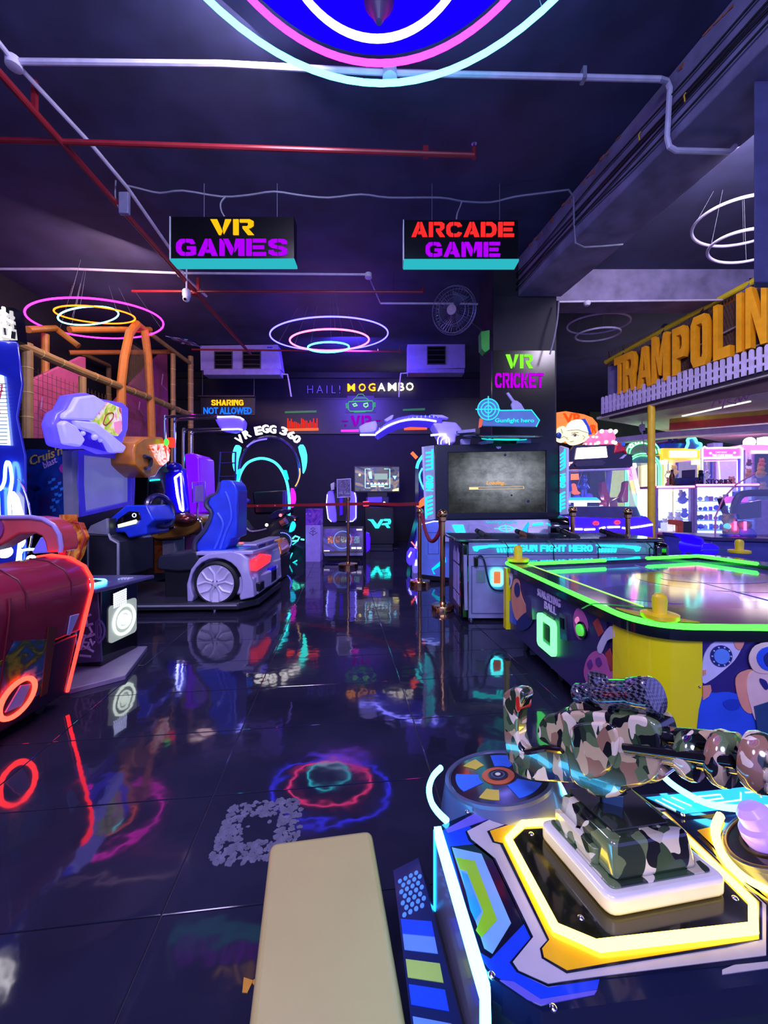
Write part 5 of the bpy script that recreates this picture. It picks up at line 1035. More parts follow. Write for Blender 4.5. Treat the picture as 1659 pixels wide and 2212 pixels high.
t = thing('side_speaker', 'narrow indigo lit speaker beside the card screen', 'speaker', R(796, 1195, 7.5)); part('case', MB().prism(face(7.5), face(7.5).pxs([(790, 1150), (797, 1153), (800, 1165), (799, 1188), (791, 1195)]), -.2, 0), LIT('speaker_indigo', (60, 30, 210), (.04, .0, .45)), t, bev=.01)
part('foot', MB().box((R(795, 0, 7.6).x, 7.6, .05), (.08, .15, .14)), m_black, t)

# ================================================================== ARCHED RIDE BEHIND THE SHOOTING GAME
d = 6.3; f = face(d)
t = thing('arched_vr_ride', 'white and indigo VR ride under a glowing blue arch, left of the shooting game', 'vr ride', R(890, 1250, 6.1))
apt = lambda L, r, mat, n, lab=None, c=.03: part(n, MB().tube(smooth([f.pt(*f.px(x, y), c) for x, y in L], 3), r, 6), mat, t, lab)
e_arch = E('arch_led', (2.6, 2.4, 12))
apt([(812, 938), (835, 922), (860, 912), (885, 907), (915, 907), (942, 911)], .016, e_arch, 'arch_light', 'glowing blue arch line'); apt([(778, 940), (812, 940)], .014, e_arch, 'arch_light')
body = f.pxs([(808, 934), (832, 915), (860, 902), (890, 896), (925, 898), (955, 905), (955, 914), (925, 911), (890, 910), (862, 915), (838, 926), (815, 940)])
part('arch', MB().prism(f, body, -.5, .02), LIT('arch_indigo', (60, 50, 190), (.03, .015, .45)), t, bev=.01)
mb = MB()
for k in range(15): x = 818 + 9 * k; y = 926 - 27 * math.sin(min(1, k / 13.5) * PI / 2 * 1.15); mb.prism(f, f.pxs([(x, y), (x + 2.5, y - 2), (x + 3, y + 3), (x + .8, y + 4)]), .02, .03)
part('tick_mark', mb, E('tick_blue', (.3, .4, 2.2)), t, kind='stuff')
lilw = LIT('ride_white', (180, 172, 230), (.05, .03, .28))
part('arch_end', MB().prism(f, f.pxs([(775, 922), (790, 914), (812, 909), (815, 918), (812, 930), (800, 932), (777, 934)]), -.4, .04), lilw, t, bev=.02)
part('arch_fin', MB().prism(f, f.pxs([(830, 908), (846, 898), (850, 898), (846, 906), (836, 911)]), -.1, .05), lilw, t); part('arch_fin', MB().prism(f, f.pxs([(930, 897), (955, 898), (968, 904), (950, 903)]), -.1, .05), lilw, t)
part('shoulder', MB().prism(f, f.pxs([(935, 914), (960, 910), (985, 912), (998, 926), (998, 932), (985, 940), (984, 955), (960, 960), (945, 930)]), -.5, .0), lilw, t, bev=.03)
apt([(930, 941), (957, 939), (960, 945)], .016, e_arch, 'lamp_bar'); apt([(945, 960), (947, 945), (962, 938), (964, 958)], .008, e_arch, 'light_wire'); apt([(952, 960), (954, 950), (968, 946), (970, 962)], .008, e_arch, 'light_wire')
apt([(889, 978), (900, 990)], .03, E('dart_orange', (2.4, .2, .08)), 'orange_dart', 'glowing orange dart'); apt([(914, 984), (904, 998), (900, 1012)], .028, E('arc_teal', (.08, 1.6, 1.8)), 'teal_arc'); apt([(912, 1012), (906, 1025), (908, 1040), (916, 1058)], .014, E('arc_teal2', (.15, 3, 3.2)), 'teal_arc')
part('orange_fin', MB().prism(f, f.pxs([(899, 1094), (908, 1080), (918, 1072), (918, 1090), (906, 1097)]), 0, .06), LIT('fin_orange', (230, 90, 30), (1.3, .16, .04)), t)
part('ride_body', MB().prism(f, f.pxs([(905, 1000), (925, 985), (940, 985), (940, 1240), (890, 1240), (884, 1200), (905, 1120)]), -.8, -.05), M('ride_indigo', (30, 20, 120), .3), t, bev=.03)
f = face(6.05)
apt([(913, 1132), (897, 1184)], .012, e_arch, 'side_light', 'blue side light', .0); apt([(938, 1125), (920, 1140), (918, 1160)], .012, e_arch, 'side_light', None, .0); apt([(902, 1186), (888, 1170)], .012, E('dart_pink', (2.2, .2, .25)), 'red_tip', None, .02)
part('side_skirt', MB().prism(f, f.pxs([(913, 1130), (926, 1135), (916, 1190), (912, 1240), (894, 1240), (893, 1214), (898, 1185)]), -.6, -.02), LIT('skirt_blue', (50, 40, 220), (.03, .02, .5)), t, bev=.01)
part('boot', MB().prism(f, f.pxs([(880, 1196), (888, 1184), (898, 1188), (894, 1212), (886, 1222), (879, 1216)]), -.2, .06), LIT('boot_indigo', (70, 50, 220), (.06, .03, .6)), t, bev=.02)
part('boot', MB().prism(f, f.pxs([(896, 1208), (904, 1204), (903, 1224), (912, 1240), (905, 1242), (892, 1238), (891, 1222)]), -.2, .08), lilw, t, bev=.015)
part('boot_light', MB().prism(f, f.pxs([(881, 1200), (887, 1190), (889, 1192), (883, 1204)]), .06, .07).prism(f, f.pxs([(897, 1208), (903, 1206), (902, 1220), (895, 1220)]), .08, .09), E('boot_light', (1.6, 1.5, 4)), t)
# ================================================================== SHOOTING GAME: SCREEN CABINET
def concrete_screen():
    m = bpy.data.materials.new('loading_picture'); m.use_nodes = True; nt = m.node_tree; nt.nodes.clear(); L = nt.links.new
    o = nt.nodes.new('ShaderNodeOutputMaterial'); e = nt.nodes.new('ShaderNodeEmission'); tc = nt.nodes.new('ShaderNodeTexCoord')
    n = nt.nodes.new('ShaderNodeTexNoise'); n.inputs['Scale'].default_value = 5; n.inputs['Detail'].default_value = 9; n.inputs['Roughness'].default_value = .72
    L(tc.outputs['Generated'], n.inputs['Vector'])
    r = nt.nodes.new('ShaderNodeValToRGB'); r.color_ramp.elements[0].position = .28; r.color_ramp.elements[1].position = .72
    r.color_ramp.elements[0].color = (.05, .06, .07, 1); r.color_ramp.elements[1].color = (.34, .36, .42, 1); L(n.outputs['Fac'], r.inputs['Fac'])
    mp = nt.nodes.new('ShaderNodeMapping'); mp.inputs['Location'].default_value = (-.82, 0, -.92); mp.inputs['Scale'].default_value = (1.5, 0, 1.55)
    g = nt.nodes.new('ShaderNodeTexGradient'); g.gradient_type = 'SPHERICAL'; L(tc.outputs['Generated'], mp.inputs['Vector']); L(mp.outputs[0], g.inputs['Vector'])
    mr = nt.nodes.new('ShaderNodeMapRange'); mr.interpolation_type = 'SMOOTHSTEP'; mr.inputs['To Min'].default_value = .10; mr.inputs['To Max'].default_value = 1.25; L(g.outputs['Fac'], mr.inputs['Value'])
    mx = nt.nodes.new('ShaderNodeMix'); mx.data_type = 'RGBA'; mx.blend_type = 'MULTIPLY'; mx.inputs[0].default_value = 1
    L(r.outputs['Color'], mx.inputs[6]); L(mr.outputs[0], mx.inputs[7]); L(mx.outputs[2], e.inputs[0]); e.inputs[1].default_value = 1.0; L(e.outputs[0], o.inputs[0]); return m
t = thing('shooting_cabinet', 'large shooting game cabinet with a grey loading screen and cyan lit side wings', 'arcade cabinet', (1.55, 5.5, 0))
DC = 5.35; f = face(DC); pp = f.pxs
part('cabinet_back', MB().prism(f, pp([(942, 966), (1207, 962), (1207, 1240), (942, 1240)]), -.4, -.06), m_black, t, bev=.01)
part('screen_frame', MB().ring(f, pp([(939, 962), (1204, 957), (1206, 1118), (941, 1122)]), pp([(968, 978), (1178, 974), (1178, 1106), (968, 1108)]), -.08, .03), M('frame_black', (14, 16, 26), .3), t, bev=.008)
part('screen', MB().prism(f, pp([(966, 976), (1180, 972), (1180, 1108), (966, 1110)]), -.05, .0), concrete_screen(), t, 'grey concrete loading picture')
q0, q1 = f.px(1050, 1049), f.px(1093, 1039); part('loading_text', MB().text(f, 'Loading..', (*q0, *q1), 0, .004, .012, shear=.3), E('loading_orange', (.95, .35, .02)), t)
part('loading_bar', MB().ring(f, pp([(1013, 1052), (1132, 1050), (1132, 1056), (1013, 1058)]), pp([(1015, 1053.2), (1130, 1051.2), (1130, 1054.8), (1015, 1056.8)]), 0, .004), E('bar_grey', (.5, .38, .25)), t)
part('loading_fill', MB().prism(f, pp([(1014, 1053), (1033, 1052.8), (1033, 1057), (1014, 1057.2)]), .001, .005), E('fill_orange', (1.2, .7, .3)), t)
mb = MB()
for x, y, r in ((1091, 983, .018), (1105, 1070, .014), (1141, 1083, .022), (993, 1080, .012)): mb.prism(f, arc(*f.px(x, y), r, 0, 360, 11), 0, .003)
part('bullet_hole', mb, m_blackgloss, t)
part('webcam', MB().ball(f.pt(*f.px(1074, 968), .05), .02, 12).prism(f, pp([(1068, 966), (1080, 966), (1078, 970), (1070, 970)]), .03, .07), m_chrome, t)
def wing(q, hero_up):
    A = R(q[0][0], 1100, q[0][2]); B = R(q[1][0], 1100, q[1][2]); fw = wallfr((A.x, A.y), (B.x, B.y)); 
    P = fw.pxs([(q[0][0], q[0][1]), (q[1][0], q[1][1]), (q[2][0], q[2][1]), (q[3][0], q[3][1])])
    o = part('side_wing', MB().prism(fw, P, -.03, 0), LIT('wing_white', (180, 180, 215), (.09, .09, .2)), t, bev=.004)
    (x0, yb), (x1, yt) = P[3], P[1]; w = P[1][0] - P[0][0]; h0, h1 = max(P[3][1], P[2][1]), min(P[0][1], P[1][1]); X = lambda u: P[0][0] + w * u; Z = lambda v: h0 + (h1 - h0) * v
    sg = 1 if hero_up else -1
    for k in range(5):
        v = .70 + .058 * k; L1 = [(X(.2), Z(v)), (X(.75), Z(v + .03)), (X(.75), Z(v + .065)), (X(.85), Z(v + .07)), (X(.85), Z(v + .012)), (X(.2), Z(v - .02))]
        v = .02 + .058 * k; L2 = [(X(.15), Z(v)), (X(.25), Z(v)), (X(.25), Z(v + .035)), (X(.8), Z(v + .065)), (X(.8), Z(v + .09)), (X(.15), Z(v + .055))]
        for L in (L1, L2): part('wing_chevron', MB().prism(fw, L, 0, .01), E('wing_cyan', (.02, .95, 1.15)), o)
    up = Fr(fw.pt(0, 0, 0), fw.v * sg, fw.u * -sg)
    a0 = up.u.dot(fw.pt(X(.2), Z(.40), 0) - up.o); a1 = up.u.dot(fw.pt(X(.2), Z(.62), 0) - up.o); b0 = up.v.dot(fw.pt(X(.2), Z(.4), 0) - up.o); b1 = up.v.dot(fw.pt(X(.85), Z(.4), 0) - up.o)
    part('wing_lettering', MB().text(up, 'HERO', (min(a0, a1), min(b0, b1), max(a0, a1), max(b0, b1)), 0, .012, .03), E('wing_cyan', (.02, .95, 1.15)), o)
wing([(915, 965, 5.05), (938, 962, 5.34), (942, 1121, 5.34), (922, 1124, 5.05)], True)
wing([(1208, 963, 5.34), (1224, 968, 5.05), (1224, 1110, 5.05), (1209, 1112, 5.34)], False)
f9 = face(5.32); m_pearl = M('pearl_panel', (160, 155, 205), .3)
part('base_panel', MB().prism(f9, f9.pxs([(904, 1132), (938, 1125), (1195, 1122), (1195, 1240), (970, 1252), (906, 1243)]), -.35, 0), LIT('base_blue', (96, 110, 205), (.02, .04, .2)), t, bev=.008)
part('base_plinth', MB().prism(f9, f9.pxs([(906, 1240), (970, 1248), (970, 1256), (906, 1252)]), -.3, .005), m_black, t)
part('hatch', MB().ring(f9, f9.pxs([(924, 1150), (948, 1150), (948, 1197), (924, 1197)]), f9.pxs([(925, 1151), (947, 1151), (947, 1196), (925, 1196)]), 0, .003), M('hatch_line', (60, 70, 140), .4), t)
part('chevron_light', MB().prism(f9, f9.pxs([(932, 1229), (962, 1203), (963, 1214), (945, 1226), (935, 1232), (940, 1240), (937, 1240)]), 0, .012), E('chevron_cyan', (.0, .65, 1.0)), t, 'cyan chevron light')
part('outline_light', MB().tube([f9.pt(*f9.px(x, y), .006) for x, y in [(905, 1134), (937, 1126), (966, 1126)]], .008, 6), E('outline_ice', (1.3, 1.5, 4.5)), t)
# sloping shelf below the screen
sh = Fr(f.pt(0, f.px(0, 1122)[1], .03), (1, 0, 0), (0, .55, .8)); shp = sh.pxs([(948, 1124), (1188, 1121), (1200, 1168), (955, 1170)])
part('shelf', MB().prism(sh, shp, -.06, 0), m_pearl, t, bev=.01)
q0, q1 = sh.px(1050, 1132), sh.px(1116, 1125); part('shelf_lettering', MB().text(sh, 'Gunfight hero', (*q0, *q1), 0, .006, .005), E('shelf_teal', (.02, .5, .6)), t)
mb = MB(); c = sh.px(1093, 1142); mb.tube([sh.pt(c[0] + .095 * math.cos(a), c[1] + .045 * math.sin(a), .004) for a in [2 * PI * k / 24 for k in range(24)]], .006, 5, True); mb.tube([sh.pt(c[0] - .16, c[1], .004), sh.pt(c[0] + .16, c[1], .004)], .005, 5).tube([sh.pt(c[0], c[1] - .06, .004), sh.pt(c[0], c[1] + .06, .004)], .005, 5)
part('crosshair', mb, E('cross_cyan', (.05, 1.1, 1.2)), t)
cy1 = E('panel_cyan', (.04, 1.2, 1.4))
part('light_panel', MB().prism(sh, sh.pxs([(977, 1135), (1000, 1135), (1008, 1163), (991, 1164)]), 0, .02), cy1, t, 'cyan light panel'); part('light_panel', MB().prism(sh, sh.pxs([(966, 1148), (974, 1150), (978, 1162), (966, 1162)]), 0, .02), E('panel_azure', (.01, .25, .8)), t)
part('light_panel', MB().prism(sh, sh.pxs([(1127, 1146), (1140, 1128), (1143, 1133), (1137, 1152), (1137, 1165), (1133, 1165), (1133, 1150)]), 0, .02), E('panel_azure2', (.02, .45, 1.1)), t); part('light_panel', MB().prism(sh, sh.pxs([(1150, 1132), (1172, 1130), (1172, 1134), (1150, 1136)]), 0, .02), cy1, t)
part('light_panel', MB().tube([sh.pt(*sh.px(x, y), .01) for x, y in [(1180, 1132), (1190, 1132), (1186, 1148)]], .012, 6), cy1, t)
part('shelf_block', MB().prism(sh, sh.pxs([(1012, 1135), (1046, 1140), (1066, 1152), (1068, 1166), (1012, 1166)]), 0, .05), m_pearl, t, bev=.01); part('shelf_block', MB().prism(sh, sh.pxs([(1138, 1142), (1186, 1138), (1192, 1166), (1140, 1168)]), 0, .03), m_pearl, t, bev=.008)
part('speaker_drum', MB().lathe(R(1208, 1140, 5.0), [(.0, -.14), (.14, -.12), (.16, 0), (.14, .1), (0, .12)], 24, (1, -.3, 0)), m_blackgloss, t)
# topper
ft = face(5.3)
part('canopy_disc', MB().lathe(ft.pt(*ft.px(1085, 938), -.1), [(.56, -.015), (.6, 0), (.56, .015)], 40, (0, -.22, 1)), M('disc_smoke', (16, 50, 62), .15, coat=.5), t, 'dark round canopy')
dc = ft.pt(*ft.px(1094, 940), -.12); mb = MB()
for r in (.30, .2): mb.tube([dc + Vector((r * math.cos(a), r * math.sin(a), .22 * r * math.sin(a) - .03)) for a in [2 * PI * k / 36 for k in range(36)]], .008, 5, True)
mb.tube([dc + Vector((-.15, -.12, -.055)), dc + Vector((.15, .12, -.005))], .008, 5).tube([dc + Vector((.12, -.12, -.055)), dc + Vector((-.12, .12, -.005))], .008, 5)
part('disc_light', mb, E('disc_teal', (.01, .65, .6)), t, 'teal ring light')
part('bracket', MB().prism(ft, ft.pxs([(997, 948), (1017, 948), (1015, 960), (998, 960)]), -.1, 0).prism(ft, ft.pxs([(1123, 945), (1147, 944), (1147, 957), (1120, 957)]), -.1, 0), m_pearl, t)
part('bracket', MB().prism(ft, ft.pxs([(1036, 955), (1066, 946), (1066, 957), (1040, 960)]), -.1, 0).prism(ft, ft.pxs([(988, 930), (1027, 926), (1027, 933), (990, 936)]), -.1, 0), m_pearl, t)
part('marquee', MB().prism(ft, ft.pxs([(1046, 887), (1148, 886), (1166, 908), (1158, 922), (1044, 920), (1036, 905)]), -.04, 0), LIT('marquee_steel', (90, 110, 170), (.012, .05, .11)), t, bev=.006)
q0, q1 = ft.px(1069, 915), ft.px(1153, 904); part('marquee_lettering', MB().text(ft, 'Gunfight hero', (*q0, *q1), 0, .012, .004), E('marquee_teal', (.02, .8, .85)), t)
mb = MB(); mb.tube([ft.pt(*ft.px(x, y), .004) for x, y in [(1078, 887), (1148, 886), (1165, 908), (1158, 922)]], .009, 5); part('marquee_edge', mb, E('marquee_edge', (.02, .75, .8)), t)
c = ft.px(1054, 885); mb = MB()
part('crosshair_disc', MB().prism(ft, arc(*c, .145, 0, 360, 32), .0, .02), LIT('cross_steel', (80, 110, 170), (.01, .06, .11)), t)
for r in (.145, .098, .05): mb.tube([ft.pt(c[0] + r * math.cos(a), c[1] + r * math.sin(a), .022) for a in [2 * PI * k / 32 for k in range(32)]], .009, 5, True)
mb.tube([ft.pt(c[0] - .175, c[1], .022), ft.pt(c[0] + .16, c[1], .022)], .009, 5).tube([ft.pt(c[0], c[1] - .15, .022), ft.pt(c[0], c[1] + .18, .022)], .009, 5)
part('crosshair_ring', mb, E('cross_ring', (.04, .62, .8)), t)
part('bottle_shape', MB().prism(ft, ft.pxs([(1094, 849), (1099, 847), (1111, 864), (1118, 866), (1126, 872), (1135, 887), (1108, 887), (1104, 874), (1107, 868)]), -.03, 0), m_lil, t, 'pale bottle outline', bev=.004)
part('orange_tag', MB().prism(ft, ft.pxs([(1036, 905), (1044, 903), (1040, 922), (1034, 924)]), -.02, .01), LIT('tag_orange', (200, 70, 30), (.35, .06, .01)), t)

# ================================================================== GUN DESK
t = thing('gun_desk', 'long pale gun desk with cyan GUN FIGHT HERO lettering in front of the shooting game', 'gun desk', (1.6, 3.8, 0))
D = 3.55; f = face(D); xl, xr = f.px(1012, 0)[0], f.px(1412, 0)[0]; zt = f.px(0, 1172)[1]; zb = f.px(0, 1336)[1]
part('body', MB().box(((xl + xr) / 2, D + .33, (zt + zb) / 2), (xr - xl, .62, zt - zb)), m_dark, t, bev=.01)
part('front_panel', MB().prism(f, rect(xl, zb, xr, f.px(0, 1199)[1]), -.02, 0), M('desk_pearl', (150, 154, 196), .3), t, bev=.006)
part('sign_band', MB().prism(f, rect(xl, f.px(0, 1198)[1], xr, zt), -.02, .008), M('desk_band', (130, 134, 180), .3), t, bev=.004)
part('corner_post', MB().box((xl - .036, D + .04, (zt + zb) / 2), (.072, .12, zt - zb)), m_blackgloss, t, bev=.02); part('corner_post', MB().box((xr + .06, D + .1, (zt + zb) / 2), (.14, .3, zt - zb)), m_blackgloss, t, bev=.05, seg=3)
part('corner_strip', MB().prism(f, f.pxs([(1000, 1198), (1007, 1198), (1009, 1316), (1002, 1316)]), .02, .03), M('strip_lilac', (150, 148, 190), .4), t)
side = Fr((xl - .072, D, 0), (0, -1, 0), (0, 0, 1)); part('side_panel', MB().box((xl - .062, D + .36, (zt + zb) / 2), (.02, .56, zt - zb)), M('side_plum', (58, 50, 92), .35), t, bev=.006)
mb = MB()
for a in (-.36, -.20):
    for z0, z1 in ((.13, .22), (.24, .50), (.52, .64)): mb.prism(side, [(a, z0), (a + .12, z0), (a + .12, z1 - (0 if z1 < .6 else .03)), (a + .06, z1 + (0 if z1 < .6 else .03)), (a, z1 - (0 if z1 < .6 else .03))], 0, .004)
part('side_window', mb, M('window_lilac', (170, 160, 225), .4), t)
part('top', MB().box(((xl + xr) / 2 - .02, D + .33, zt + .02), (xr - xl + .21, .70, .035)), M('desk_smoke_top', (44, 50, 70), .08, coat=.6), t, bev=.012)
lt = E('desk_cyan', (.03, 1.35, 1.45))
q0, q1 = f.px(1122, 1191), f.px(1278, 1177); part('lettering', MB().glyphs(f, 'GUN FIGHT HERO', (*q0, *q1), .008, .02, ST, .14, {'I': .3, ' ': .35}), lt, t, 'cyan GUN FIGHT HERO lettering')
def rifle_icon(x, s):
    mb = MB(); P = lambda L: f.pxs([(x + s * a, 1183 + b) for a, b in L])
    mb.prism(f, P([(0, -2), (10, -4), (34, -5), (34, 0), (14, 3), (10, 8), (4, 7)]), .008, .02); mb.prism(f, P([(34, -6), (96, -7), (96, -4), (84, -3), (60, -1), (34, -1)]), .008, .02)
    for k in range(6): mb.prism(f, P([(52 + 7 * k, 1), (56 + 7 * k, 1), (58 + 7 * k, 10), (54 + 7 * k, 10)]), .008, .02)
    return mb
part('rifle_emblem', rifle_icon(1020, 1), lt, t); part('rifle_emblem', rifle_icon(1382, -1), lt, t)
cc = f.px(1073, 1247)
part('coin_ring', MB().ring(f, rrect(cc[0] - .056, cc[1] - .083, cc[0] + .056, cc[1] + .083, .035), rrect(cc[0] - .036, cc[1] - .06, cc[0] + .036, cc[1] + .06, .015), 0, .02), E('coin_cyan', (.3, 4.5, 4.8)), t, 'cyan glowing coin ring')
part('coin_door', MB().prism(f, rect(cc[0] - .035, cc[1] - .058, cc[0] + .035, cc[1] + .058), 0, .012), LIT('coin_orange', (190, 90, 40), (.5, .12, .04)), t)
cc2 = (f.px(1190, 0)[0], cc[1]); part('coin_ring', MB().ring(f, rrect(cc2[0] - .056, cc2[1] - .083, cc2[0] + .056, cc2[1] + .083, .035), rrect(cc2[0] - .036, cc2[1] - .06, cc2[0] + .036, cc2[1] + .06, .015), 0, .02), E('coin_cyan', (.3, 4.5, 4.8)), t)
part('door_seam', MB().ring(f, f.pxs([(1018, 1222), (1170, 1222), (1170, 1326), (1018, 1326)]), f.pxs([(1020, 1224), (1168, 1224), (1168, 1324), (1020, 1324)]), 0, .003), M('seam_grey', (80, 90, 130), .5), t)
part('label_plate', MB().prism(f, f.pxs([(1028, 1232), (1048, 1232), (1048, 1258), (1028, 1258)]), 0, .004), M('plate_green', (120, 150, 150), .4), t)
part('socket', MB().prism(f, f.pxs([(1022, 1202), (1031, 1201), (1031, 1223), (1023, 1223)]), 0, .035), m_blackgloss, t, bev=.006)
part('cable', MB().tube(smooth([f.pt(*f.px(x, y), .03) for x, y in [(1028, 1206), (1032, 1200), (1040, 1202), (1046, 1218), (1050, 1240), (1056, 1262), (1066, 1272), (1082, 1274), (1092, 1270)]], 4), .009, 6), M('desk_cable', (30, 44, 60), .4), t)
for x, y in ((1021, 1345), (1400, 1345)): c = f.px(x, 0)[0]; part('foot', MB().lathe((c, D + .06, 0), [(.03, 0), (.03, .02), (.012, .03), (.012, zb)], 14), m_chrome, t)
for x in (1049, 1380): c = f.px(x, 0)[0]; part('caster', MB().cyl((c - .015, D + .1, .035), (c + .015, D + .1, .035), .035, 16).box((c, D + .1, .075), (.03, .03, .05)), m_grey, t)
names = ['toy rifle lying on the gun desk, nearest the brass stanchion', 'toy rifle with a brown fore end, second along the gun desk', 'toy rifle on the gun desk behind the word HERO', 'toy rifle at the far right end of the gun desk']
for k, (x0, y0, x1, y1, fore) in enumerate([(1030, 1146, 1064, 1168, 0), (1116, 1147, 1160, 1168, 1), (1206, 1143, 1254, 1168, 0), (1298, 1146, 1362, 1170, 0)]):
    a = R(x0, y0, 3.95); b = R(x1, y1 - 2, 3.62); ax = (b - a).normalized(); up = Vector((0, 0, 1)); r = thing('toy_rifle', names[k], 'toy gun', b, 'toy rifles on the gun desk')
    part('barrel', MB().cyl(a, a.lerp(b, .55), .014, 10).cyl(a, a + ax * .06, .024, 12), M('gun_black', (22, 20, 30), .3), r)
    part('fore_end', MB().cyl(a.lerp(b, .25), a.lerp(b, .62), .027, 10), M('gun_brown', (110, 66, 40), .4) if fore else M('gun_black', (22, 20, 30), .3), r)
    fr = Fr(a, ax, up); ln = (b - a).length
    part('receiver', MB().prism(fr, [(ln * .55, -.025), (ln * .8, -.03), (ln * 1.0, -.07), (ln * 1.02, .0), (ln * .85, .03), (ln * .55, .03)], -.02, .02), M('gun_dark', (40, 34, 46), .35), r, bev=.005)
    part('mount', MB().cyl(a.lerp(b, .7) - up * .08, a.lerp(b, .7), .02, 10), m_dark, r)
    part('cord', MB().tube(smooth([b + Vector((0, -.02, 0)), b + Vector((.06, -.12, .0)), b + Vector((.10, -.16, -.06)), Vector((b.x + .11, D - .03, zt - .05)), Vector((b.x + .12, D - .03, zt - .22))], 3), .005, 5), m_black, r)

# ================================================================== FISHING GAME CABINET
t = thing('fishing_cabinet', 'wide glass fronted game cabinet with a lit VR sign, rainbow post and blue base', 'arcade cabinet', (R(1310, 1150, 6.3).x, 6.6, 0))
D = 6.2; f = face(D); pp = f.pxs
part('base', MB().prism(f, pp([(1200, 1112), (1330, 1118), (1372, 1112), (1398, 1115), (1412, 1130), (1413, 1160), (1400, 1232), (1205, 1232)]), -.9, 0), LIT('base_indigo', (40, 20, 190), (.03, .005, .42)), t, bev=.03)
mb = MB()
for L in ([(1224, 1141), (1233, 1141)], [(1241, 1143), (1257, 1143)], [(1262, 1144), (1284, 1143)], [(1295, 1142), (1306, 1139)], [(1312, 1139), (1337, 1138)], [(1344, 1140), (1350, 1141)], [(1362, 1140), (1385, 1137), (1408, 1133)]): mb.tube([f.pt(*f.px(x, y), .012) for x, y in L], .016, 6)
part('dash_light', mb, E('fish_led', (5, 4.6, 9)), t, 'row of white dash lights')
part('deck', MB().prism(f, pp([(1215, 1094), (1375, 1094), (1385, 1116), (1330, 1120), (1215, 1114)]), -.8, .01), M('deck_slate', (64, 60, 110), .2), t, bev=.01)
for x, y in ((1285, 1130), (1331, 1128)): part('red_button', MB().ball(f.pt(*f.px(x, y), .03), .045, 12, sq=(1.2, .5, .8)), LIT('button_red', (220, 30, 60), (.9, .03, .1)), t, 'red button')
part('corner_post', MB().tube([R(1367, 1008, 6.15), R(1373, 1036, 6.15)], .03, 8), E('post_pink', (6, .6, 5.5)), t, 'pink end of the rainbow post'); part('corner_post', MB().tube([R(1373, 1036, 6.15), R(1380, 1066, 6.15)], .028, 8), E('post_amber', (5, 3.2, 1.6)), t, 'amber middle of the rainbow post'); part('corner_post', MB().tube([R(1380, 1066, 6.15), R(1393, 1114, 6.15)], .026, 8), E('post_mint', (1.6, 5.5, 4.2)), t, 'mint end of the rainbow post')
part('rear_post', MB().tube([R(1316, 1018, 6.9), R(1309, 1080, 6.9)], .05, 8).tube([R(1228, 1016, 6.9), R(1228, 1090, 6.9)], .04, 8), m_lil, t)
part('glass_front', MB().prism(f, pp([(1224, 1016), (1362, 1014), (1390, 1112), (1218, 1112)]), -.01, -.004), m_glass, t)
part('canopy', MB().prism(f, pp([(1216, 990), (1240, 960), (1330, 958), (1345, 975), (1367, 985), (1368, 1006), (1362, 1012), (1216, 1014)]), -.7, .0), M('canopy_black', (20, 14, 28), .25, coat=.4), t, bev=.015)
part('canopy_rail', MB().tube([f.pt(*f.px(x, y), .02) for x, y in [(1216, 1018), (1358, 1013), (1366, 1008)]], .02, 6), m_lil, t)
part('lit_nameplate', MB().prism(f, pp([(1246, 968), (1307, 965), (1310, 988), (1242, 992)]), 0, .03), E('nameplate_white', (4.5, 3.6, 4.8)), t, 'overexposed white nameplate', bev=.0)
part('nameplate_strip', MB().prism(f, pp([(1247, 997), (1300, 994), (1307, 1000), (1300, 1006), (1244, 1008), (1240, 1003)]), 0, .02), M('strip_slate', (60, 54, 80), .4), t)
part('red_stripe', MB().prism(f, pp([(1222, 999), (1237, 998), (1234, 1002), (1222, 1003)]), 0, .02).prism(f, pp([(1222, 1004), (1231, 1003), (1229, 1007), (1222, 1008)]), 0, .02), E('stripe_rose', (2.5, .7, .9)), t)
part('chip', MB().prism(f, pp([(1337, 991), (1348, 982), (1353, 982), (1344, 991)]), 0, .02), m_lil, t)
# sign board with a cartoon face
part('sign_board', MB().prism(f, pp([(1196, 892), (1222, 888), (1262, 895), (1280, 902), (1291, 915), (1292, 930), (1284, 942), (1240, 960), (1196, 950)]), -.06, 0), LIT('sign_orange', (230, 80, 20), (1.1, .16, .02)), t, 'glowing orange sign board', bev=.006)
q0, q1 = f.px(1216, 915), f.px(1258, 893); part('sign_lettering', MB().text(f, 'VR', (*q0, *q1), 0, .02, .02, shear=-.1), E('sign_redorange', (1.5, .07, .01)), t)
q0, q1 = f.px(1266, 936), f.px(1288, 918); part('sign_lettering', MB().text(f, 'VR', (*q0, *q1), 0, .02, .02), E('sign_redorange', (1.5, .07, .01)), t)
cream = E('face_cream', (1.25, 1.1, .62)); ink = M('ink_brown', (90, 60, 40), .5)
part('cartoon_face', MB().prism(f, smooth2(pp([(1222, 926), (1262, 928), (1267, 942), (1263, 952), (1248, 960), (1230, 962), (1219, 950)]), 3), .02, .05), cream, t, 'lit cartoon face with a cap')
part('cartoon_hand', MB().prism(f, smooth2(pp([(1197, 942), (1203, 926), (1214, 922), (1222, 930), (1221, 948), (1212, 957), (1200, 953)]), 3), .02, .055), cream, t)
part('cartoon_cap', MB().prism(f, smooth2(pp([(1220, 932), (1223, 917), (1236, 909), (1252, 909), (1263, 919), (1267, 936), (1244, 929)]), 3), .05, .065), E('cap_cream', (1.5, 1.4, 1.0)), t); part('cap_side', MB().prism(f, pp([(1252, 907), (1259, 906), (1268, 922), (1274, 940), (1268, 940), (1262, 922)]), .02, .07), M('cap_blue', (40, 80, 200), .4), t)
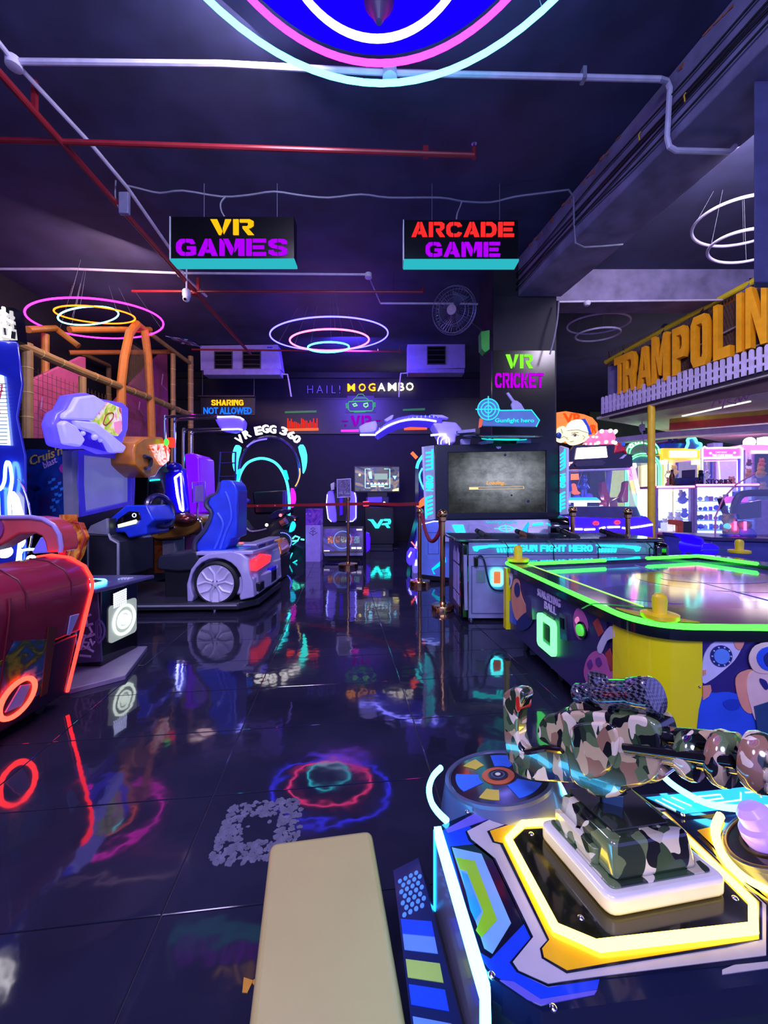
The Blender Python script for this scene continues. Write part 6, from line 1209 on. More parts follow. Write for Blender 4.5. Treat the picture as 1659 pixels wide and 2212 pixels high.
part('cartoon_eye', MB().prism(f, arc(*f.px(1238, 942), .03, 0, 360, 14, .022), .05, .056), m_white, t); part('cartoon_pupil', MB().prism(f, arc(*f.px(1238.5, 942), .014, 0, 360, 12), .056, .06), ink, t)
mb = MB()
for L in ([(1221, 932), (1244, 930), (1266, 937)], [(1230, 942), (1237, 938), (1246, 943)], [(1222, 946), (1220, 950), (1224, 951)], [(1227, 956), (1235, 955)], [(1254, 942), (1259, 946), (1255, 951)], [(1203, 950), (1214, 944), (1220, 948)], [(1208, 928), (1211, 938)], [(1230, 937), (1245, 936)]): mb.tube([f.pt(*f.px(x, y), .066) for x, y in L], .005, 4)
part('ink_line', mb, ink, t); part('blue_lens', MB().ball(f.pt(*f.px(1203, 942), .06), .05, 12, sq=(1, .4, 1)), M('lens_navy', (40, 70, 160), .2), t)
for x, y, s in ((1278, 952, .8), (1310, 945, 1.25)):
    mb = MB(); mb.lathe(f.pt(*f.px(x, y), -.05), [(.10 * s, -.09 * s), (.125 * s, 0), (.10 * s, .09 * s)], 16); part('drum_topper', mb, LIT('topper_rose', (230, 80, 120), (.85, .12, .28)), t, 'pink and white drum ornament')
    mb = MB()
    for k in range(8): a = 2 * PI * k / 8; mb.ball(f.pt(*f.px(x, y), -.05) + Vector((.125 * s * math.cos(a), .125 * s * math.sin(a), .07 * s)), .028 * s, 8).ball(f.pt(*f.px(x, y), -.05) + Vector((.12 * s * math.cos(a + .4), .12 * s * math.sin(a + .4), -.07 * s)), .025 * s, 8)
    part('drum_knob', mb, E('knob_cream', (1.3, 1.2, 1.1)), t, kind='stuff')
part('blue_fin', MB().prism(f, pp([(1296, 934), (1302, 927), (1310, 932), (1308, 936)]), -.05, .02), m_blue, t)
part('red_model', MB().prism(f, pp([(1328, 962), (1334, 956), (1346, 958), (1352, 972), (1356, 984), (1346, 976), (1326, 980)]), -.25, .02), M('model_red', (180, 26, 36), .3, coat=.4), t, bev=.02); part('red_model_window', MB().box(f.pt(*f.px(1344, 960), .02), (.06, .02, .05)), M('window_azure', (60, 110, 220), .3), t)
# inside: pedestal, angler, red wings
fi = face(6.45)
part('pedestal', MB().prism(fi, fi.pxs([(1249, 1085), (1269, 1085), (1268, 1111), (1250, 1111)]), -.16, 0), LIT('pedestal_white', (220, 215, 225), (.9, .8, .75)), t, 'white lit pedestal', bev=.01)
c = R(1259, 1081, 6.5); part('stage', MB().lathe(c, [(.22, -.03), (.25, -.02), (.25, .01), (.2, .05)], 28), LIT('stage_blue', (40, 150, 230), (.03, .5, 1.3)), t, 'blue lit round stage'); part('stage_ring', MB().tube([c + Vector((.25 * math.cos(a), .25 * math.sin(a), -.02)) for a in [2 * PI * k / 32 for k in range(32)]], .016, 6, True), e_white, t)
st = M('statue_silver_blue', (110, 130, 225), .2, .6); mb = MB(); b = c + Vector((.02, 0, .05))
mb.ball(b + Vector((0, 0, .30)), .05, 12).lathe(b + Vector((0, 0, .13)), [(.045, 0), (.06, .06), (.05, .11), (.02, .14)], 12).tube([b + Vector((-.03, 0, 0)), b + Vector((-.025, 0, .14))], .022, 8).tube([b + Vector((.03, 0, 0)), b + Vector((.025, 0, .14))], .022, 8).tube([b + Vector((-.05, 0, .22)), b + Vector((-.10, -.03, .17)), b + Vector((-.13, -.04, .22))], .016, 8).tube([b + Vector((.05, 0, .22)), b + Vector((.08, -.03, .15)), b + Vector((.02, -.06, .16))], .016, 8)
mb.lathe(b + Vector((0, 0, .33)), [(.075, 0), (.07, .008), (.04, .012), (.035, .05), (.0, .055)], 14)
part('angler_figure', mb, st, t, 'small silver blue angler figure in a hat'); part('fishing_rod', MB().tube([b + Vector((-.14, -.04, .16)), b + Vector((-.06, -.04, .42)), b + Vector((.1, -.04, .50)), b + Vector((.2, -.04, .50))], .005, 5), m_chrome, t)
for x, y, r in ((1246, 1074, .06), (1271, 1072, .07)): part('rock', MB().ball(R(x, y, 6.5), r, 10, sq=(1, 1, .8)), M('rock_violet', (120, 90, 230), .4), t)
part('red_wing', MB().prism(fi, fi.pxs([(1295, 1041), (1304, 1040), (1308, 1058), (1315, 1076), (1312, 1086), (1302, 1080), (1296, 1065)]), -.06, .06), M('wing_crimson', (180, 40, 30), .25, coat=.5), t, bev=.015); part('red_wing', MB().prism(fi, fi.pxs([(1346, 1042), (1354, 1038), (1353, 1085), (1338, 1086), (1336, 1076), (1344, 1060)]), -.06, .06), M('wing_crimson', (180, 40, 30), .25, coat=.5), t, bev=.015)
part('red_housing', MB().prism(fi, fi.pxs([(1308, 1085), (1332, 1074), (1334, 1106), (1308, 1108)]), -.2, .02), M('housing_red', (150, 40, 50), .3), t, bev=.01); part('housing_trim', MB().tube([fi.pt(*fi.px(x, y), .03) for x, y in [(1314, 1110), (1314, 1084), (1333, 1075)]], .012, 6), m_brass, t)
part('orange_sign', MB().prism(face(7.05), face(7.05).pxs([(1224, 1024), (1250, 1023), (1251, 1036), (1224, 1037)]), -.05, 0), LIT('sign_tangerine', (235, 100, 20), (1.2, .25, .02)), t); part('orange_shape', MB().prism(face(7.05), smooth2(face(7.05).pxs([(1237, 1046), (1244, 1046), (1248, 1060), (1254, 1064), (1250, 1068), (1238, 1066)]), 2), -.06, 0), LIT('shape_tangerine', (235, 80, 20), (.8, .14, .02)), t)
part('silver_wings', MB().prism(fi, fi.pxs([(1275, 1106), (1292, 1098), (1300, 1090), (1304, 1106), (1290, 1110)]), -.05, .05), m_lil, t, bev=.01); part('blue_block', MB().prism(fi, fi.pxs([(1224, 1040), (1233, 1038), (1236, 1060), (1225, 1064)]), -.1, 0), m_blue, t)
stanchion('dark stanchion in front of the fishing game beside its cyan lit wing', R(1237, 0, 4.85).x, 4.85, h=1.02); stanchion('dark stanchion in front of the fishing game near its rainbow post', R(1356, 0, 4.7).x, 4.7, h=1.0)
# ================================================================== TRAMPOLINE STALL
t = thing('trampoline_stall', 'stall front with big amber TRAMPOLIN letters over a white picket fence on a yellow post', 'stall', (R(1407, 1085, 7.2).x, 7.2, 0))
A, B = (4.62, 8.35), (5.62, 4.9); f = wallfr(A, B); pp = f.pxs
part('back_board', MB().prism(f, pp([(1308, 790), (1636, 616), (1720, 572), (1720, 830), (1308, 905)]), -.16, -.10), M('board_brown', (70, 52, 62), .6), t)
mesh = MB(); q = pp([(1308, 790), (1720, 572), (1720, 830), (1308, 905)])
a0, a1 = q[0][0], q[1][0]
for k in range(70):
    a = a0 + (a1 - a0) * k / 69; z0, z1 = 3.0, 4.3
    mesh.tube([f.pt(a, z0, -.085), f.pt(min(a + .35, a1), z1, -.085)], .004, 3); mesh.tube([f.pt(a, z0, -.08), f.pt(max(a - .35, a0), z1, -.08)], .004, 3)
part('wire_mesh', mesh, M('mesh_bronze', (120, 84, 50), .5, .4), t, kind='stuff')
part('top_rail', MB().tube([f.pt(*f.px(x, y), -.05) for x, y in [(1304, 782), (1460, 694), (1634, 600), (1720, 553)]], .045, 10), M('rail_yellow', (200, 180, 30), .5), t, 'yellow padded top rail')
part('support_rail', MB().tube([f.pt(*f.px(x, y), -.04) for x, y in [(1340, 830), (1659, 668)]], .015, 6).tube([f.pt(*f.px(x, y), -.04) for x, y in [(1390, 832), (1659, 736)]], .015, 6), m_grey, t)
part('end_panel', MB().prism(f, pp([(1309, 792), (1332, 786), (1336, 880), (1309, 890)]), -.09, -.05), M('end_slate', (110, 110, 150), .5), t)
for x, y in ((1345, 757), (1431, 704), (1516, 664), (1614, 608)): part('clamp', MB().box(f.pt(*f.px(x, y + 6), -.05), (.07, .07, .16)), m_chrome, t)
m_amb = M('letter_amber', (240, 168, 24), .45, vary=.08); m_ambs = M('letter_side', (180, 96, 14), .5)
lets = [('T', (1334, 778, 1352, 768), (1336, 856, 1344, 853)), ('R', None, None)]
spec = [('T', 1333, 777, 1357, 764, 855, 1334, .0), ('R', 1352, 769, 1381, 753, 850), ('A', 1382, 757, 1418, 740, 843), ('M', 1414, 734, 1453, 711, 832), ('P', 1459, 715, 1494, 697, 814), ('O', 1499, 693, 1542, 669, 798), ('L', 1548, 660, 1591, 648, 782), ('I', 1598, 637, 1612, 632, 764), ('N', 1618, 628, 1672, 600, 756)]
for s in spec:
    ch, x0, yt0, x1, yt1, yb = s[:6]; p = f.px(x0, yt0); b = f.px(x0, yb); p2 = f.px(x1, yt1)
    mb = MB()
    for P in BL[ch]: mb.prism(f, [(p[0] + .86 * u * (p2[0] - p[0]), b[1] + v * ((p[1] + p2[1]) / 2 - b[1])) for u, v in P], -.03, .08)
    part('letter', mb, m_amb, t, 'amber block letter ' + ch)
part('roof_block', MB().prism(f, pp([(1512, 676), (1528, 634), (1568, 629), (1568, 652), (1540, 668)]), -.55, -.2), M('roof_amber', (170, 96, 20), .5), t)
# picket fence: every picket on its own
m_pick = M('picket_white', (198, 190, 232), .45)
n = 31; pick_me = None; xa, xb = f.px(1302, 0)[0], f.px(1672, 0)[0]
part('fence_rail', MB().prism(f, rect(xa, 3.17, xb, 3.21), .02, .04).prism(f, rect(xa, 3.05, xb, 3.09), .02, .04), m_pick, t)
for k in range(n):
    a = xa + (xb - xa) * (k + .5) / n; w = (xb - xa) / n * .33
    part('picket', MB().prism(f, [(a - w, 2.97), (a + w, 2.97)] + [(a + w * math.cos(th_), 3.30 + w * math.sin(th_)) for th_ in [PI * j / 6 for j in range(7)]], .04, .06), m_pick, t)
part('fascia', MB().prism(f, [(xa, 2.93), (xb, 2.93), (xb, 2.985), (xa, 2.985)], -.12, .03), m_dark, t)
part('soffit', MB().prism(flat(0), [A, (A[0] + .9, 8.8), (14.2, 13.9), (14.2, 4.9), B], 2.9, 2.95), M('soffit_cream', (196, 190, 180), .6), t)
part('soffit_strip', MB().box((6.35, 7.4, 2.89), (.04, 1.2, .02), rot=Matrix.Rotation(.25, 3, 'Z')), E('soffit_led', (1.4, 1.3, 1.3)), t)
px, py = R(1407, 1085, 7.2).x, 7.2
part('post', MB().cyl((px, py, 0), (px, py, 2.93), .062, 20), M('post_yellow', (232, 196, 34), .5), t, 'yellow padded post')
part('post_cap', MB().cyl((px, py, 2.86), (px, py, 2.94), .05, 16), m_black, t)
part('orange_fascia', MB().prism(flat(0), [(5.95, 8.0), (7.4, 7.1), (9, 7.1), (9, 7.3), (7.4, 7.3), (6.05, 8.15)], 2.62, 2.75), M('fascia_orange', (226, 70, 24), .4), t); part('yellow_fascia', MB().prism(flat(0), [(5.95, 8.0), (7.4, 7.1), (9, 7.1), (9, 7.3), (7.4, 7.3), (6.05, 8.15)], 2.75, 2.84), M('fascia_yellow', (230, 180, 30), .4), t)
part('white_bulkhead', MB().prism(flat(0), [(5.3, 9.2), (6.1, 8.25), (7.6, 7.4), (9, 7.4), (9, 7.8), (7.7, 7.8), (6.3, 8.5), (5.5, 9.4)], 2.5, 2.62), M('bulkhead_white', (214, 206, 216), .5), t)
fp_ = face(8.6, 0); 
t2 = thing('unlit_script_sign', 'unlit pink script sign hanging under the stall soffit', 'sign', R(1575, 860, 6.6)); fs_ = Fr(R(1575, 860, 6.6), (.6, -.8, .0), (0, 0, 1)); mb = MB()
for L in ([(1536, 858), (1541, 848), (1545, 862), (1538, 880)], [(1546, 868), (1552, 858), (1555, 872), (1561, 862)], [(1560, 884), (1568, 860), (1578, 846), (1580, 858), (1572, 868), (1590, 872)], [(1588, 868), (1594, 858), (1600, 868), (1606, 854), (1612, 864), (1622, 846)], [(1590, 850), (1606, 842), (1624, 838)]):
    mb.tube(smooth([fs_.pt(*fs_.px(x, y), 0) for x, y in L], 4), .012, 6)
part('script_tube', mb, M('script_pink', (225, 150, 190), .3), t2); part('hanging_wire', MB().cyl(R(1560, 846, 6.6), (R(1560, 846, 6.6).x, 6.6, 2.9), .004, 5), m_grey, t2)
# striped band on the green wall
t = thing('wall_stripe', 'pink and white striped band rising along the green wall', 'wall decoration', (10, 13.9, 3)); f = face(13.96)
for k, (c_, m_) in enumerate(((0, M('band_pink', (190, 90, 120), .6)), (1, M('band_white', (206, 190, 206), .6)), (2, M('band_grey', (120, 100, 130), .6)), (3, M('band_white', (0, 0, 0))), (4, M('band_grey', (0, 0, 0))), (5, M('band_white', (0, 0, 0))), (6, M('band_pink', (0, 0, 0))))):
    y = 945 + 2.6 * k; part('stripe', MB().prism(f, f.pxs([(1395, y), (1590, y - 34), (1590, y - 31.4), (1395, y + 2.6)]), 0, .02), m_, t)
part('corner_band', MB().prism(f, f.pxs([(1588, 910), (1614, 908), (1616, 965), (1600, 965), (1598, 930), (1588, 932)]), 0, .02), MATS['band_pink'], t); part('corner_band', MB().prism(f, f.pxs([(1596, 913), (1610, 912), (1611, 962), (1603, 962), (1602, 924), (1596, 924)]), .02, .025), MATS['band_white'], t)
part('arrow_mark', MB().prism(f, f.pxs([(1438, 947), (1446, 946), (1452, 952), (1446, 959), (1438, 960), (1444, 953)]), .02, .03).prism(f, f.pxs([(1450, 946), (1458, 945), (1464, 950), (1458, 957), (1450, 958), (1456, 952)]), .02, .03), M('arrow_slate', (60, 66, 120), .5), t)

# ================================================================== CLAW MACHINES AND COUNTERS
plush_cols = [(235, 190, 40), (220, 130, 40), (240, 235, 225), (120, 130, 220), (200, 60, 60), (110, 70, 50), (230, 130, 170)]
pm = [M('plush_%s' % n, c, .8) for n, c in zip(('yellow', 'orange', 'white', 'blue', 'red', 'brown', 'pink'), plush_cols)]
pn = ['yellow', 'orange', 'white', 'blue', 'red', 'brown', 'pink']
PN = [0]
def plush(c, r, k, where, grp):
    o = solo('plush_toy', MB().ball(c, r, 10, sq=(1, .9, 1)).ball(c + Vector((0, -.01, r * 1.25)), r * .72, 10).ball(c + Vector((-r * .5, 0, r * 1.85)), r * .26, 6).ball(c + Vector((r * .5, 0, r * 1.85)), r * .26, 6).ball(c + Vector((-r * .9, -r * .3, .1 * r)), r * .32, 6).ball(c + Vector((r * .9, -r * .3, .1 * r)), r * .32, 6), pm[k], '%s plush toy %s' % (pn[k], where), 'plush toy', c, grp); return o
def claw_machine(label, d, x0, x1, ytop, yhead, yglass, ybot, head_mat, frame_mat, depth=.9, edge=None, light=None):
    f = face(d); t = thing('claw_machine', label, 'claw machine', ((f.px(x0, 0)[0] + f.px(x1, 0)[0]) / 2, d + depth / 2, 0))
    P = lambda a, b, c_, e: f.pxs([(a, b), (c_, b), (c_, e), (a, e)])
    part('cabinet', MB().prism(f, [f.px(x0, yglass), f.px(x1, yglass), (f.px(x1, 0)[0], 0), (f.px(x0, 0)[0], 0)], -depth, 0), frame_mat, t, bev=.015)
    part('header', MB().prism(f, P(x0, ytop, x1, yhead), -depth, 0), head_mat, t, bev=.02)
    for x in (x0 + 2, x1 - 2):
        part('corner_post', MB().prism(f, P(x - 2, yhead, x + 2, yglass), -.06, 0), frame_mat, t); part('corner_post', MB().prism(f, P(x - 2, yhead, x + 2, yglass), -depth, -depth + .06), frame_mat, t)
    part('back_wall', MB().prism(f, P(x0, yhead, x1, yglass), -depth, -depth + .02), light or m_lil, t)
    part('glass_front', MB().prism(f, P(x0 + 2, yhead, x1 - 2, yglass), -.015, -.005), m_glass, t)
    cx_ = f.px((x0 + x1) / 2, 0)[0]; cz = f.px(0, yhead)[1]
    o = part('claw', MB().cyl(f.pt(cx_, cz, -depth / 2), f.pt(cx_, cz - .25, -depth / 2), .012, 8).ball(f.pt(cx_, cz - .28, -depth / 2), .05, 10).tube([f.pt(cx_ - .03, cz - .3, -depth / 2), f.pt(cx_ - .09, cz - .38, -depth / 2), f.pt(cx_ - .04, cz - .46, -depth / 2)], .01, 6).tube([f.pt(cx_ + .03, cz - .3, -depth / 2), f.pt(cx_ + .09, cz - .38, -depth / 2), f.pt(cx_ + .04, cz - .46, -depth / 2)], .01, 6), m_chrome, t)
    return t, f, P
# green arched doll machine
m_gled = E('arch_green', (.35, 3.8, .9))
t, f, P = claw_machine('claw machine with a glowing green arch, behind the yellow post', 9.6, 1352, 1426, 984, 1000, 1098, 1165, M('doll_teal', (90, 120, 140), .3), M('doll_grey', (150, 160, 150), .4), light=LIT('doll_back', (190, 190, 130), (.30, .32, .10)))
mb = MB(); mb.tube([f.pt(*f.px(1388 + 36 * math.cos(a), 980 - 30 * math.sin(a)), .02) for a in [PI * k / 20 for k in range(21)]], .016, 6); mb.tube([f.pt(*f.px(1388 + 29 * math.cos(a), 980 - 22 * math.sin(a)), .02) for a in [PI * k / 20 for k in range(21)]], .012, 6)
part('arch_light', mb, m_gled, t, 'glowing green arch'); mb = MB()
for r, w in ((38, .016), (33, .012)): mb.tube([f.pt(*f.px(1388 - r, 1100), .03)] + [f.pt(*f.px(1388 + r * math.cos(a), 1012 - 32 * math.sin(a) * r / 38), .03) for a in [PI - PI * k / 20 for k in range(21)]] + [f.pt(*f.px(1388 + r, 1140), .03)], w, 6)
part('portal_light', mb, m_gled, t)
part('header_board', MB().prism(f, f.pxs([(1351, 982)] + [(1388 + 34 * math.cos(a), 980 - 28 * math.sin(a)) for a in [PI - PI * k / 16 for k in range(17)]] + [(1425, 982)]), -.2, .0), M('doll_smoke', (90, 100, 100), .4), t)
for k, ch in enumerate('DOLL'):
    a = math.radians(140 - 26 * k); c = f.px(1388 + 32 * math.cos(a), 980 - 26 * math.sin(a)); part('letter', MB().text(f, ch, (c[0] - .05, c[1] - .05, c[0] + .05, c[1] + .05), .0, .04, .02), E('doll_letter', (1.3, 3.2, 1.5)), t)
part('lamp', MB().ball(f.pt(*f.px(1378, 1005), -.2), .09, 12), E('doll_lamp', (4.5, 4.2, 4.4)), t); part('floor_light', MB().tube([f.pt(*f.px(1385, 1090), .02), f.pt(*f.px(1420, 1090), .02)], .012, 6).tube([f.pt(*f.px(1385, 1098), .02), f.pt(*f.px(1420, 1098), .02)], .012, 6), m_gled, t)
# yellow claw machine
t, f, P = claw_machine('yellow lit claw machine with an aqua neon cloud on top', 9.6, 1430, 1514, 968, 992, 1062, 1165, LIT('claw_amber', (235, 170, 40), (.75, .42, .03)), LIT('claw_cream', (225, 205, 130), (.30, .24, .06)), light=E('claw_glow', (1.5, 1.3, .55)))
part('sign_panel', MB().prism(f, P(1446, 974, 1504, 988), 0, .02), E('sign_cream', (4, 3.4, 1.8)), t, 'overexposed cream sign')
for x in (1436, 1506): part('lamp', MB().prism(f, P(x - 6, 994, x + 6, 1003), -.1, 0), E('lamp_warm', (4, 3.6, 2.6)), t)
part('blue_strip', MB().prism(f, P(1442, 956, 1486, 968), -.3, -.1), m_blue, t); mb = MB()
cl = [(1481, 968), (1485, 958), (1484, 950), (1492, 945), (1500, 948), (1504, 956), (1512, 959), (1512, 966), (1505, 970)]; mb.tube(smooth([f.pt(*f.px(x, y), .02) for x, y in cl], 4), .03, 8)
part('neon_cloud', mb, E('cloud_aqua', (.25, 4.2, 3.4)), t, 'aqua neon cloud'); part('cloud_board', MB().prism(f, smooth2(f.pxs(cl), 3), -.03, .0), M('cloud_violet', (110, 90, 180), .4), t)
for k, (x, y, cc, r) in enumerate(((1446, 1048, 4, .10), (1456, 1020, 0, .09), (1470, 1050, 2, .11), (1490, 1048, 2, .10), (1504, 1052, 6, .1))): plush(R(x, y, 9.95), r, cc, ['at the left of the yellow claw machine', 'hanging high in the yellow claw machine', 'in the middle of the yellow claw machine', 'right of the middle in the yellow claw machine', 'at the right of the yellow claw machine'][k], 'toys in the yellow claw machine')
# bear machine
t, f, P = claw_machine('claw machine with a magenta header about cute bears and white tube edges', 9.6, 1517, 1602, 966, 990, 1062, 1165, LIT('bear_magenta', (190, 80, 200), (.55, .10, .58)), M('bear_blue', (60, 50, 190), .3), light=LIT('bear_back', (130, 120, 120), (.16, .15, .15)))
e_tube = E('bear_tube', (4.2, 4.2, 7)); mb = MB(); mb.tube([f.pt(*f.px(x, y), .02) for x, y in [(1516, 1062), (1516, 970), (1520, 965), (1526, 968), (1590, 967), (1596, 964), (1602, 970), (1601, 1062)]], .018, 6); mb.tube([f.pt(*f.px(1516, 990), .02), f.pt(*f.px(1601, 988), .02)], .026, 6)
part('edge_tube', mb, e_tube, t, 'white glowing tube edge'); part('inner_tube', MB().tube([f.pt(*f.px(x, y), -.02) for x, y in [(1519, 1062), (1519, 996), (1594, 995), (1594, 1060)]], .014, 6).tube([f.pt(*f.px(1554, 996), -.02), f.pt(*f.px(1557, 1040), -.02)], .014, 6), E('bear_pinktube', (4, 1.1, 4.2)), t)
q0, q1 = f.px(1538, 986), f.px(1582, 981); part('lettering', MB().text(f, 'THE CUTE BEARS', (*q0, *q1), 0, .012, .01), E('bear_white', (1.6, 1.3, 1.7)), t); q0, q1 = f.px(1545, 979), f.px(1570, 975); part('lettering', MB().text(f, "CAN'T RESIST", (*q0, *q1), 0, .012, .0), E('bear_pale', (1.0, .6, 1.1)), t)
part('paw_mark', MB().ball(f.pt(*f.px(1534, 979), .01), .03, 8).ball(f.pt(*f.px(1586, 978), .01), .03, 8), E('bear_white', (1, 1, 1)), t); part('top_box', MB().prism(f, P(1549, 955, 1569, 964), -.3, -.1), m_lil, t)
plush(R(1580, 1046, 10.0), .10, 1, 'at the right of the cute bears machine', 'toys in the cute bears machine'); plush(R(1535, 1048, 10.0), .09, 3, 'at the left of the cute bears machine', 'toys in the cute bears machine')
# pink machine at the right edge
t, f, P = claw_machine('pink topped claw machine full of plush toys at the right edge', 9.6, 1606, 1700, 960, 972, 1080, 1165, LIT('pink_top', (220, 110, 200), (.9, .25, .75)), M('pink_frame', (190, 150, 200), .4), light=LIT('pink_back', (200, 180, 215), (.40, .30, .42)))
part('scallop', MB().prism(f, P(1622, 973, 1700, 980), 0, .02), E('scallop_pink', (2.4, .9, 2)), t); part('globe_lamp', MB().ball(f.pt(*f.px(1627, 954), -.1), .125, 20), E('globe_white', (6, 5.5, 5.8)), t, 'white globe lamp'); part('globe_lamp', MB().box(f.pt(*f.px(1664, 952), -.1), (.28, .2, .2)), E('globe_white', (6, 5.5, 5.8)), t)
for k, (x, y, cc, r) in enumerate(((1617, 1026, 0, .08), (1643, 1024, 0, .11), (1645, 1003, 1, .08), (1648, 1056, 0, .09), (1618, 1002, 5, .06), (1629, 1045, 2, .07))): plush(R(x, y, 10.0), r, cc, ['left of the pair in the pink machine', 'larger of the pair in the pink machine', 'hanging high in the pink machine', 'low in the pink machine', 'high at the left of the pink machine', 'low in the middle of the pink machine'][k], 'toys in the pink machine')
# two lit counters
def counter(label, d, x0, x1, yt, yg, yb, frame, split):
    f = face(d); t = thing('display_counter', label, 'counter', ((f.px(x0, 0)[0] + f.px(x1, 0)[0]) / 2, d + .3, 0)); P = lambda a, b, c_, e: f.pxs([(a, b), (c_, b), (c_, e), (a, e)])
    zb = 0.0; part('base', MB().prism(f, [f.px(x0, yg), f.px(x1, yg), (f.px(x1, 0)[0], zb), (f.px(x0, 0)[0], zb)], -.6, 0), frame, t, bev=.01)
    part('top', MB().prism(f, P(x0 - 2, yt, x1 + 2, yt + 5), -.62, .02), frame, t); part('edge_light', MB().tube([f.pt(*f.px(x0, yt + 2), .03), f.pt(*f.px(x1, yt + 1), .03)], .022, 6), E('counter_pink', (5, .7, 1.8)), t, 'pink glowing edge')
    part('back_panel', MB().prism(f, P(x0, yt + 5, x1, yg), -.6, -.58), E('counter_glow', (1.25, 1.25, 2.0)), t, 'white lit back panel')
    for x in split: part('post', MB().prism(f, P(x - 3, yt + 5, x + 3, yg), -.06, 0), M('counter_post', (150, 130, 190), .3), t)
    part('glass_front', MB().prism(f, P(x0, yt + 5, x1, yg), -.012, -.004), m_glass, t)
    return t, f, P
rose = M('counter_rose', (205, 110, 150), .4)
t, f, P = counter('glowing claw counter with a pink base and an orange coin box', 8.0, 1417, 1497, 1050, 1150, 1180, rose, (1419, 1495))
part('dark_label', MB().prism(f, f.pxs([(1420, 1154), (1468, 1160), (1468, 1186), (1420, 1180)]), 0, .02), M('label_plum', (50, 24, 40), .4), t); q0, q1 = f.px(1427, 1174), f.px(1458, 1166); part('label_text', MB().text(f, 'GIFT STORE', (*q0, *q1), .02, .03, .01), M('label_rose', (170, 70, 120), .5), t)
part('coin_box', MB().prism(f, f.pxs([(1442, 1122), (1470, 1124), (1470, 1162), (1458, 1162), (1458, 1134), (1442, 1132)]), 0, .08), M('coin_orange2', (200, 80, 40), .4), t, 'orange coin box', bev=.01); part('control_panel', MB().prism(f, P(1471, 1126, 1490, 1161), 0, .06), M('panel_slate', (40, 44, 64), .4), t, bev=.008)
part('yellow_sign', MB().prism(f, P(1437, 1072, 1462, 1098), -.3, -.28), E('sign_lemon', (4, 3.3, 1.2)), t); part('chute', MB().prism(f, P(1442, 1130, 1454, 1148), -.2, 0), LIT('chute_white', (220, 220, 230), (.5, .5, .6)), t)
k0 = 0
for x, y, r, c_ in ((1426, 1136, .06, 3), (1436, 1134, .07, 2), (1448, 1118, .06, 2), (1464, 1122, .08, 2), (1478, 1112, .07, 3), (1474, 1080, .09, 3), (1470, 1068, .05, 2)):
    plush(R(x, y, 8.3), r, c_, ['in the left corner of the pink claw counter', 'beside it in the pink claw counter', 'under the lemon sign of the pink claw counter', 'behind the orange coin box', 'above the slate panel of the pink claw counter', 'hanging right of the lemon sign', 'high in the pink claw counter'][k0], 'toys in the pink claw counter'); k0 += 1
t, f, P = counter('long glowing glass counter with shelves of small goods, behind the blue chair', 8.0, 1502, 1636, 1046, 1160, 1185, M('counter_indigo', (70, 60, 130), .4), (1503, 1634))
for y in (1082, 1103, 1124, 1145): part('shelf', MB().prism(f, P(1504, y, 1632, y + 1.6), -.56, -.03), LIT('shelf_ice', (120, 150, 220), (.10, .22, .5)), t)
gc = [M('goods_white', (220, 220, 235), .5), M('goods_violet', (120, 90, 200), .5), M('goods_azure', (80, 140, 220), .5), M('goods_pink', (220, 110, 180), .5), M('goods_navy', (50, 50, 120), .5)]
gnm = ['white', 'violet', 'azure', 'pink', 'navy']; ORD = 'first second third fourth fifth sixth seventh eighth ninth tenth last'.split()
for j, y in enumerate((1082, 1103, 1124, 1145)):
    for i in range(11):
        x = 1510 + 11.2 * i + random.uniform(-2, 2); h = random.uniform(.06, .15); k = random.randrange(5); c = f.pt(*f.px(x, y), -.22); w = random.uniform(.04, .075)
        if i % 3 == 0: mb = MB().lathe(c, [(w * .6, 0), (w * .65, h * .7), (w * .3, h * .85), (w * .3, h)], 10)
        elif i % 3 == 1: mb = MB().box(c + Vector((0, 0, h / 2)), (w, w * .8, h))
        else: mb = MB().ball(c + Vector((0, 0, w * .8)), w * .8, 8)
        solo('small_good', mb, gc[k], '%s %s, %s from the left on the %s shelf of the long counter' % (gnm[k], ('bottle', 'box', 'ball')[i % 3], ORD[i], ('top', 'second', 'third', 'lowest')[j]), ('bottle', 'box', 'ball')[i % 3], c, 'goods in the glowing counter')
# things on the counters
f = face(8.05); zc = f.px(0, 1046)[1]
mb = MB(); q0, q1 = f.px(1533, 1040), f.px(1590, 1030); t = thing('counter_sign', 'dark cut-out letters STORIES standing on the glowing counter', 'sign', f.pt(*q0)); up = Fr(f.pt(0, 0, -.1), f.u, f.v)
part('lettering', MB().text(up, 'STORIES', (q0[0], zc, q1[0], zc + .11), 0, .02, .02), M('letter_plum', (70, 40, 90), .4), t); part('lettering', MB().text(up, 'RY', (f.px(1508, 0)[0], zc, f.px(1522, 0)[0], zc + .09), 0, .02, .02), M('letter_plum', (70, 40, 90), .4), t)
t = thing('monitor', 'dark monitor standing on the glowing counter', 'monitor', f.pt(*f.px(1517, 1040))); part('screen', MB().prism(f.off(-.35), f.pxs([(1503, 1013), (1532, 1011), (1531, 1030), (1503, 1032)]), -.04, 0), M('monitor_slate', (62, 48, 84), .4), t, bev=.01); part('base', MB().prism(f.off(-.35), [f.px(1489, 1030), f.px(1536, 1029), (f.px(1536, 0)[0], zc), (f.px(1489, 0)[0], zc)], -.15, .05), M('base_navy', (40, 44, 110), .4), t, bev=.01)
c = f.pt(f.px(1548, 0)[0], zc, -.4); t = thing('bottle', 'tall dark bottle standing right of the monitor on the counter', 'bottle', c); part('body', MB().lathe(c, [(.045, 0), (.05, .01), (.05, .24), (.04, .26)], 16), M('bottle_navy', (30, 24, 80), .2), t); part('cap', MB().lathe(c + Vector((0, 0, .26)), [(.042, 0), (.042, .06), (.03, .07)], 14), m_black, t)
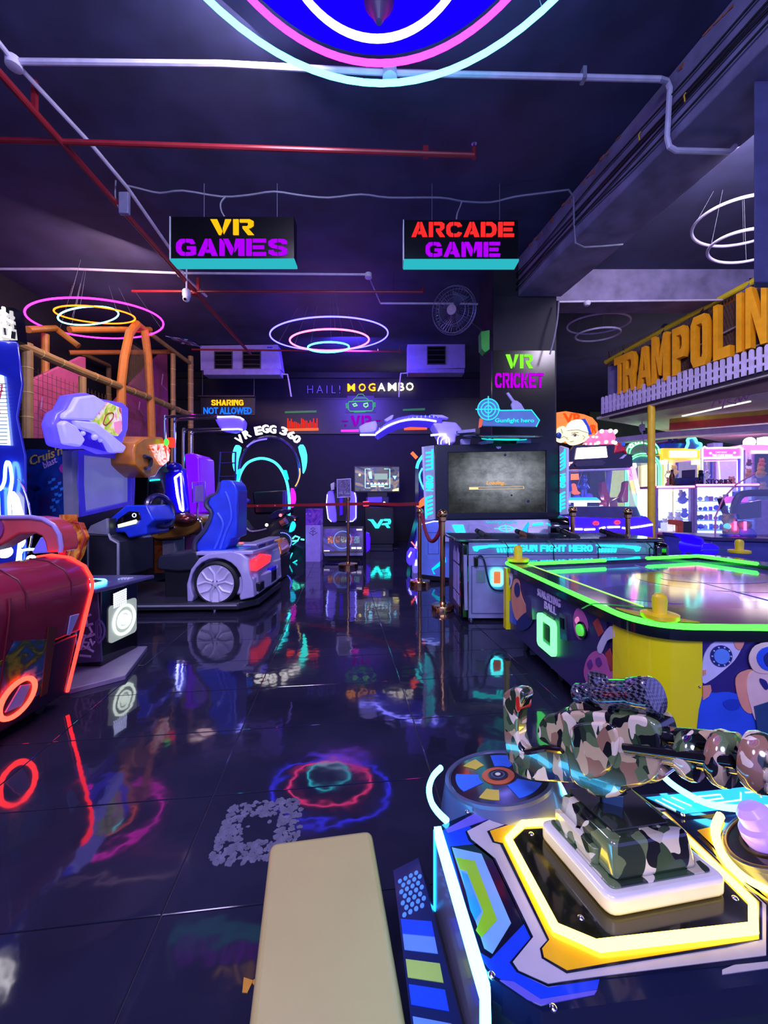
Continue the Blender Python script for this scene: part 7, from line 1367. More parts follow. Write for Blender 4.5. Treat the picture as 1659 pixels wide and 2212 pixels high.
c = f.pt(f.px(1475, 0)[0], f.px(0, 1046)[1], -.3); t = thing('bottle', 'amber brown bottle standing left of the monitor', 'bottle', c); part('body', MB().lathe(c, [(.05, 0), (.055, .01), (.055, .18), (.025, .26), (.025, .3)], 16), M('bottle_amber', (90, 50, 14), .2), t); part('cap', MB().lathe(c + Vector((0, 0, .3)), [(.028, 0), (.028, .03)], 12), m_black, t)
# dark dome game
D = 5.3; f = face(D); pp = f.pxs
t = thing('dome_game', 'dark arcade game with curved arms, glowing pink tubes and a slate blue base', 'arcade cabinet', (R(1620, 1100, D).x, D + .5, 0))
part('base', MB().prism(f, [f.px(1536, 1167), f.px(1700, 1172), (f.px(1700, 0)[0], 0), (f.px(1536, 0)[0], 0)], -.9, 0), M('dome_slate', (70, 74, 150), .35), t, bev=.02)
part('ledge', MB().prism(f, pp([(1532, 1160), (1700, 1164), (1700, 1172), (1532, 1168)]), -.9, .04), M('ledge_slate', (50, 46, 90), .3), t, bev=.008)
part('arm', MB().tube(smooth([f.pt(*f.px(x, y), -.1) for x, y in [(1700, 1064), (1630, 1065), (1612, 1072), (1604, 1086), (1600, 1110)]], 4), .05, 10), M('arm_plum', (44, 34, 60), .3), t)
part('arm', MB().tube(smooth([f.pt(*f.px(x, y), -.5) for x, y in [(1624, 1075), (1634, 1105), (1645, 1120), (1659, 1130)]], 4), .04, 10), M('arm_plum', (44, 34, 60), .3), t)
for x in (1617, 1639): part('pink_tube', MB().cyl(f.pt(*f.px(x, 1128), -.2), f.pt(*f.px(x, 1148), -.2), .016, 8), e_pink, t, 'glowing pink tube')
part('glass_panel', MB().prism(f, pp([(1546, 1160), (1546, 1118), (1610, 1036), (1630, 1024), (1700, 1030), (1700, 1162)]), -.02, -.01), m_glass, t); part('glass_edge', MB().tube([f.pt(*f.px(x, y), -.01) for x, y in [(1546, 1160), (1547, 1115), (1564, 1076), (1592, 1046), (1632, 1022)]], .01, 6), M('edge_rose', (190, 120, 160), .3), t)
part('dark_screen', MB().prism(f, pp([(1644, 1090), (1700, 1080), (1700, 1120), (1650, 1125)]), -.4, -.36), m_blackgloss, t); part('violet_screen', MB().prism(f, pp([(1634, 1072), (1700, 1070), (1700, 1084), (1640, 1088)]), -.6, -.56), E('screen_violet', (.7, .12, 1.2)), t)
c = R(1578, 1164, 5.6); t = thing('teddy_bear', 'tan teddy sitting on a blue cushion inside the dark dome game', 'plush toy', c)
part('body', MB().ball(c + Vector((0, 0, .12)), .10, 14, sq=(1, .9, 1.3)).ball(c + Vector((-.03, 0, .28)), .08, 14), M('teddy_tan', (190, 140, 90), .8), t); part('ear', MB().ball(c + Vector((-.09, 0, .34)), .03, 8).ball(c + Vector((.02, 0, .35)), .03, 8), M('teddy_tan', (190, 140, 90), .8), t); part('muzzle', MB().ball(c + Vector((-.05, -.07, .26)), .035, 8), M('teddy_cream', (220, 190, 150), .8), t); part('arm', MB().tube([c + Vector((-.08, -.03, .18)), c + Vector((-.14, -.06, .10))], .03, 8), M('teddy_tan', (190, 140, 90), .8), t); part('cushion', MB().ball(c + Vector((0, 0, .0)), .17, 14, sq=(1, .8, .55)), m_blue, t)
c = R(1608, 1164, 5.6); t = thing('plush_pet', 'brown headed plush with a violet body inside the dark dome game', 'plush toy', c); part('body', MB().ball(c + Vector((0, 0, .06)), .15, 14, sq=(1, .8, .8)), M('pet_violet', (90, 70, 190), .8), t); part('head', MB().ball(c + Vector((-.02, 0, .2)), .09, 12, sq=(1.2, 1, .8)), M('pet_brown', (130, 80, 60), .8), t)
solo('capsule', MB().ball(R(1571, 1137, 5.55), .045, 12), LIT('capsule_ice', (120, 200, 240), (.1, .5, .8)), 'pale blue capsule beside the tan teddy', 'capsule', R(1571, 1137, 5.55))
# blue plastic chair
t = thing('child_chair', 'bright blue plastic chair between the gun desk and the dark dome game', 'chair', (R(1525, 1180, 5.0).x, 5.1, 0)); f = face(5.0); cb = LIT('chair_blue', (40, 20, 235), (.01, .0, .5), .25)  # emission added to plain chair plastic, the chair is no lamp
part('back', MB().prism(f, smooth2(f.pxs([(1499, 1155), (1508, 1158), (1520, 1164), (1522, 1176), (1517, 1192), (1514, 1168), (1502, 1164)]), 2), -.35, 0), cb, t, bev=.015)
part('seat', MB().prism(f, smooth2(f.pxs([(1514, 1176), (1535, 1174), (1550, 1180), (1552, 1190), (1545, 1197), (1516, 1198)]), 2), -.38, .02), cb, t, bev=.015); x0, x1 = f.px(1516, 0)[0], f.px(1548, 0)[0]; z0 = f.px(0, 1195)[1]
for x in (x0 + .02, x1 - .02):
    for y in (5.03, 5.33): part('leg', MB().cyl((x, y, 0), (x, y, z0), .02, 10), cb, t)
t = thing('floor_light_strip', 'warm and white light strip along the floor edge in front of the claw counters', 'light strip', R(1460, 1185, 7.4)); part('strip', MB().tube([G(1415, 1178, .04), G(1500, 1200, .04)], .02, 6), E('strip_cream', (4, 3.6, 3)), t); part('kerb', MB().tube([G(1415, 1184, .03), G(1496, 1207, .03)], .03, 6), LIT('kerb_amber', (220, 120, 30), (.8, .3, .03)), t)

# ================================================================== AIR HOCKEY TABLE
FLc, NLc, FRc, NRc = Vector((.95, 3.04, 0)), Vector((1.0, 1.47, 0)), Vector((2.98, 3.50, 0)), Vector((3.05, 1.40, 0))
t = thing('air_hockey_table', 'large air hockey table edged in green light with a purple space print', 'air hockey table', (2.0, 2.4, 0))
def corner(c, a, b, r, n=7):
    """rounded corner at c between directions to a and b"""
    u = (a - c).normalized(); v = (b - c).normalized(); p, q = c + u * r, c + v * r
    return [p * (1 - s) ** 2 + c * 2 * s * (1 - s) + q * s ** 2 for s in [k / n for k in range(n + 1)]]
NLr = corner(NLc, FLc, NRc, .2, 10); FLr = corner(FLc, FRc, NLc, .08, 4); FRr = corner(FRc, NRc, FLc, .30, 3); NRr = corner(NRc, NLc, FRc, .28, 6)
loop = [(p.x, p.y) for p in NLr + NRr + FRr + FLr]
def inset(L, d): c = Vector((2.0, 2.4)); return [tuple(Vector(p) + (c - Vector(p)).normalized() * d) for p in L]
ZT, ZB = .62, .12; m_space = M('space_purple', (50, 34, 92), .35, vary=.1)
part('body', MB().prism(flat(0), inset(loop, .03), ZB, ZT - .065), m_space, t)
INN = [(1.16, 1.72), (1.085, 2.90), (2.72, 3.33), (2.82, 2.9), (2.85, 1.62)]
m_rim = M('rim_black', (16, 18, 30), .12, coat=.6)
part('rim', MB().prism(flat(0), [(p.x, p.y) for p in NLr[:6]] + [INN[0], INN[1]] + [(p.x, p.y) for p in FLr[-3:]], ZT - .05, ZT + .012), m_rim, t)
part('rim', MB().prism(flat(0), [(p.x, p.y) for p in NLr[5:]] + [(p.x, p.y) for p in NRr[:4]] + [INN[4], INN[0]], ZT - .05, ZT + .012), m_rim, t)
part('rim', MB().prism(flat(0), [(p.x, p.y) for p in FRr[1:]] + [(p.x, p.y) for p in FLr[:3]] + [INN[1], INN[2]], ZT - .05, ZT + .012), m_rim, t)
part('rim', MB().prism(flat(0), [(p.x, p.y) for p in NRr[3:]] + [(p.x, p.y) for p in FRr[:2]] + [INN[2], INN[3], INN[4]], ZT - .05, ZT + .012), m_rim, t)
part('playfield', MB().prism(flat(0), inset(loop, .12), ZT - .06, ZT - .02), M('field_violet', (104, 92, 175), .08, coat=.3, vary=.1), t)
zf = flat(ZT - .02)
part('field_print', MB().prism(zf, arc(2.15, 2.46, .50, 0, 360, 40, .34), 0, .0015), M('planet_ochre', (150, 110, 50), .1), t, 'ochre planet print'); part('field_print', MB().prism(zf, [(1.3, 1.85), (1.8, 1.95), (2.5, 1.9), (2.7, 1.75), (1.6, 1.72)], 0, .0015), M('field_plum', (120, 60, 110), .1), t); part('field_print', MB().prism(zf, arc(2.15, 2.5, .34, 0, 360, 30, .15), .0015, .003), M('planet_navy', (60, 60, 130), .1), t)
part('field_print', MB().prism(zf, arc(1.55, 2.1, .34, 0, 360, 30, .22), 0, .0012), M('field_indigo', (60, 52, 128), .1), t); part('field_line', MB().cyl((1.95, 1.75, ZT - .018), (1.99, 3.05, ZT - .018), .002, 4), M('line_white', (200, 195, 220), .3), t)
gl = lambda p, z=ZT + .005: Vector((p[0], p[1], z))
part('edge_light', MB().tube([gl(p) for p in FLr[2:] + NLr + NRr[:5]], .012, 8), e_green, t, 'green glowing edge')
part('inner_light', MB().tube([gl(p, ZT + .015) for p in [INN[3], INN[2], (2.18, 3.19)]], .013, 8), e_green, t); part('inner_light', MB().tube([gl(p, ZT + .015) for p in [(1.774, 3.08), (1.10, 2.905)]], .013, 8), e_green, t)
part('rail_line', MB().tube([gl(p, ZT + .012) for p in (INN[0], INN[1])], .004, 6), E('rail_lime', (.5, 1.6, .2)), t)
# corner plate, yellow corner
part('corner_panel', MB().ring(flat(0), [(p.x, p.y) for p in corner(NLc + Vector((.012, .012, 0)), FLc, NRc, .205, 10)] + [(1.36, 1.5), (1.36, 1.8)], [(p.x, p.y) for p in corner(NLc + Vector((.05, .05, 0)), FLc, NRc, .17, 10)] + [(1.32, 1.55), (1.3, 1.75)], ZB, ZT - .025), M('corner_lemon', (240, 226, 20), .22, coat=.6, vary=.03), t, 'glossy yellow rounded corner')
part('corner_plate', MB().prism(flat(0), [tuple(Vector(p) + Vector((.03, .03))) for p in [(p.x, p.y) for p in NLr]] , ZT + .008, ZT + .016), M('plate_gold', (190, 150, 30), .3), t, bev=.003)
part('corner_panel', MB().prism(wallfr(FLc[:2], NLc[:2]), rect(.02, ZB, .08, ZT - .03), -.03, .012), MATS['corner_lemon'], t, 'yellow strip at the far corner')
# left side print
fs = wallfr(FLc[:2], NLc[:2]).off(-.025); PX = fs.pxs
part('side_board', MB().prism(fs, [(.1, ZB), (1.30, ZB), (1.30, ZT - .03), (.1, ZT - .03)], -.01, .008), m_space, t)
def decal(nm, polys, mat, c0=.008, c1=.011, lab=None, fr=None):
    fr = fr or fs; mb = MB()
    for L in polys: mb.prism(fr, smooth2(fr.pxs(L), 3) if len(L) > 5 else fr.pxs(L), c0, c1)
    return part(nm, mb, mat, t, lab)
a_or = M('print_peach', (228, 150, 120), .4); a_bl = M('print_blue', (44, 84, 206), .4); a_wh = M('print_white', (206, 200, 224), .4); a_dk = M('print_navy', (34, 40, 110), .4); a_rd = M('print_brick', (170, 60, 60), .4); a_pk = M('print_orchid', (196, 96, 160), .4); a_lp = M('print_pink', (226, 160, 190), .4); a_pu = M('print_grape', (110, 50, 130), .4)
decal('rocket_print', [[(1096, 1240), (1108, 1232), (1110, 1250), (1106, 1268), (1098, 1276), (1095, 1262)]], a_wh); decal('rocket_window', [[(1098, 1250), (1103, 1246), (1106, 1254), (1104, 1264), (1100, 1266), (1097, 1258)]], a_bl, .011, .014)
decal('planet_print', [[(1096, 1300), (1110, 1296), (1118, 1318), (1118, 1350), (1096, 1340)]], a_bl)
decal('astronaut_print', [[(1112, 1258), (1118, 1250), (1126, 1256), (1128, 1276), (1136, 1300), (1146, 1316), (1138, 1340), (1122, 1342), (1112, 1320), (1108, 1285)]], a_or, .011, .014, 'orange astronaut print'); decal('visor_print', [[(1116, 1266), (1121, 1258), (1127, 1266), (1127, 1284), (1121, 1290), (1116, 1280)]], a_dk, .014, .017); decal('boots_print', [[(1120, 1346), (1136, 1326), (1152, 1322), (1156, 1340), (1146, 1356), (1130, 1362)]], a_dk, .014, .017)
def side_text(body, xa, xb, xm, yb, yt, m_):
    a0, a1 = fs.px(xa, 1300)[0], fs.px(xb, 1300)[0]; part('lettering', MB().text(fs, body, (a0, fs.px(xm, yb)[1], a1, fs.px(xm, yt)[1]), .008, .014, .005), m_, t)
side_text('STAR FLYING', 1165, 1214, 1190, 1300, 1283, M('print_outline', (205, 185, 225), .4)); side_text('BALL', 1180, 1205, 1192, 1321, 1305, MATS['print_outline'])
c = fs.px(1187, 1369); w, h = .11, .103
part('coin_ring', MB().ring(fs, rrect(c[0] - w, c[1] - h, c[0] + w, c[1] + h, .03), rrect(c[0] - w * .66, c[1] - h * .66, c[0] + w * .66, c[1] + h * .66, .012), .008, .03), E('coin_lime', (.28, 3.0, .5)), t, 'green glowing square ring'); part('coin_door', MB().prism(fs, rect(c[0] - w * .5, c[1] - h * .4, c[0] + w * .5, c[1] + h * .4), .008, .016), M('door_moss', (40, 60, 40), .3), t)
side_text('ONE COIN', 1178, 1200, 1189, 1333, 1327, M('print_olive', (90, 120, 90), .4))
decal('ticket_slot', [[(1144, 1286), (1157, 1293), (1160, 1338), (1147, 1330)]], m_chrome, .008, .03); decal('bill_slot', [[(1219, 1323), (1234, 1330), (1237, 1384), (1222, 1380)]], m_chrome, .008, .03); decal('bill_mouth', [[(1222, 1332), (1229, 1336), (1230, 1360), (1224, 1356)]], m_blackgloss, .03, .034)
decal('moon_print', [[(1244, 1326), (1254, 1313), (1266, 1326), (1274, 1352), (1268, 1378), (1254, 1380), (1244, 1356)]], a_pk); decal('moon_crater', [[(1248, 1336), (1253, 1332), (1256, 1340), (1253, 1348), (1249, 1346), (1247, 1341)]], a_lp, .011, .014)
c = fs.px(1263, 1361); part('button_rim', MB().prism(fs, arc(*c, .042, 0, 360, 20), .008, .02), m_blackgloss, t); part('button', MB().lathe(fs.pt(*c, .02), [(.03, 0), (.028, .012), (.015, .018)], 18, fs.n), LIT('button_green', (60, 180, 50), (.06, .4, .05)), t, 'green button')
decal('satellite_print', [[(1285, 1345), (1296, 1334), (1308, 1366), (1298, 1376)], [(1312, 1412), (1322, 1400), (1334, 1440), (1324, 1452)]], a_rd); decal('satellite_body', [[(1296, 1398), (1312, 1366), (1328, 1352), (1334, 1376), (1318, 1384), (1304, 1412)]], a_wh, .011, .014)
decal('red_planet_print', [[(1266, 1460), (1272, 1424), (1288, 1407), (1304, 1410), (1320, 1432), (1330, 1462), (1334, 1500), (1290, 1500)]], a_pk); decal('crater_print', [[(1276, 1430), (1282, 1424), (1286, 1436), (1280, 1446), (1275, 1440), (1274, 1434)], [(1294, 1422), (1302, 1420), (1306, 1432), (1300, 1440), (1294, 1436), (1292, 1428)], [(1284, 1454), (1292, 1450), (1296, 1464), (1288, 1472), (1282, 1466), (1281, 1459)]], a_pu, .011, .014)
# front print
ff = face(1.53); ff = wallfr((NLc.x, NLc.y), (NRc.x, NRc.y)).off(-.022)
part('front_board', MB().prism(ff, [(.2, ZB), (1.75, ZB), (1.75, ZT - .03), (.2, ZT - .03)], -.01, .008), m_space, t)
D2 = lambda nm, polys, mat, c0=.008, c1=.011, lab=None: decal(nm, polys, mat, c0, c1, lab, ff)
D2('sky_print', [[(1513, 1372), (1700, 1368), (1700, 1600), (1513, 1600)]], M('print_indigo', (44, 34, 104), .4), .008, .010)
D2('rocket_print', [[(1512, 1440), (1518, 1408), (1540, 1382), (1572, 1373), (1598, 1376), (1596, 1396), (1580, 1424), (1556, 1446), (1530, 1466), (1513, 1472)]], a_wh, .010, .013, 'white rocket print'); D2('rocket_nose', [[(1576, 1372), (1598, 1372), (1600, 1384), (1592, 1400), (1582, 1396), (1578, 1384)]], a_or, .013, .016); D2('rocket_fin', [[(1512, 1478), (1528, 1476), (1530, 1488), (1524, 1500), (1512, 1508)], [(1512, 1444), (1518, 1443), (1518, 1452), (1512, 1456)]], a_or, .013, .016)
c = ff.px(1551, 1414); part('rocket_window', MB().prism(ff, arc(*c, .041, 0, 360, 24), .013, .016), a_dk, t); part('rocket_pane', MB().prism(ff, arc(*c, .029, 0, 360, 24), .016, .019), M('pane_sky', (96, 140, 220), .3), t)
mb = MB()
for k in range(10): a = 2 * PI * k / 10; mb.prism(ff, arc(c[0] + .035 * math.cos(a), c[1] + .035 * math.sin(a), .003, 0, 360, 6), .016, .018)
part('rivet_print', mb, a_wh, t, kind='stuff')
D2('planet_print', [[(1512, 1500), (1540, 1494), (1570, 1492), (1600, 1500), (1650, 1510), (1650, 1600), (1512, 1600)]], a_bl, .010, .013); D2('planet_ring', [[(1556, 1512), (1572, 1506), (1592, 1510), (1588, 1526), (1570, 1530), (1558, 1522)]], M('print_royal', (30, 60, 170), .4), .013, .015)
D2('backpack_print', [[(1582, 1462), (1600, 1446), (1624, 1450), (1620, 1530), (1600, 1530), (1586, 1500)]], a_or, .013, .016); D2('suit_print', [[(1604, 1470), (1624, 1440), (1700, 1430), (1700, 1580), (1632, 1560), (1612, 1520)]], M('print_cream', (232, 196, 180), .4), .016, .019, 'cream astronaut print'); D2('helmet_print', [[(1608, 1412), (1622, 1390), (1660, 1380), (1700, 1384), (1700, 1446), (1650, 1450), (1622, 1446), (1610, 1432)]], M('print_cream', (1, 1, 1)), .019, .022); D2('visor_print', [[(1622, 1416), (1634, 1396), (1670, 1390), (1700, 1400), (1700, 1440), (1660, 1444), (1634, 1438)]], a_bl, .022, .025); D2('visor_shade', [[(1636, 1414), (1648, 1402), (1672, 1400), (1680, 1420), (1660, 1436), (1642, 1432)]], a_dk, .025, .027); D2('leg_print', [[(1618, 1520), (1650, 1510), (1700, 1520), (1700, 1600), (1630, 1600)]], M('print_steel', (40, 70, 110), .4), .019, .022); D2('arm_line', [[(1632, 1460), (1644, 1466), (1648, 1480), (1642, 1484), (1634, 1474), (1630, 1466)]], a_dk, .019, .022)
for x, y in ((1507, 1380), (1506, 1480)): part('screw', MB().ball(ff.pt(*ff.px(x, y), .012), .005, 8), m_chrome, t)
# legs and casters
for x, y in ((1.10, 2.37), (1.06, 2.85), (2.8, 1.7), (2.75, 3.2), (1.3, 1.62)): part('caster', MB().cyl((x - .012, y, .04), (x + .012, y, .04), .04, 16).box((x, y, .09), (.05, .05, .07)), m_black, t)
part('leg_cover', MB().prism(fs, fs.pxs([(1172, 1405), (1214, 1424), (1218, 1455), (1180, 1444)]), -.06, -.03), M('leg_lilac', (150, 140, 180), .4), t)
for k, ((x, y), lb) in enumerate((((1425, 1336), 'yellow air hockey mallet on the nearest yellow corner plate'), ((1119, 1213), 'yellow air hockey mallet on the far left corner of the table'), ((1597, 1195), 'yellow air hockey mallet on the far right side of the table'))):
    c = G(x, y, ZT + .016); s = .8 if k == 0 else 1.0; m = thing('hockey_mallet', lb, 'mallet', c, 'air hockey mallets'); ym = M('mallet_yellow', (238, 205, 20), .35, coat=.2)
    part('puck_base', MB().lathe(c, [(.075 * s, 0), (.082 * s, .006), (.082 * s, .026 * s), (.07 * s, .03 * s), (.04 * s, .028 * s)], 32), ym, m); part('grip', MB().lathe(c + Vector((0, 0, .026 * s)), [(.034 * s, 0), (.031 * s, .012), (.034 * s, .065 * s), (.031 * s, .085 * s), (.018 * s, .098 * s), (0, .101 * s)], 24), ym, m)
    part('string', MB().tube(smooth([c + Vector((.0, .03, .03)), c + Vector((-.05, .15, .01)), c + Vector((-.15, .2, .006)), c + Vector((-.25, .12, .006))], 4), .003, 5), M('string_green', (40, 120, 60), .5), m)
# ================================================================== FOREGROUND GUN GAME
def camo(name, scale=44, seed=0.0, cols=((18, 18, 20), (52, 74, 44), (196, 168, 128), (96, 112, 72), (226, 205, 178), (150, 108, 84), (40, 52, 34))):
    if name in MATS: return MATS[name]
    m = bpy.data.materials.new(name); m.use_nodes = True; nt = m.node_tree; b = nt.nodes['Principled BSDF']; L = nt.links.new
    tc = nt.nodes.new('ShaderNodeTexCoord'); mp = nt.nodes.new('ShaderNodeMapping'); mp.inputs['Location'].default_value = (seed, seed * 1.7, seed * .6); mp.inputs['Scale'].default_value = (1, 1.3, .75)
    n = nt.nodes.new('ShaderNodeTexNoise'); n.inputs['Scale'].default_value = scale * .7; n.inputs['Detail'].default_value = 0.5
    v = nt.nodes.new('ShaderNodeTexVoronoi'); v.inputs['Scale'].default_value = scale; v.inputs['Randomness'].default_value = 1
    mx = nt.nodes.new('ShaderNodeMix'); mx.data_type = 'VECTOR'; mx.inputs[0].default_value = .05
    L(tc.outputs['Object'], mp.inputs['Vector']); L(mp.outputs[0], n.inputs['Vector']); L(mp.outputs[0], mx.inputs[4]); L(n.outputs['Color'], mx.inputs[5]); L(mx.outputs[1], v.inputs['Vector'])
    sp = nt.nodes.new('ShaderNodeSeparateColor'); L(v.outputs['Color'], sp.inputs[0])
    r = nt.nodes.new('ShaderNodeValToRGB'); r.color_ramp.interpolation = 'CONSTANT'; els = r.color_ramp.elements
    while len(els) < len(cols): els.new(.5)
    for i, c in enumerate(cols): els[i].position = i / len(cols); els[i].color = (*lin(*c), 1)
    L(sp.outputs[0], r.inputs['Fac']); L(r.outputs['Color'], b.inputs['Base Color']); b.inputs['Roughness'].default_value = .16; b.inputs['Coat Weight'].default_value = 1.0; b.inputs['Coat Roughness'].default_value = .03
    MATS[name] = m; return m
def weave(name):
    m = bpy.data.materials.new(name); m.use_nodes = True; nt = m.node_tree; b = nt.nodes['Principled BSDF']; L = nt.links.new
    tc = nt.nodes.new('ShaderNodeTexCoord'); mp = nt.nodes.new('ShaderNodeMapping'); mp.inputs['Rotation'].default_value = (0, .8, .35); mp.inputs['Scale'].default_value = (1, .45, 1)
    ck = nt.nodes.new('ShaderNodeTexChecker'); ck.inputs['Scale'].default_value = 230; ck.inputs['Color1'].default_value = (.006, .006, .01, 1); ck.inputs['Color2'].default_value = (.09, .09, .13, 1)
    L(tc.outputs['Object'], mp.inputs['Vector']); L(mp.outputs[0], ck.inputs['Vector']); L(ck.outputs['Color'], b.inputs['Base Color']); b.inputs['Roughness'].default_value = .15; b.inputs['Coat Weight'].default_value = 1
    MATS[name] = m; return m
m_camo = camo('camo_print'); m_camo2 = camo('camo_print_base', 36, 3.3, ((18, 18, 20), (52, 74, 44), (96, 112, 72), (188, 180, 150), (70, 92, 60), (214, 205, 180), (40, 52, 34)))
TZ = .45
t = thing('gun_game_table', 'low game table with a camouflage gun, yellow and cyan light strips and printed panels', 'arcade game', (.4, .62, 0))
zt_ = flat(TZ)
GP = lambda L, z=TZ: [(p.x, p.y) for p in (G(x, y, z) for x, y in L)]
top = GP([(948, 1786), (958, 1780), (1036, 1747), (1204, 1730), (1400, 1716), (1620, 1700), (1800, 1716), (1860, 1760), (1860, 2140), (1659, 2124), (1174, 2187), (1062, 2112), (1022, 2053), (948, 1800)])
part('table_top', MB().prism(zt_, top, -.04, 0), M('top_blue', (12, 22, 52), .16, coat=.8, vary=.05), t, 'glossy blue table top')
body = [(p[0], p[1]) for p in GP([(958, 1800), (1036, 1752), (1800, 1722), (1855, 1770), (1855, 2135), (1659, 2122), (1174, 2184), (1064, 2114), (1024, 2055)])]
part('body', MB().prism(zt_, body, -.43, -.03), M('body_dark_teal', (26, 40, 52), .3), t)
def pr(nm, L, mat, z0, z1, lab=None): return part(nm, MB().prism(zt_, GP(L), z0, z1), mat, t, lab)
p_navy = M('print_deepblue', (10, 16, 40), .16, coat=.8); p_pale = M('print_silver', (176, 170, 176), .2, coat=.8); p_gold = M('print_gold', (226, 172, 20), .2, coat=.8); p_blk = M('print_black', (14, 14, 14), .12, coat=.8); p_vio = M('print_violet', (96, 90, 190), .2, coat=.8)
pr('panel_print', [(952, 1796), (1000, 1776), (1064, 1820), (1146, 2027), (1101, 2080), (1116, 2101), (1184, 2133), (1295, 2116), (1290, 2138), (1172, 2168), (1066, 2106), (1024, 2050)], M('print_azure_gloss', (24, 64, 205), .16, coat=.8), 0, .0005)
pr('panel_print', [(1036, 1752), (1204, 1733), (1204, 1742), (1090, 1758), (1012, 1785), (968, 1800), (962, 1792)], p_vio, 0, .0008)
pr('panel_print', [(1005, 1797), (1065, 1765), (1164, 1755), (1400, 1738), (1440, 1746), (1659, 1955), (1659, 2078), (1295, 2116), (1184, 2133), (1116, 2101), (1101, 2080), (1146, 2027), (1064, 1858), (1012, 1816)], p_navy, 0, .001)
pr('panel_print', [(1009, 1797), (1066, 1768), (1164, 1759), (1398, 1742), (1436, 1749), (1655, 1957), (1655, 2066), (1296, 2111), (1184, 2126), (1120, 2098), (1108, 2080), (1152, 2026), (1070, 1856), (1018, 1814)], p_pale, .001, .0018, 'silver printed border')
pr('panel_print', [(1052, 1798), (1122, 1772), (1440, 1752), (1646, 1952), (1646, 2032), (1569, 2049), (1318, 2090), (1224, 2106), (1170, 2073), (1166, 2052), (1182, 2034), (1080, 1826), (1064, 1822)], p_navy, .0018, .0024)
pr('panel_print', [(1058, 1798), (1126, 1776), (1438, 1756), (1640, 1952), (1639, 2033), (1568, 2044), (1316, 2084), (1225, 2100), (1175, 2071), (1171, 2053), (1187, 2034), (1086, 1824), (1068, 1820)], p_gold, .0024, .003, 'yellow printed frame')
hexa = [(1130, 1780), (1098, 1811), (1200, 2004), (1292, 2044), (1628, 2006), (1626, 1950), (1436, 1764)]
pr('inner_plate', hexa, p_blk, .003, .0055)
part('hexagon_light', MB().tube([G(x, y, TZ + .006) for x, y in hexa], .0072, 8, True), E('hexagon_yellow', (9, 6.4, .55)), t, 'yellow glowing hexagon strip')
pr('panel_print', [(972, 1830), (1050, 1822), (1132, 1996), (1060, 2072), (1032, 2056)], p_navy, 0, .001)
pr('panel_print', [(976, 1832), (1040, 1846), (1104, 1996), (1064, 2062), (1046, 2050)], M('print_ice', (120, 176, 214), .2, coat=.8), .001, .0016)
pr('panel_print', [(984, 1854), (1026, 1862), (1074, 1990), (1040, 2028), (1028, 2012), (1044, 1972), (1008, 1884), (994, 1880)], M('print_lime', (140, 200, 40), .2, coat=.8), .0016, .0022, 'lime green print')
pr('panel_print', [(996, 1884), (1010, 1892), (1040, 1972), (1026, 1990), (1016, 1968)], M('print_cyan', (40, 160, 225), .2, coat=.8), .0016, .0024)
pr('panel_print', [(1080, 2118), (1110, 2122), (1168, 2160), (1290, 2140), (1284, 2150), (1168, 2172), (1140, 2160)], p_vio, 0, .001); pr('panel_print', [(1560, 2096), (1590, 2084), (1659, 2078), (1659, 2092), (1560, 2106)], p_pale, 0, .001)
for x, y in ((1010, 1753), (1062, 2106), (1195, 2177), (1148, 1802), (1255, 1983), (1588, 1941)): part('screw', MB().ball(G(x, y, TZ + .005), .0048, 10, sq=(1, 1, .7)), m_chrome, t)
# edge light and translucent side
el = [(944, 1794), (1020, 2053), (1046, 2140), (1047, 2240), (1040, 2420)]
ep = [G(x, y, TZ) for x, y in el]
mb = MB()
for a, b in zip(ep, ep[1:]): d = (b - a).normalized(); n_ = Vector((-d.y, d.x, 0)) ; mb.prism(zt_, [tuple((a + n_ * .008)[:2]), tuple((a - n_ * .006)[:2]), tuple((b - n_ * .006)[:2]), tuple((b + n_ * .008)[:2])], -.012, .008)
part('edge_light', mb, E('edge_cyan', (.7, 5.5, 10)), t, 'bright cyan edge strip')
part('edge_light_riser', MB().tube([ep[0] + Vector((-.004, 0, 0)), ep[0] + Vector((-.004, 0, -.30))], .0035, 6), E('edge_azure', (.05, 1.2, 4)), t)
sp = wallfr((ep[1].x - .005, ep[1].y), (ep[0].x - .005, ep[0].y)); mb = MB()
for a, b in zip(ep, ep[1:]): d = (b - a).normalized(); n_ = Vector((-d.y, d.x, 0)); q = [a + n_ * .006, a + n_ * -.004, b + n_ * -.004, b + n_ * .006]; mb.prism(zt_, [tuple(v[:2]) for v in q], -.40, -.012)
part('side_panel', mb, M('side_frost', (112, 110, 122), .25, coat=.3), t, 'frosted side panel')
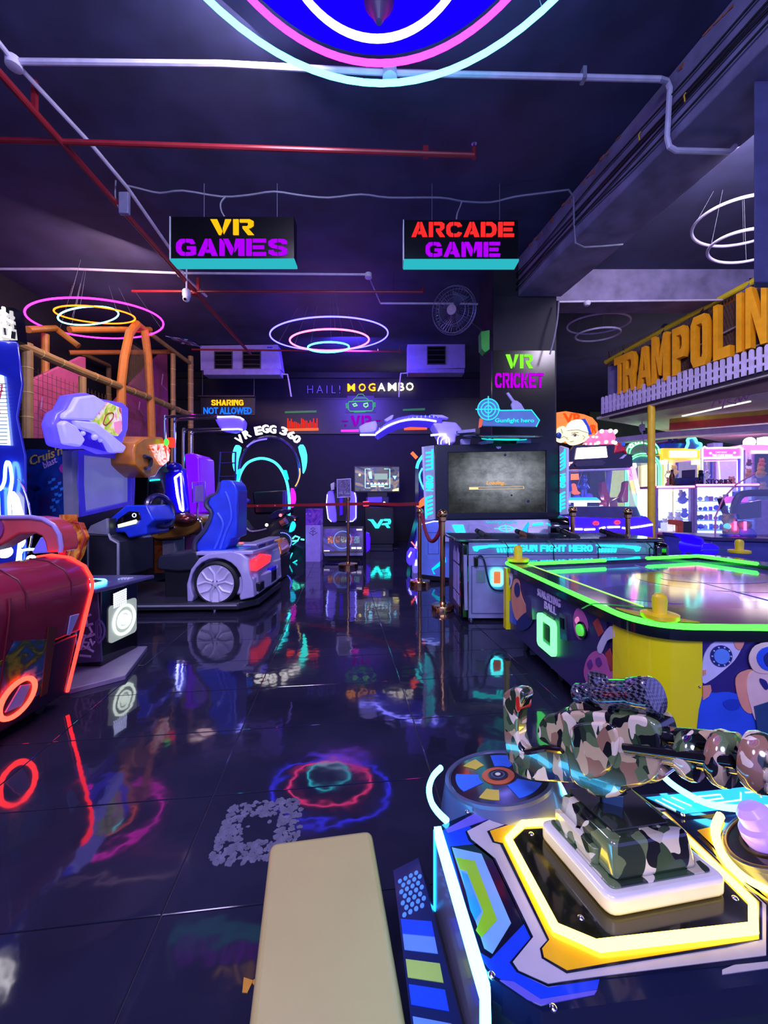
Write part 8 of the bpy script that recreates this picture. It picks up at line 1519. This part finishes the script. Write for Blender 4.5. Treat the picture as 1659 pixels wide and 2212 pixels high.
# printed kick board
kq = [Vector((.02, .835, .30)), Vector((.085, .84, .30)), Vector((.15, .46, .30)), Vector((.055, .44, .30))]
kf = Fr((.02, .835, .30), kq[3] - kq[0], (1, 0, .42)); Lk = (kq[3] - kq[0]).length
part('kick_board', MB().prism(kf, [(0, 0), (Lk, 0), (Lk, .085), (0, .06)], -.27, 0), M('kick_navy', (20, 34, 80), .2, coat=.6), t)
for k in range(8): 
    for j in range(4): 
        if (k + j) % 1 == 0: part('dot_print', MB().prism(kf, arc(.03 + .011 * k - .0, .012 + .0125 * j + (.006 if k % 2 else 0), .0045, 0, 360, 10), 0, .001), M('dot_sky', (90, 150, 220), .3), t) if k < 7 else None
for k, (c_, m_) in enumerate(((.10, M('stripe_royal', (24, 70, 220), .25)), (.125, M('stripe_sky', (96, 140, 224), .25)), (.165, M('stripe_lime', (160, 190, 90), .25)), (.20, M('stripe_royal', (0, 0, 0))), (.24, M('stripe_sky', (0, 0, 0))), (.275, M('stripe_lime', (0, 0, 0))))):
    part('stripe_print', MB().prism(kf, [(c_, .004), (c_ + .026, .004), (c_ + .056, .062), (c_ + .03, .062)], 0, .0012), m_, t)
# left pad
def pad(c, Rr, tilt, roll, faces, lab, ring_arc=None):
    Mx = Matrix.Rotation(tilt, 3, 'X') @ Matrix.Rotation(roll, 3, 'Y'); fr = Fr(c, Mx @ Vector((1, 0, 0)), Mx @ Vector((0, 1, 0)))
    o = part('drum_pad', MB().lathe(c, [(Rr * 1.17, -.06), (Rr * 1.03, -.010), (Rr, -.0)], 48, fr.n), M('pad_skirt', (70, 76, 110), .3, coat=.3), t, lab)
    part('pad_rim', MB().lathe(c, [(Rr * .9, -.004), (Rr * .93, .004), (Rr, .004), (Rr * 1.01, -.004)], 48, fr.n), M('pad_rim_grey', (88, 92, 120), .3, .4), o)
    faces(fr, o, Rr); return fr, o
def sectors(fr, o, Rr):
    part('pad_face', MB().prism(fr, arc(0, 0, Rr * .9, 0, 360, 47), -.004, .0015), p_blk, o)
    for k in range(6):
        a0 = 60 * k + 62; w = 46 if k % 2 == 0 else 26; r1 = .80 if k % 2 == 0 else .78; a = a0 - w / 2; r0 = .36 if k % 2 == 0 else .48
        P = [(Rr * r1 * math.cos(math.radians(a + w * i / 10)), Rr * r1 * math.sin(math.radians(a + w * i / 10))) for i in range(11)] + [(Rr * r0 * math.cos(math.radians(a + w - w * i / 10)), Rr * r0 * math.sin(math.radians(a + w - w * i / 10))) for i in range(11)]
        part('pad_sector', MB().prism(fr, P, .0015, .0025), M('sector_blue', (44, 104, 224), .25) if k % 2 == 0 else M('sector_yellow', (206, 184, 44), .25), o)
    for r, m_ in ((.30, M('ring_rust', (196, 92, 36), .25)), (.185, p_blk), (.13, M('ring_steel', (80, 84, 110), .25)), (.10, p_blk), (.05, M('dot_cream', (220, 220, 200), .3))): part('pad_ring', MB().prism(fr, arc(0, 0, Rr * r, 0, 360, 31), .0015, .003 + .0012 * (.3 - r) * 10), m_, o)
c, Rr, ti, ro = solve_ring(957, 1676, 1196, 1676, 1614, 1741, .905)
pad(c, Rr, ti, ro, sectors, 'round pad with blue and yellow sectors')
e_arc = E('arc_cyan', (.6, 5, 10))
part('pad_light', MB().tube(smooth([G(x, y, TZ + .004) for x, y in [(953, 1658), (936, 1676), (927, 1702), (931, 1730), (944, 1752), (966, 1774)]], 4), .0065, 8), e_arc, t, 'cyan arc light'); part('pad_light', MB().tube(smooth([G(x, y, TZ + .004) for x, y in [(1192, 1674), (1206, 1690), (1220, 1716)]], 4), .0055, 8), e_arc, t)
part('pad_light', MB().tube(smooth([G(x, y, TZ + .02) for x, y in [(1430, 1674), (1452, 1694), (1486, 1716), (1530, 1736), (1590, 1746), (1680, 1746)]], 4), .0065, 8), e_arc, t, 'long cyan arc light')
pr('circuit_panel', [(1391, 1727), (1609, 1703), (1660, 1700), (1760, 1706), (1760, 1752), (1640, 1754), (1477, 1768)], p_navy, 0, .004)
pr('circuit_glow', [(1396, 1727), (1606, 1705), (1656, 1702), (1756, 1708), (1756, 1740), (1640, 1744), (1480, 1762)], LIT('circuit_blue', (30, 130, 220), (.02, .42, 1.1), .2), .004, .005, 'lit cyan circuit panel')
mb = MB()
for L in ([(1416, 1728), (1460, 1750)], [(1430, 1725), (1478, 1748)], [(1450, 1722), (1494, 1741)], [(1494, 1722), (1556, 1716), (1562, 1724), (1500, 1732), (1494, 1722)], [(1520, 1738), (1600, 1728), (1600, 1712)], [(1610, 1712), (1640, 1710), (1644, 1722)]): mb.tube([G(x, y, TZ + .0055) for x, y in L], .0014, 5)
part('circuit_line', mb, E('circuit_white', (1.2, 3, 4)), t); part('screw', MB().ball(G(1475, 1760, TZ + .006), .004, 8), m_chrome, t)
# right pad with a violet button
def button_pad(fr, o, Rr):
    part('pad_face', MB().prism(fr, arc(0, 0, Rr * .92, 0, 360, 47), -.004, .0015), M('face_espresso', (34, 26, 18), .15, coat=.6), o)
    for a, b, m_ in ((.98, .90, M('rim_bronze', (170, 130, 60), .25, .3)), (.62, .56, M('ring_umber', (70, 52, 24), .2))): part('pad_ring', MB().ring(fr, arc(0, 0, Rr * a, 0, 352.5, 47), arc(0, 0, Rr * b, 0, 352.5, 47), 0, .004), m_, o)
    part('button', MB().lathe(fr.o, [(Rr * .5, 0), (Rr * .52, .012), (Rr * .48, .024), (Rr * .36, .028), (Rr * .34, .045), (Rr * .22, .055), (0, .058)], 40, fr.n), LIT('button_lavender', (170, 140, 225), (.16, .09, .42), .25), o, 'lavender domed button')
c, Rr, ti, ro = solve_ring(1553, 1808, 1778, 1808, 1744, 1880, .69)
pad(c, Rr, ti, ro, button_pad, 'round dark pad with a lavender button')
part('pad_light', MB().tube(smooth([G(x, y, TZ + .006) for x, y in [(1556, 1762), (1546, 1786), (1548, 1816), (1562, 1848), (1588, 1880), (1625, 1908), (1680, 1930), (1740, 1930)]], 4), .0075, 8), E('arc_yellow', (9, 6.2, .6)), t, 'yellow arc light'); pr('panel_print', [(1506, 1800), (1546, 1790), (1560, 1852), (1610, 1915), (1700, 1950), (1659, 1950)], p_gold, .0055, .0062)

# ---- the gun on its pedestal
t = thing('toy_cannon', 'large camouflage toy gun with a carbon patterned scope on a white pedestal plate', 'toy gun', (.43, .69, TZ))
PZ = .487
BLp, FLp, FRp = G(1164, 1770, PZ), G(1318, 1944, PZ), G(1576, 1896, PZ); ux = (FRp - FLp); uy = (BLp - FLp)
pf = Fr(FLp, ux, uy); Wd = ux.length; Dp = (pf.v.dot(uy)); sk = pf.u.dot(uy)
q = lambda a, b: (a * Wd + sk * b, b * Dp)
def skewround(L, r=.018):
    P = [Vector(p) for p in L]; out = []
    for i in range(len(P)):
        a, b, c = P[i - 1], P[i], P[(i + 1) % len(P)]; u = (a - b).normalized(); v = (c - b).normalized()
        for k in range(5): s = k / 4; out.append(tuple((b + u * r) * (1 - s) ** 2 + b * 2 * s * (1 - s) + (b + v * r) * s ** 2))
    return out
part('base_plate', MB().prism(pf, skewround([q(0, 0), q(1, 0), q(1, 1), q(0, 1)]), TZ + .0055 - PZ, 0), M('base_white', (212, 206, 196), .22, coat=.4, vary=.04), t, 'white rounded base plate', bev=.007, seg=3)
part('base_inset', MB().prism(pf, skewround([q(.07, .08), q(.93, .08), q(.93, .95), q(.07, .95)], .01), 0, .003), m_camo2, t, bev=.001)
BZ = .055
part('pedestal_block', MB().prism(pf, skewround([q(.13, .12), q(.85, .12), q(.85, .93), q(.13, .93)], .012), .003, BZ, top=skewround([q(.16, .2), q(.83, .2), q(.83, .92), q(.16, .92)], .012)), m_camo2, t, bev=.006, seg=3)
part('pedestal_side', MB().prism(pf, skewround([q(.09, .35), q(.14, .32), q(.14, .9), q(.09, .9)], .004), .003, .03), m_camo2, t, bev=.004)
part('pedestal_cap', MB().prism(pf, [q(.25, .32), q(.74, .32), q(.80, .94), q(.24, .94)], BZ, BZ + .004), M('cap_glossy_olive', (40, 44, 34), .05, coat=1.0), t, bev=.001)
cb_ = pf.pt(*q(.52, .72), BZ)
gc_ = R(1318, 1612, .675)
ga = (R(1659, 1652, .50) - R(1120, 1612, .85)); ga.z = 0; ga.normalize(); gf = Fr(gc_, ga, (0, 0, 1)); gx = gf.px
part('post', MB().box((cb_ + Vector((0, 0, .012)))[:], (.034, .034, .026), rot=Matrix.Rotation(-.4, 3, 'Z')), M('post_steel', (100, 140, 160), .1, .5), t, bev=.002)
nk = gf.pt(*gx(1322, 1690), 0); part('neck', MB().lathe((cb_.x, cb_.y, cb_.z + .022), [(.020, 0), (.026, .006), (.034, .02), (.046, .045), (.05, .07)], 32), m_camo, t)
def gpoly(L, k=3): return smooth2([gx(x, y) for x, y in L], k)
part('receiver', MB().prism(gf, gpoly([(1180, 1566), (1190, 1545), (1206, 1534), (1262, 1528), (1310, 1530), (1349, 1535), (1395, 1536), (1424, 1545), (1440, 1562), (1448, 1600), (1440, 1650), (1416, 1680), (1370, 1692), (1313, 1700), (1275, 1690), (1252, 1668), (1246, 1640), (1238, 1612), (1206, 1600), (1184, 1588)]), -.028, .03), m_camo, t, bev=.009, seg=3, ang=28)
part('receiver_panel', MB().prism(gf, gpoly([(1258, 1560), (1300, 1548), (1350, 1556), (1360, 1600), (1340, 1650), (1300, 1668), (1272, 1640), (1262, 1600)]), .028, .037), m_camo, t, bev=.004)
part('top_rail', MB().prism(gf, gpoly([(1204, 1542), (1222, 1532), (1262, 1527), (1300, 1530), (1300, 1540), (1220, 1545)], 2), -.02, .02), M('rail_glossy', (20, 18, 26), .08, coat=1), t)
part('stock_arm', MB().prism(gf, gpoly([(1128, 1628), (1150, 1618), (1200, 1612), (1262, 1608), (1270, 1640), (1262, 1680), (1220, 1682), (1160, 1678), (1128, 1664), (1120, 1645)]), -.018, .02), m_camo, t, bev=.006, seg=3)
part('stock_grip', MB().prism(gf, gpoly([(1096, 1506), (1102, 1490), (1118, 1483), (1136, 1487), (1143, 1502), (1134, 1525), (1129, 1560), (1130, 1590), (1138, 1615), (1152, 1634), (1140, 1656), (1118, 1650), (1104, 1625), (1098, 1580)]), -.017, .017), m_camo, t, bev=.007, seg=3)
part('red_trigger', MB().prism(gf, gpoly([(1126, 1504), (1133, 1502), (1134, 1528), (1128, 1530)], 2), -.02, .0175), M('trigger_red', (206, 40, 30), .25), t, 'red trigger button')
part('charging_handle', MB().tube([gf.pt(*gx(x, y), .03) for x, y in [(1158, 1614), (1200, 1606), (1236, 1610)]], .006, 8), M('rail_glossy', (1, 1, 1)), t)
part('trigger_guard', MB().prism(gf, gpoly([(1262, 1656), (1330, 1670), (1370, 1676), (1366, 1700), (1330, 1712), (1290, 1700)], 2), -.03, .03), m_camo, t, bev=.01)
part('lower_drum', MB().prism(gf, gpoly([(1392, 1640), (1420, 1640), (1444, 1652), (1446, 1672), (1424, 1684), (1396, 1680)], 2), -.034, .02), m_camo, t, bev=.01)
def along(a, b, c=0.0): p, q_ = gx(*a), gx(*b); return gf.pt(*p, c), gf.pt(*q_, c)
for a, b, r, c in (((1370, 1582), (1600, 1606), .0135, 0), ((1370, 1604), (1600, 1630), .008, .028), ((1370, 1622), (1600, 1648), .010, .012), ((1380, 1600), (1600, 1626), .010, -.02), ((1372, 1640), (1600, 1662), .008, -.004)): part('barrel_tube', MB().cyl(*along(a, b, c), r, 18), m_camo if r > .009 else M('barrel_gloss', (24, 22, 26), .08, coat=1), t)
def disc(x, y, r, w, nm='barrel_ring'):
    c = gf.pt(*gx(x, y), 0); return part(nm, MB().lathe(c, [(r * .6, -w), (r * .9, -w * .9), (r, -w * .4), (r, w * .4), (r * .9, w * .9), (r * .6, w)], 36, ga), m_camo, t), c
disc(1494, 1630, .036, .013); disc(1562, 1638, .038, .012)
o, c = disc(1640, 1646, .038, .014, 'muzzle')
mb = MB(); X_ = ga.cross(Vector((0, 0, 1))).normalized()
for k in range(7): a = 2 * PI * k / 7; mb.lathe(c + (X_ * math.cos(a) + Vector((0, 0, 1)) * math.sin(a)) * .024, [(.0085, .008), (.0085, .0155), (.006, .017)], 14, ga)
part('muzzle_hole', mb, M('muzzle_cream', (206, 184, 150), .2, coat=1), o)
w_ = weave('carbon_weave')
a, b = along((1292, 1500), (1416, 1502)); part('scope', MB().lathe(a, [(.016, -.045), (.019, -.04), (.019, -.03), (.014, -.025), (.014, -.012), (.022, 0), (.0255, .012), (.0255, (b - a).length * .62), (.028, (b - a).length * .66), (.0285, (b - a).length * .96), (.026, (b - a).length * 1.02), (.010, (b - a).length * 1.03)], 32, (b - a)), w_, t, 'carbon patterned scope')
o = part('scope_turret', MB().lathe(gf.pt(*gx(1291, 1482), 0), [(.016, -.01), (.016, .018), (.014, .021), (0, .021)], 24), w_, t); part('scope_turret', MB().lathe(gf.pt(*gx(1268, 1490), .0), [(.011, -.012), (.011, .012), (.009, .015), (0, .015)], 20, gf.n), w_, t)
part('scope_bead', MB().ball(gf.pt(*gx(1384, 1468), 0), .006, 8), m_black, t); part('scope_mount', MB().prism(gf, gpoly([(1240, 1518), (1262, 1508), (1290, 1524), (1330, 1528), (1330, 1538), (1240, 1536)], 2), -.014, .014), m_camo, t, bev=.004); part('scope_mount', MB().prism(gf, gpoly([(1350, 1524), (1380, 1524), (1380, 1540), (1350, 1540)], 2), -.014, .014), m_camo, t)

# ================================================================== BENCH
b4 = [(-.268, .905), (-.030, .942), (.062, .44), (-.175, .42)]
t = thing('bench', 'cream padded bench seat in front of the gun game table', 'bench', (-.1, .68, 0))
part('cushion', MB().prism(flat(.3), skewround(b4, .02), -.06, 0), M('cream_vinyl', (178, 164, 100), .38, vary=.03, coat=.15), t, 'cream vinyl cushion', bev=.012, seg=4)
part('frame', MB().prism(flat(.24), [(-.24, .88), (-.045, .91), (.04, .46), (-.16, .44)], -.03, 0), m_dark, t)
for x, y in ((-.235, .87), (-.055, .895), (.025, .48), (-.15, .46)): part('leg', MB().box((x, y, .105), (.03, .03, .21)), m_dark, t, bev=.003)

# ================================================================== MARKS ON THE FLOOR
m_res = M('adhesive_grey', (92, 90, 112), .8, vary=.3, scale=30); mb = MB(); random.seed(11)
cc = G(562, 1790); ux_ = TU; uy_ = TV; Wr, Hr = .135, .125
for k in range(620):
    a, b = random.uniform(-1, 1), random.uniform(-1, 1)
    if max(abs(a), abs(b)) < .42 and random.random() < .93: continue
    if abs(a) ** 6 + abs(b) ** 6 > 1 - .25 * random.random(): continue
    p = cc + ux_ * a * Wr + uy_ * b * Hr; s = random.uniform(.004, .013); r = random.uniform(0, 6)
    mb.prism(flat(0), [(p.x + s * random.uniform(.6, 1.3) * math.cos(r + i * 1.05), p.y + s * random.uniform(.5, 1.2) * math.sin(r + i * 1.05)) for i in range(6)], .0, random.uniform(.0008, .0018))
solo('sticker_residue', mb, m_res, 'square of grey sticker residue on the black floor behind the bench', 'residue', cc, kind='stuff')
mb = MB()
for L in ([(1248, 1450), (1296, 1466), (1266, 1530), (1240, 1528)], [(1300, 1458), (1330, 1500), (1330, 1524), (1292, 1480)]): mb.prism(flat(0), [tuple(G(x / 2.37, 1500 + y / 2.37, 0)[:2]) for x, y in L], 0, .0012)
solo('floor_arrow', mb, M('arrow_amber', (196, 132, 20), .5), 'amber arrow mark on the floor left of the bench', 'floor mark', G(540, 2128))
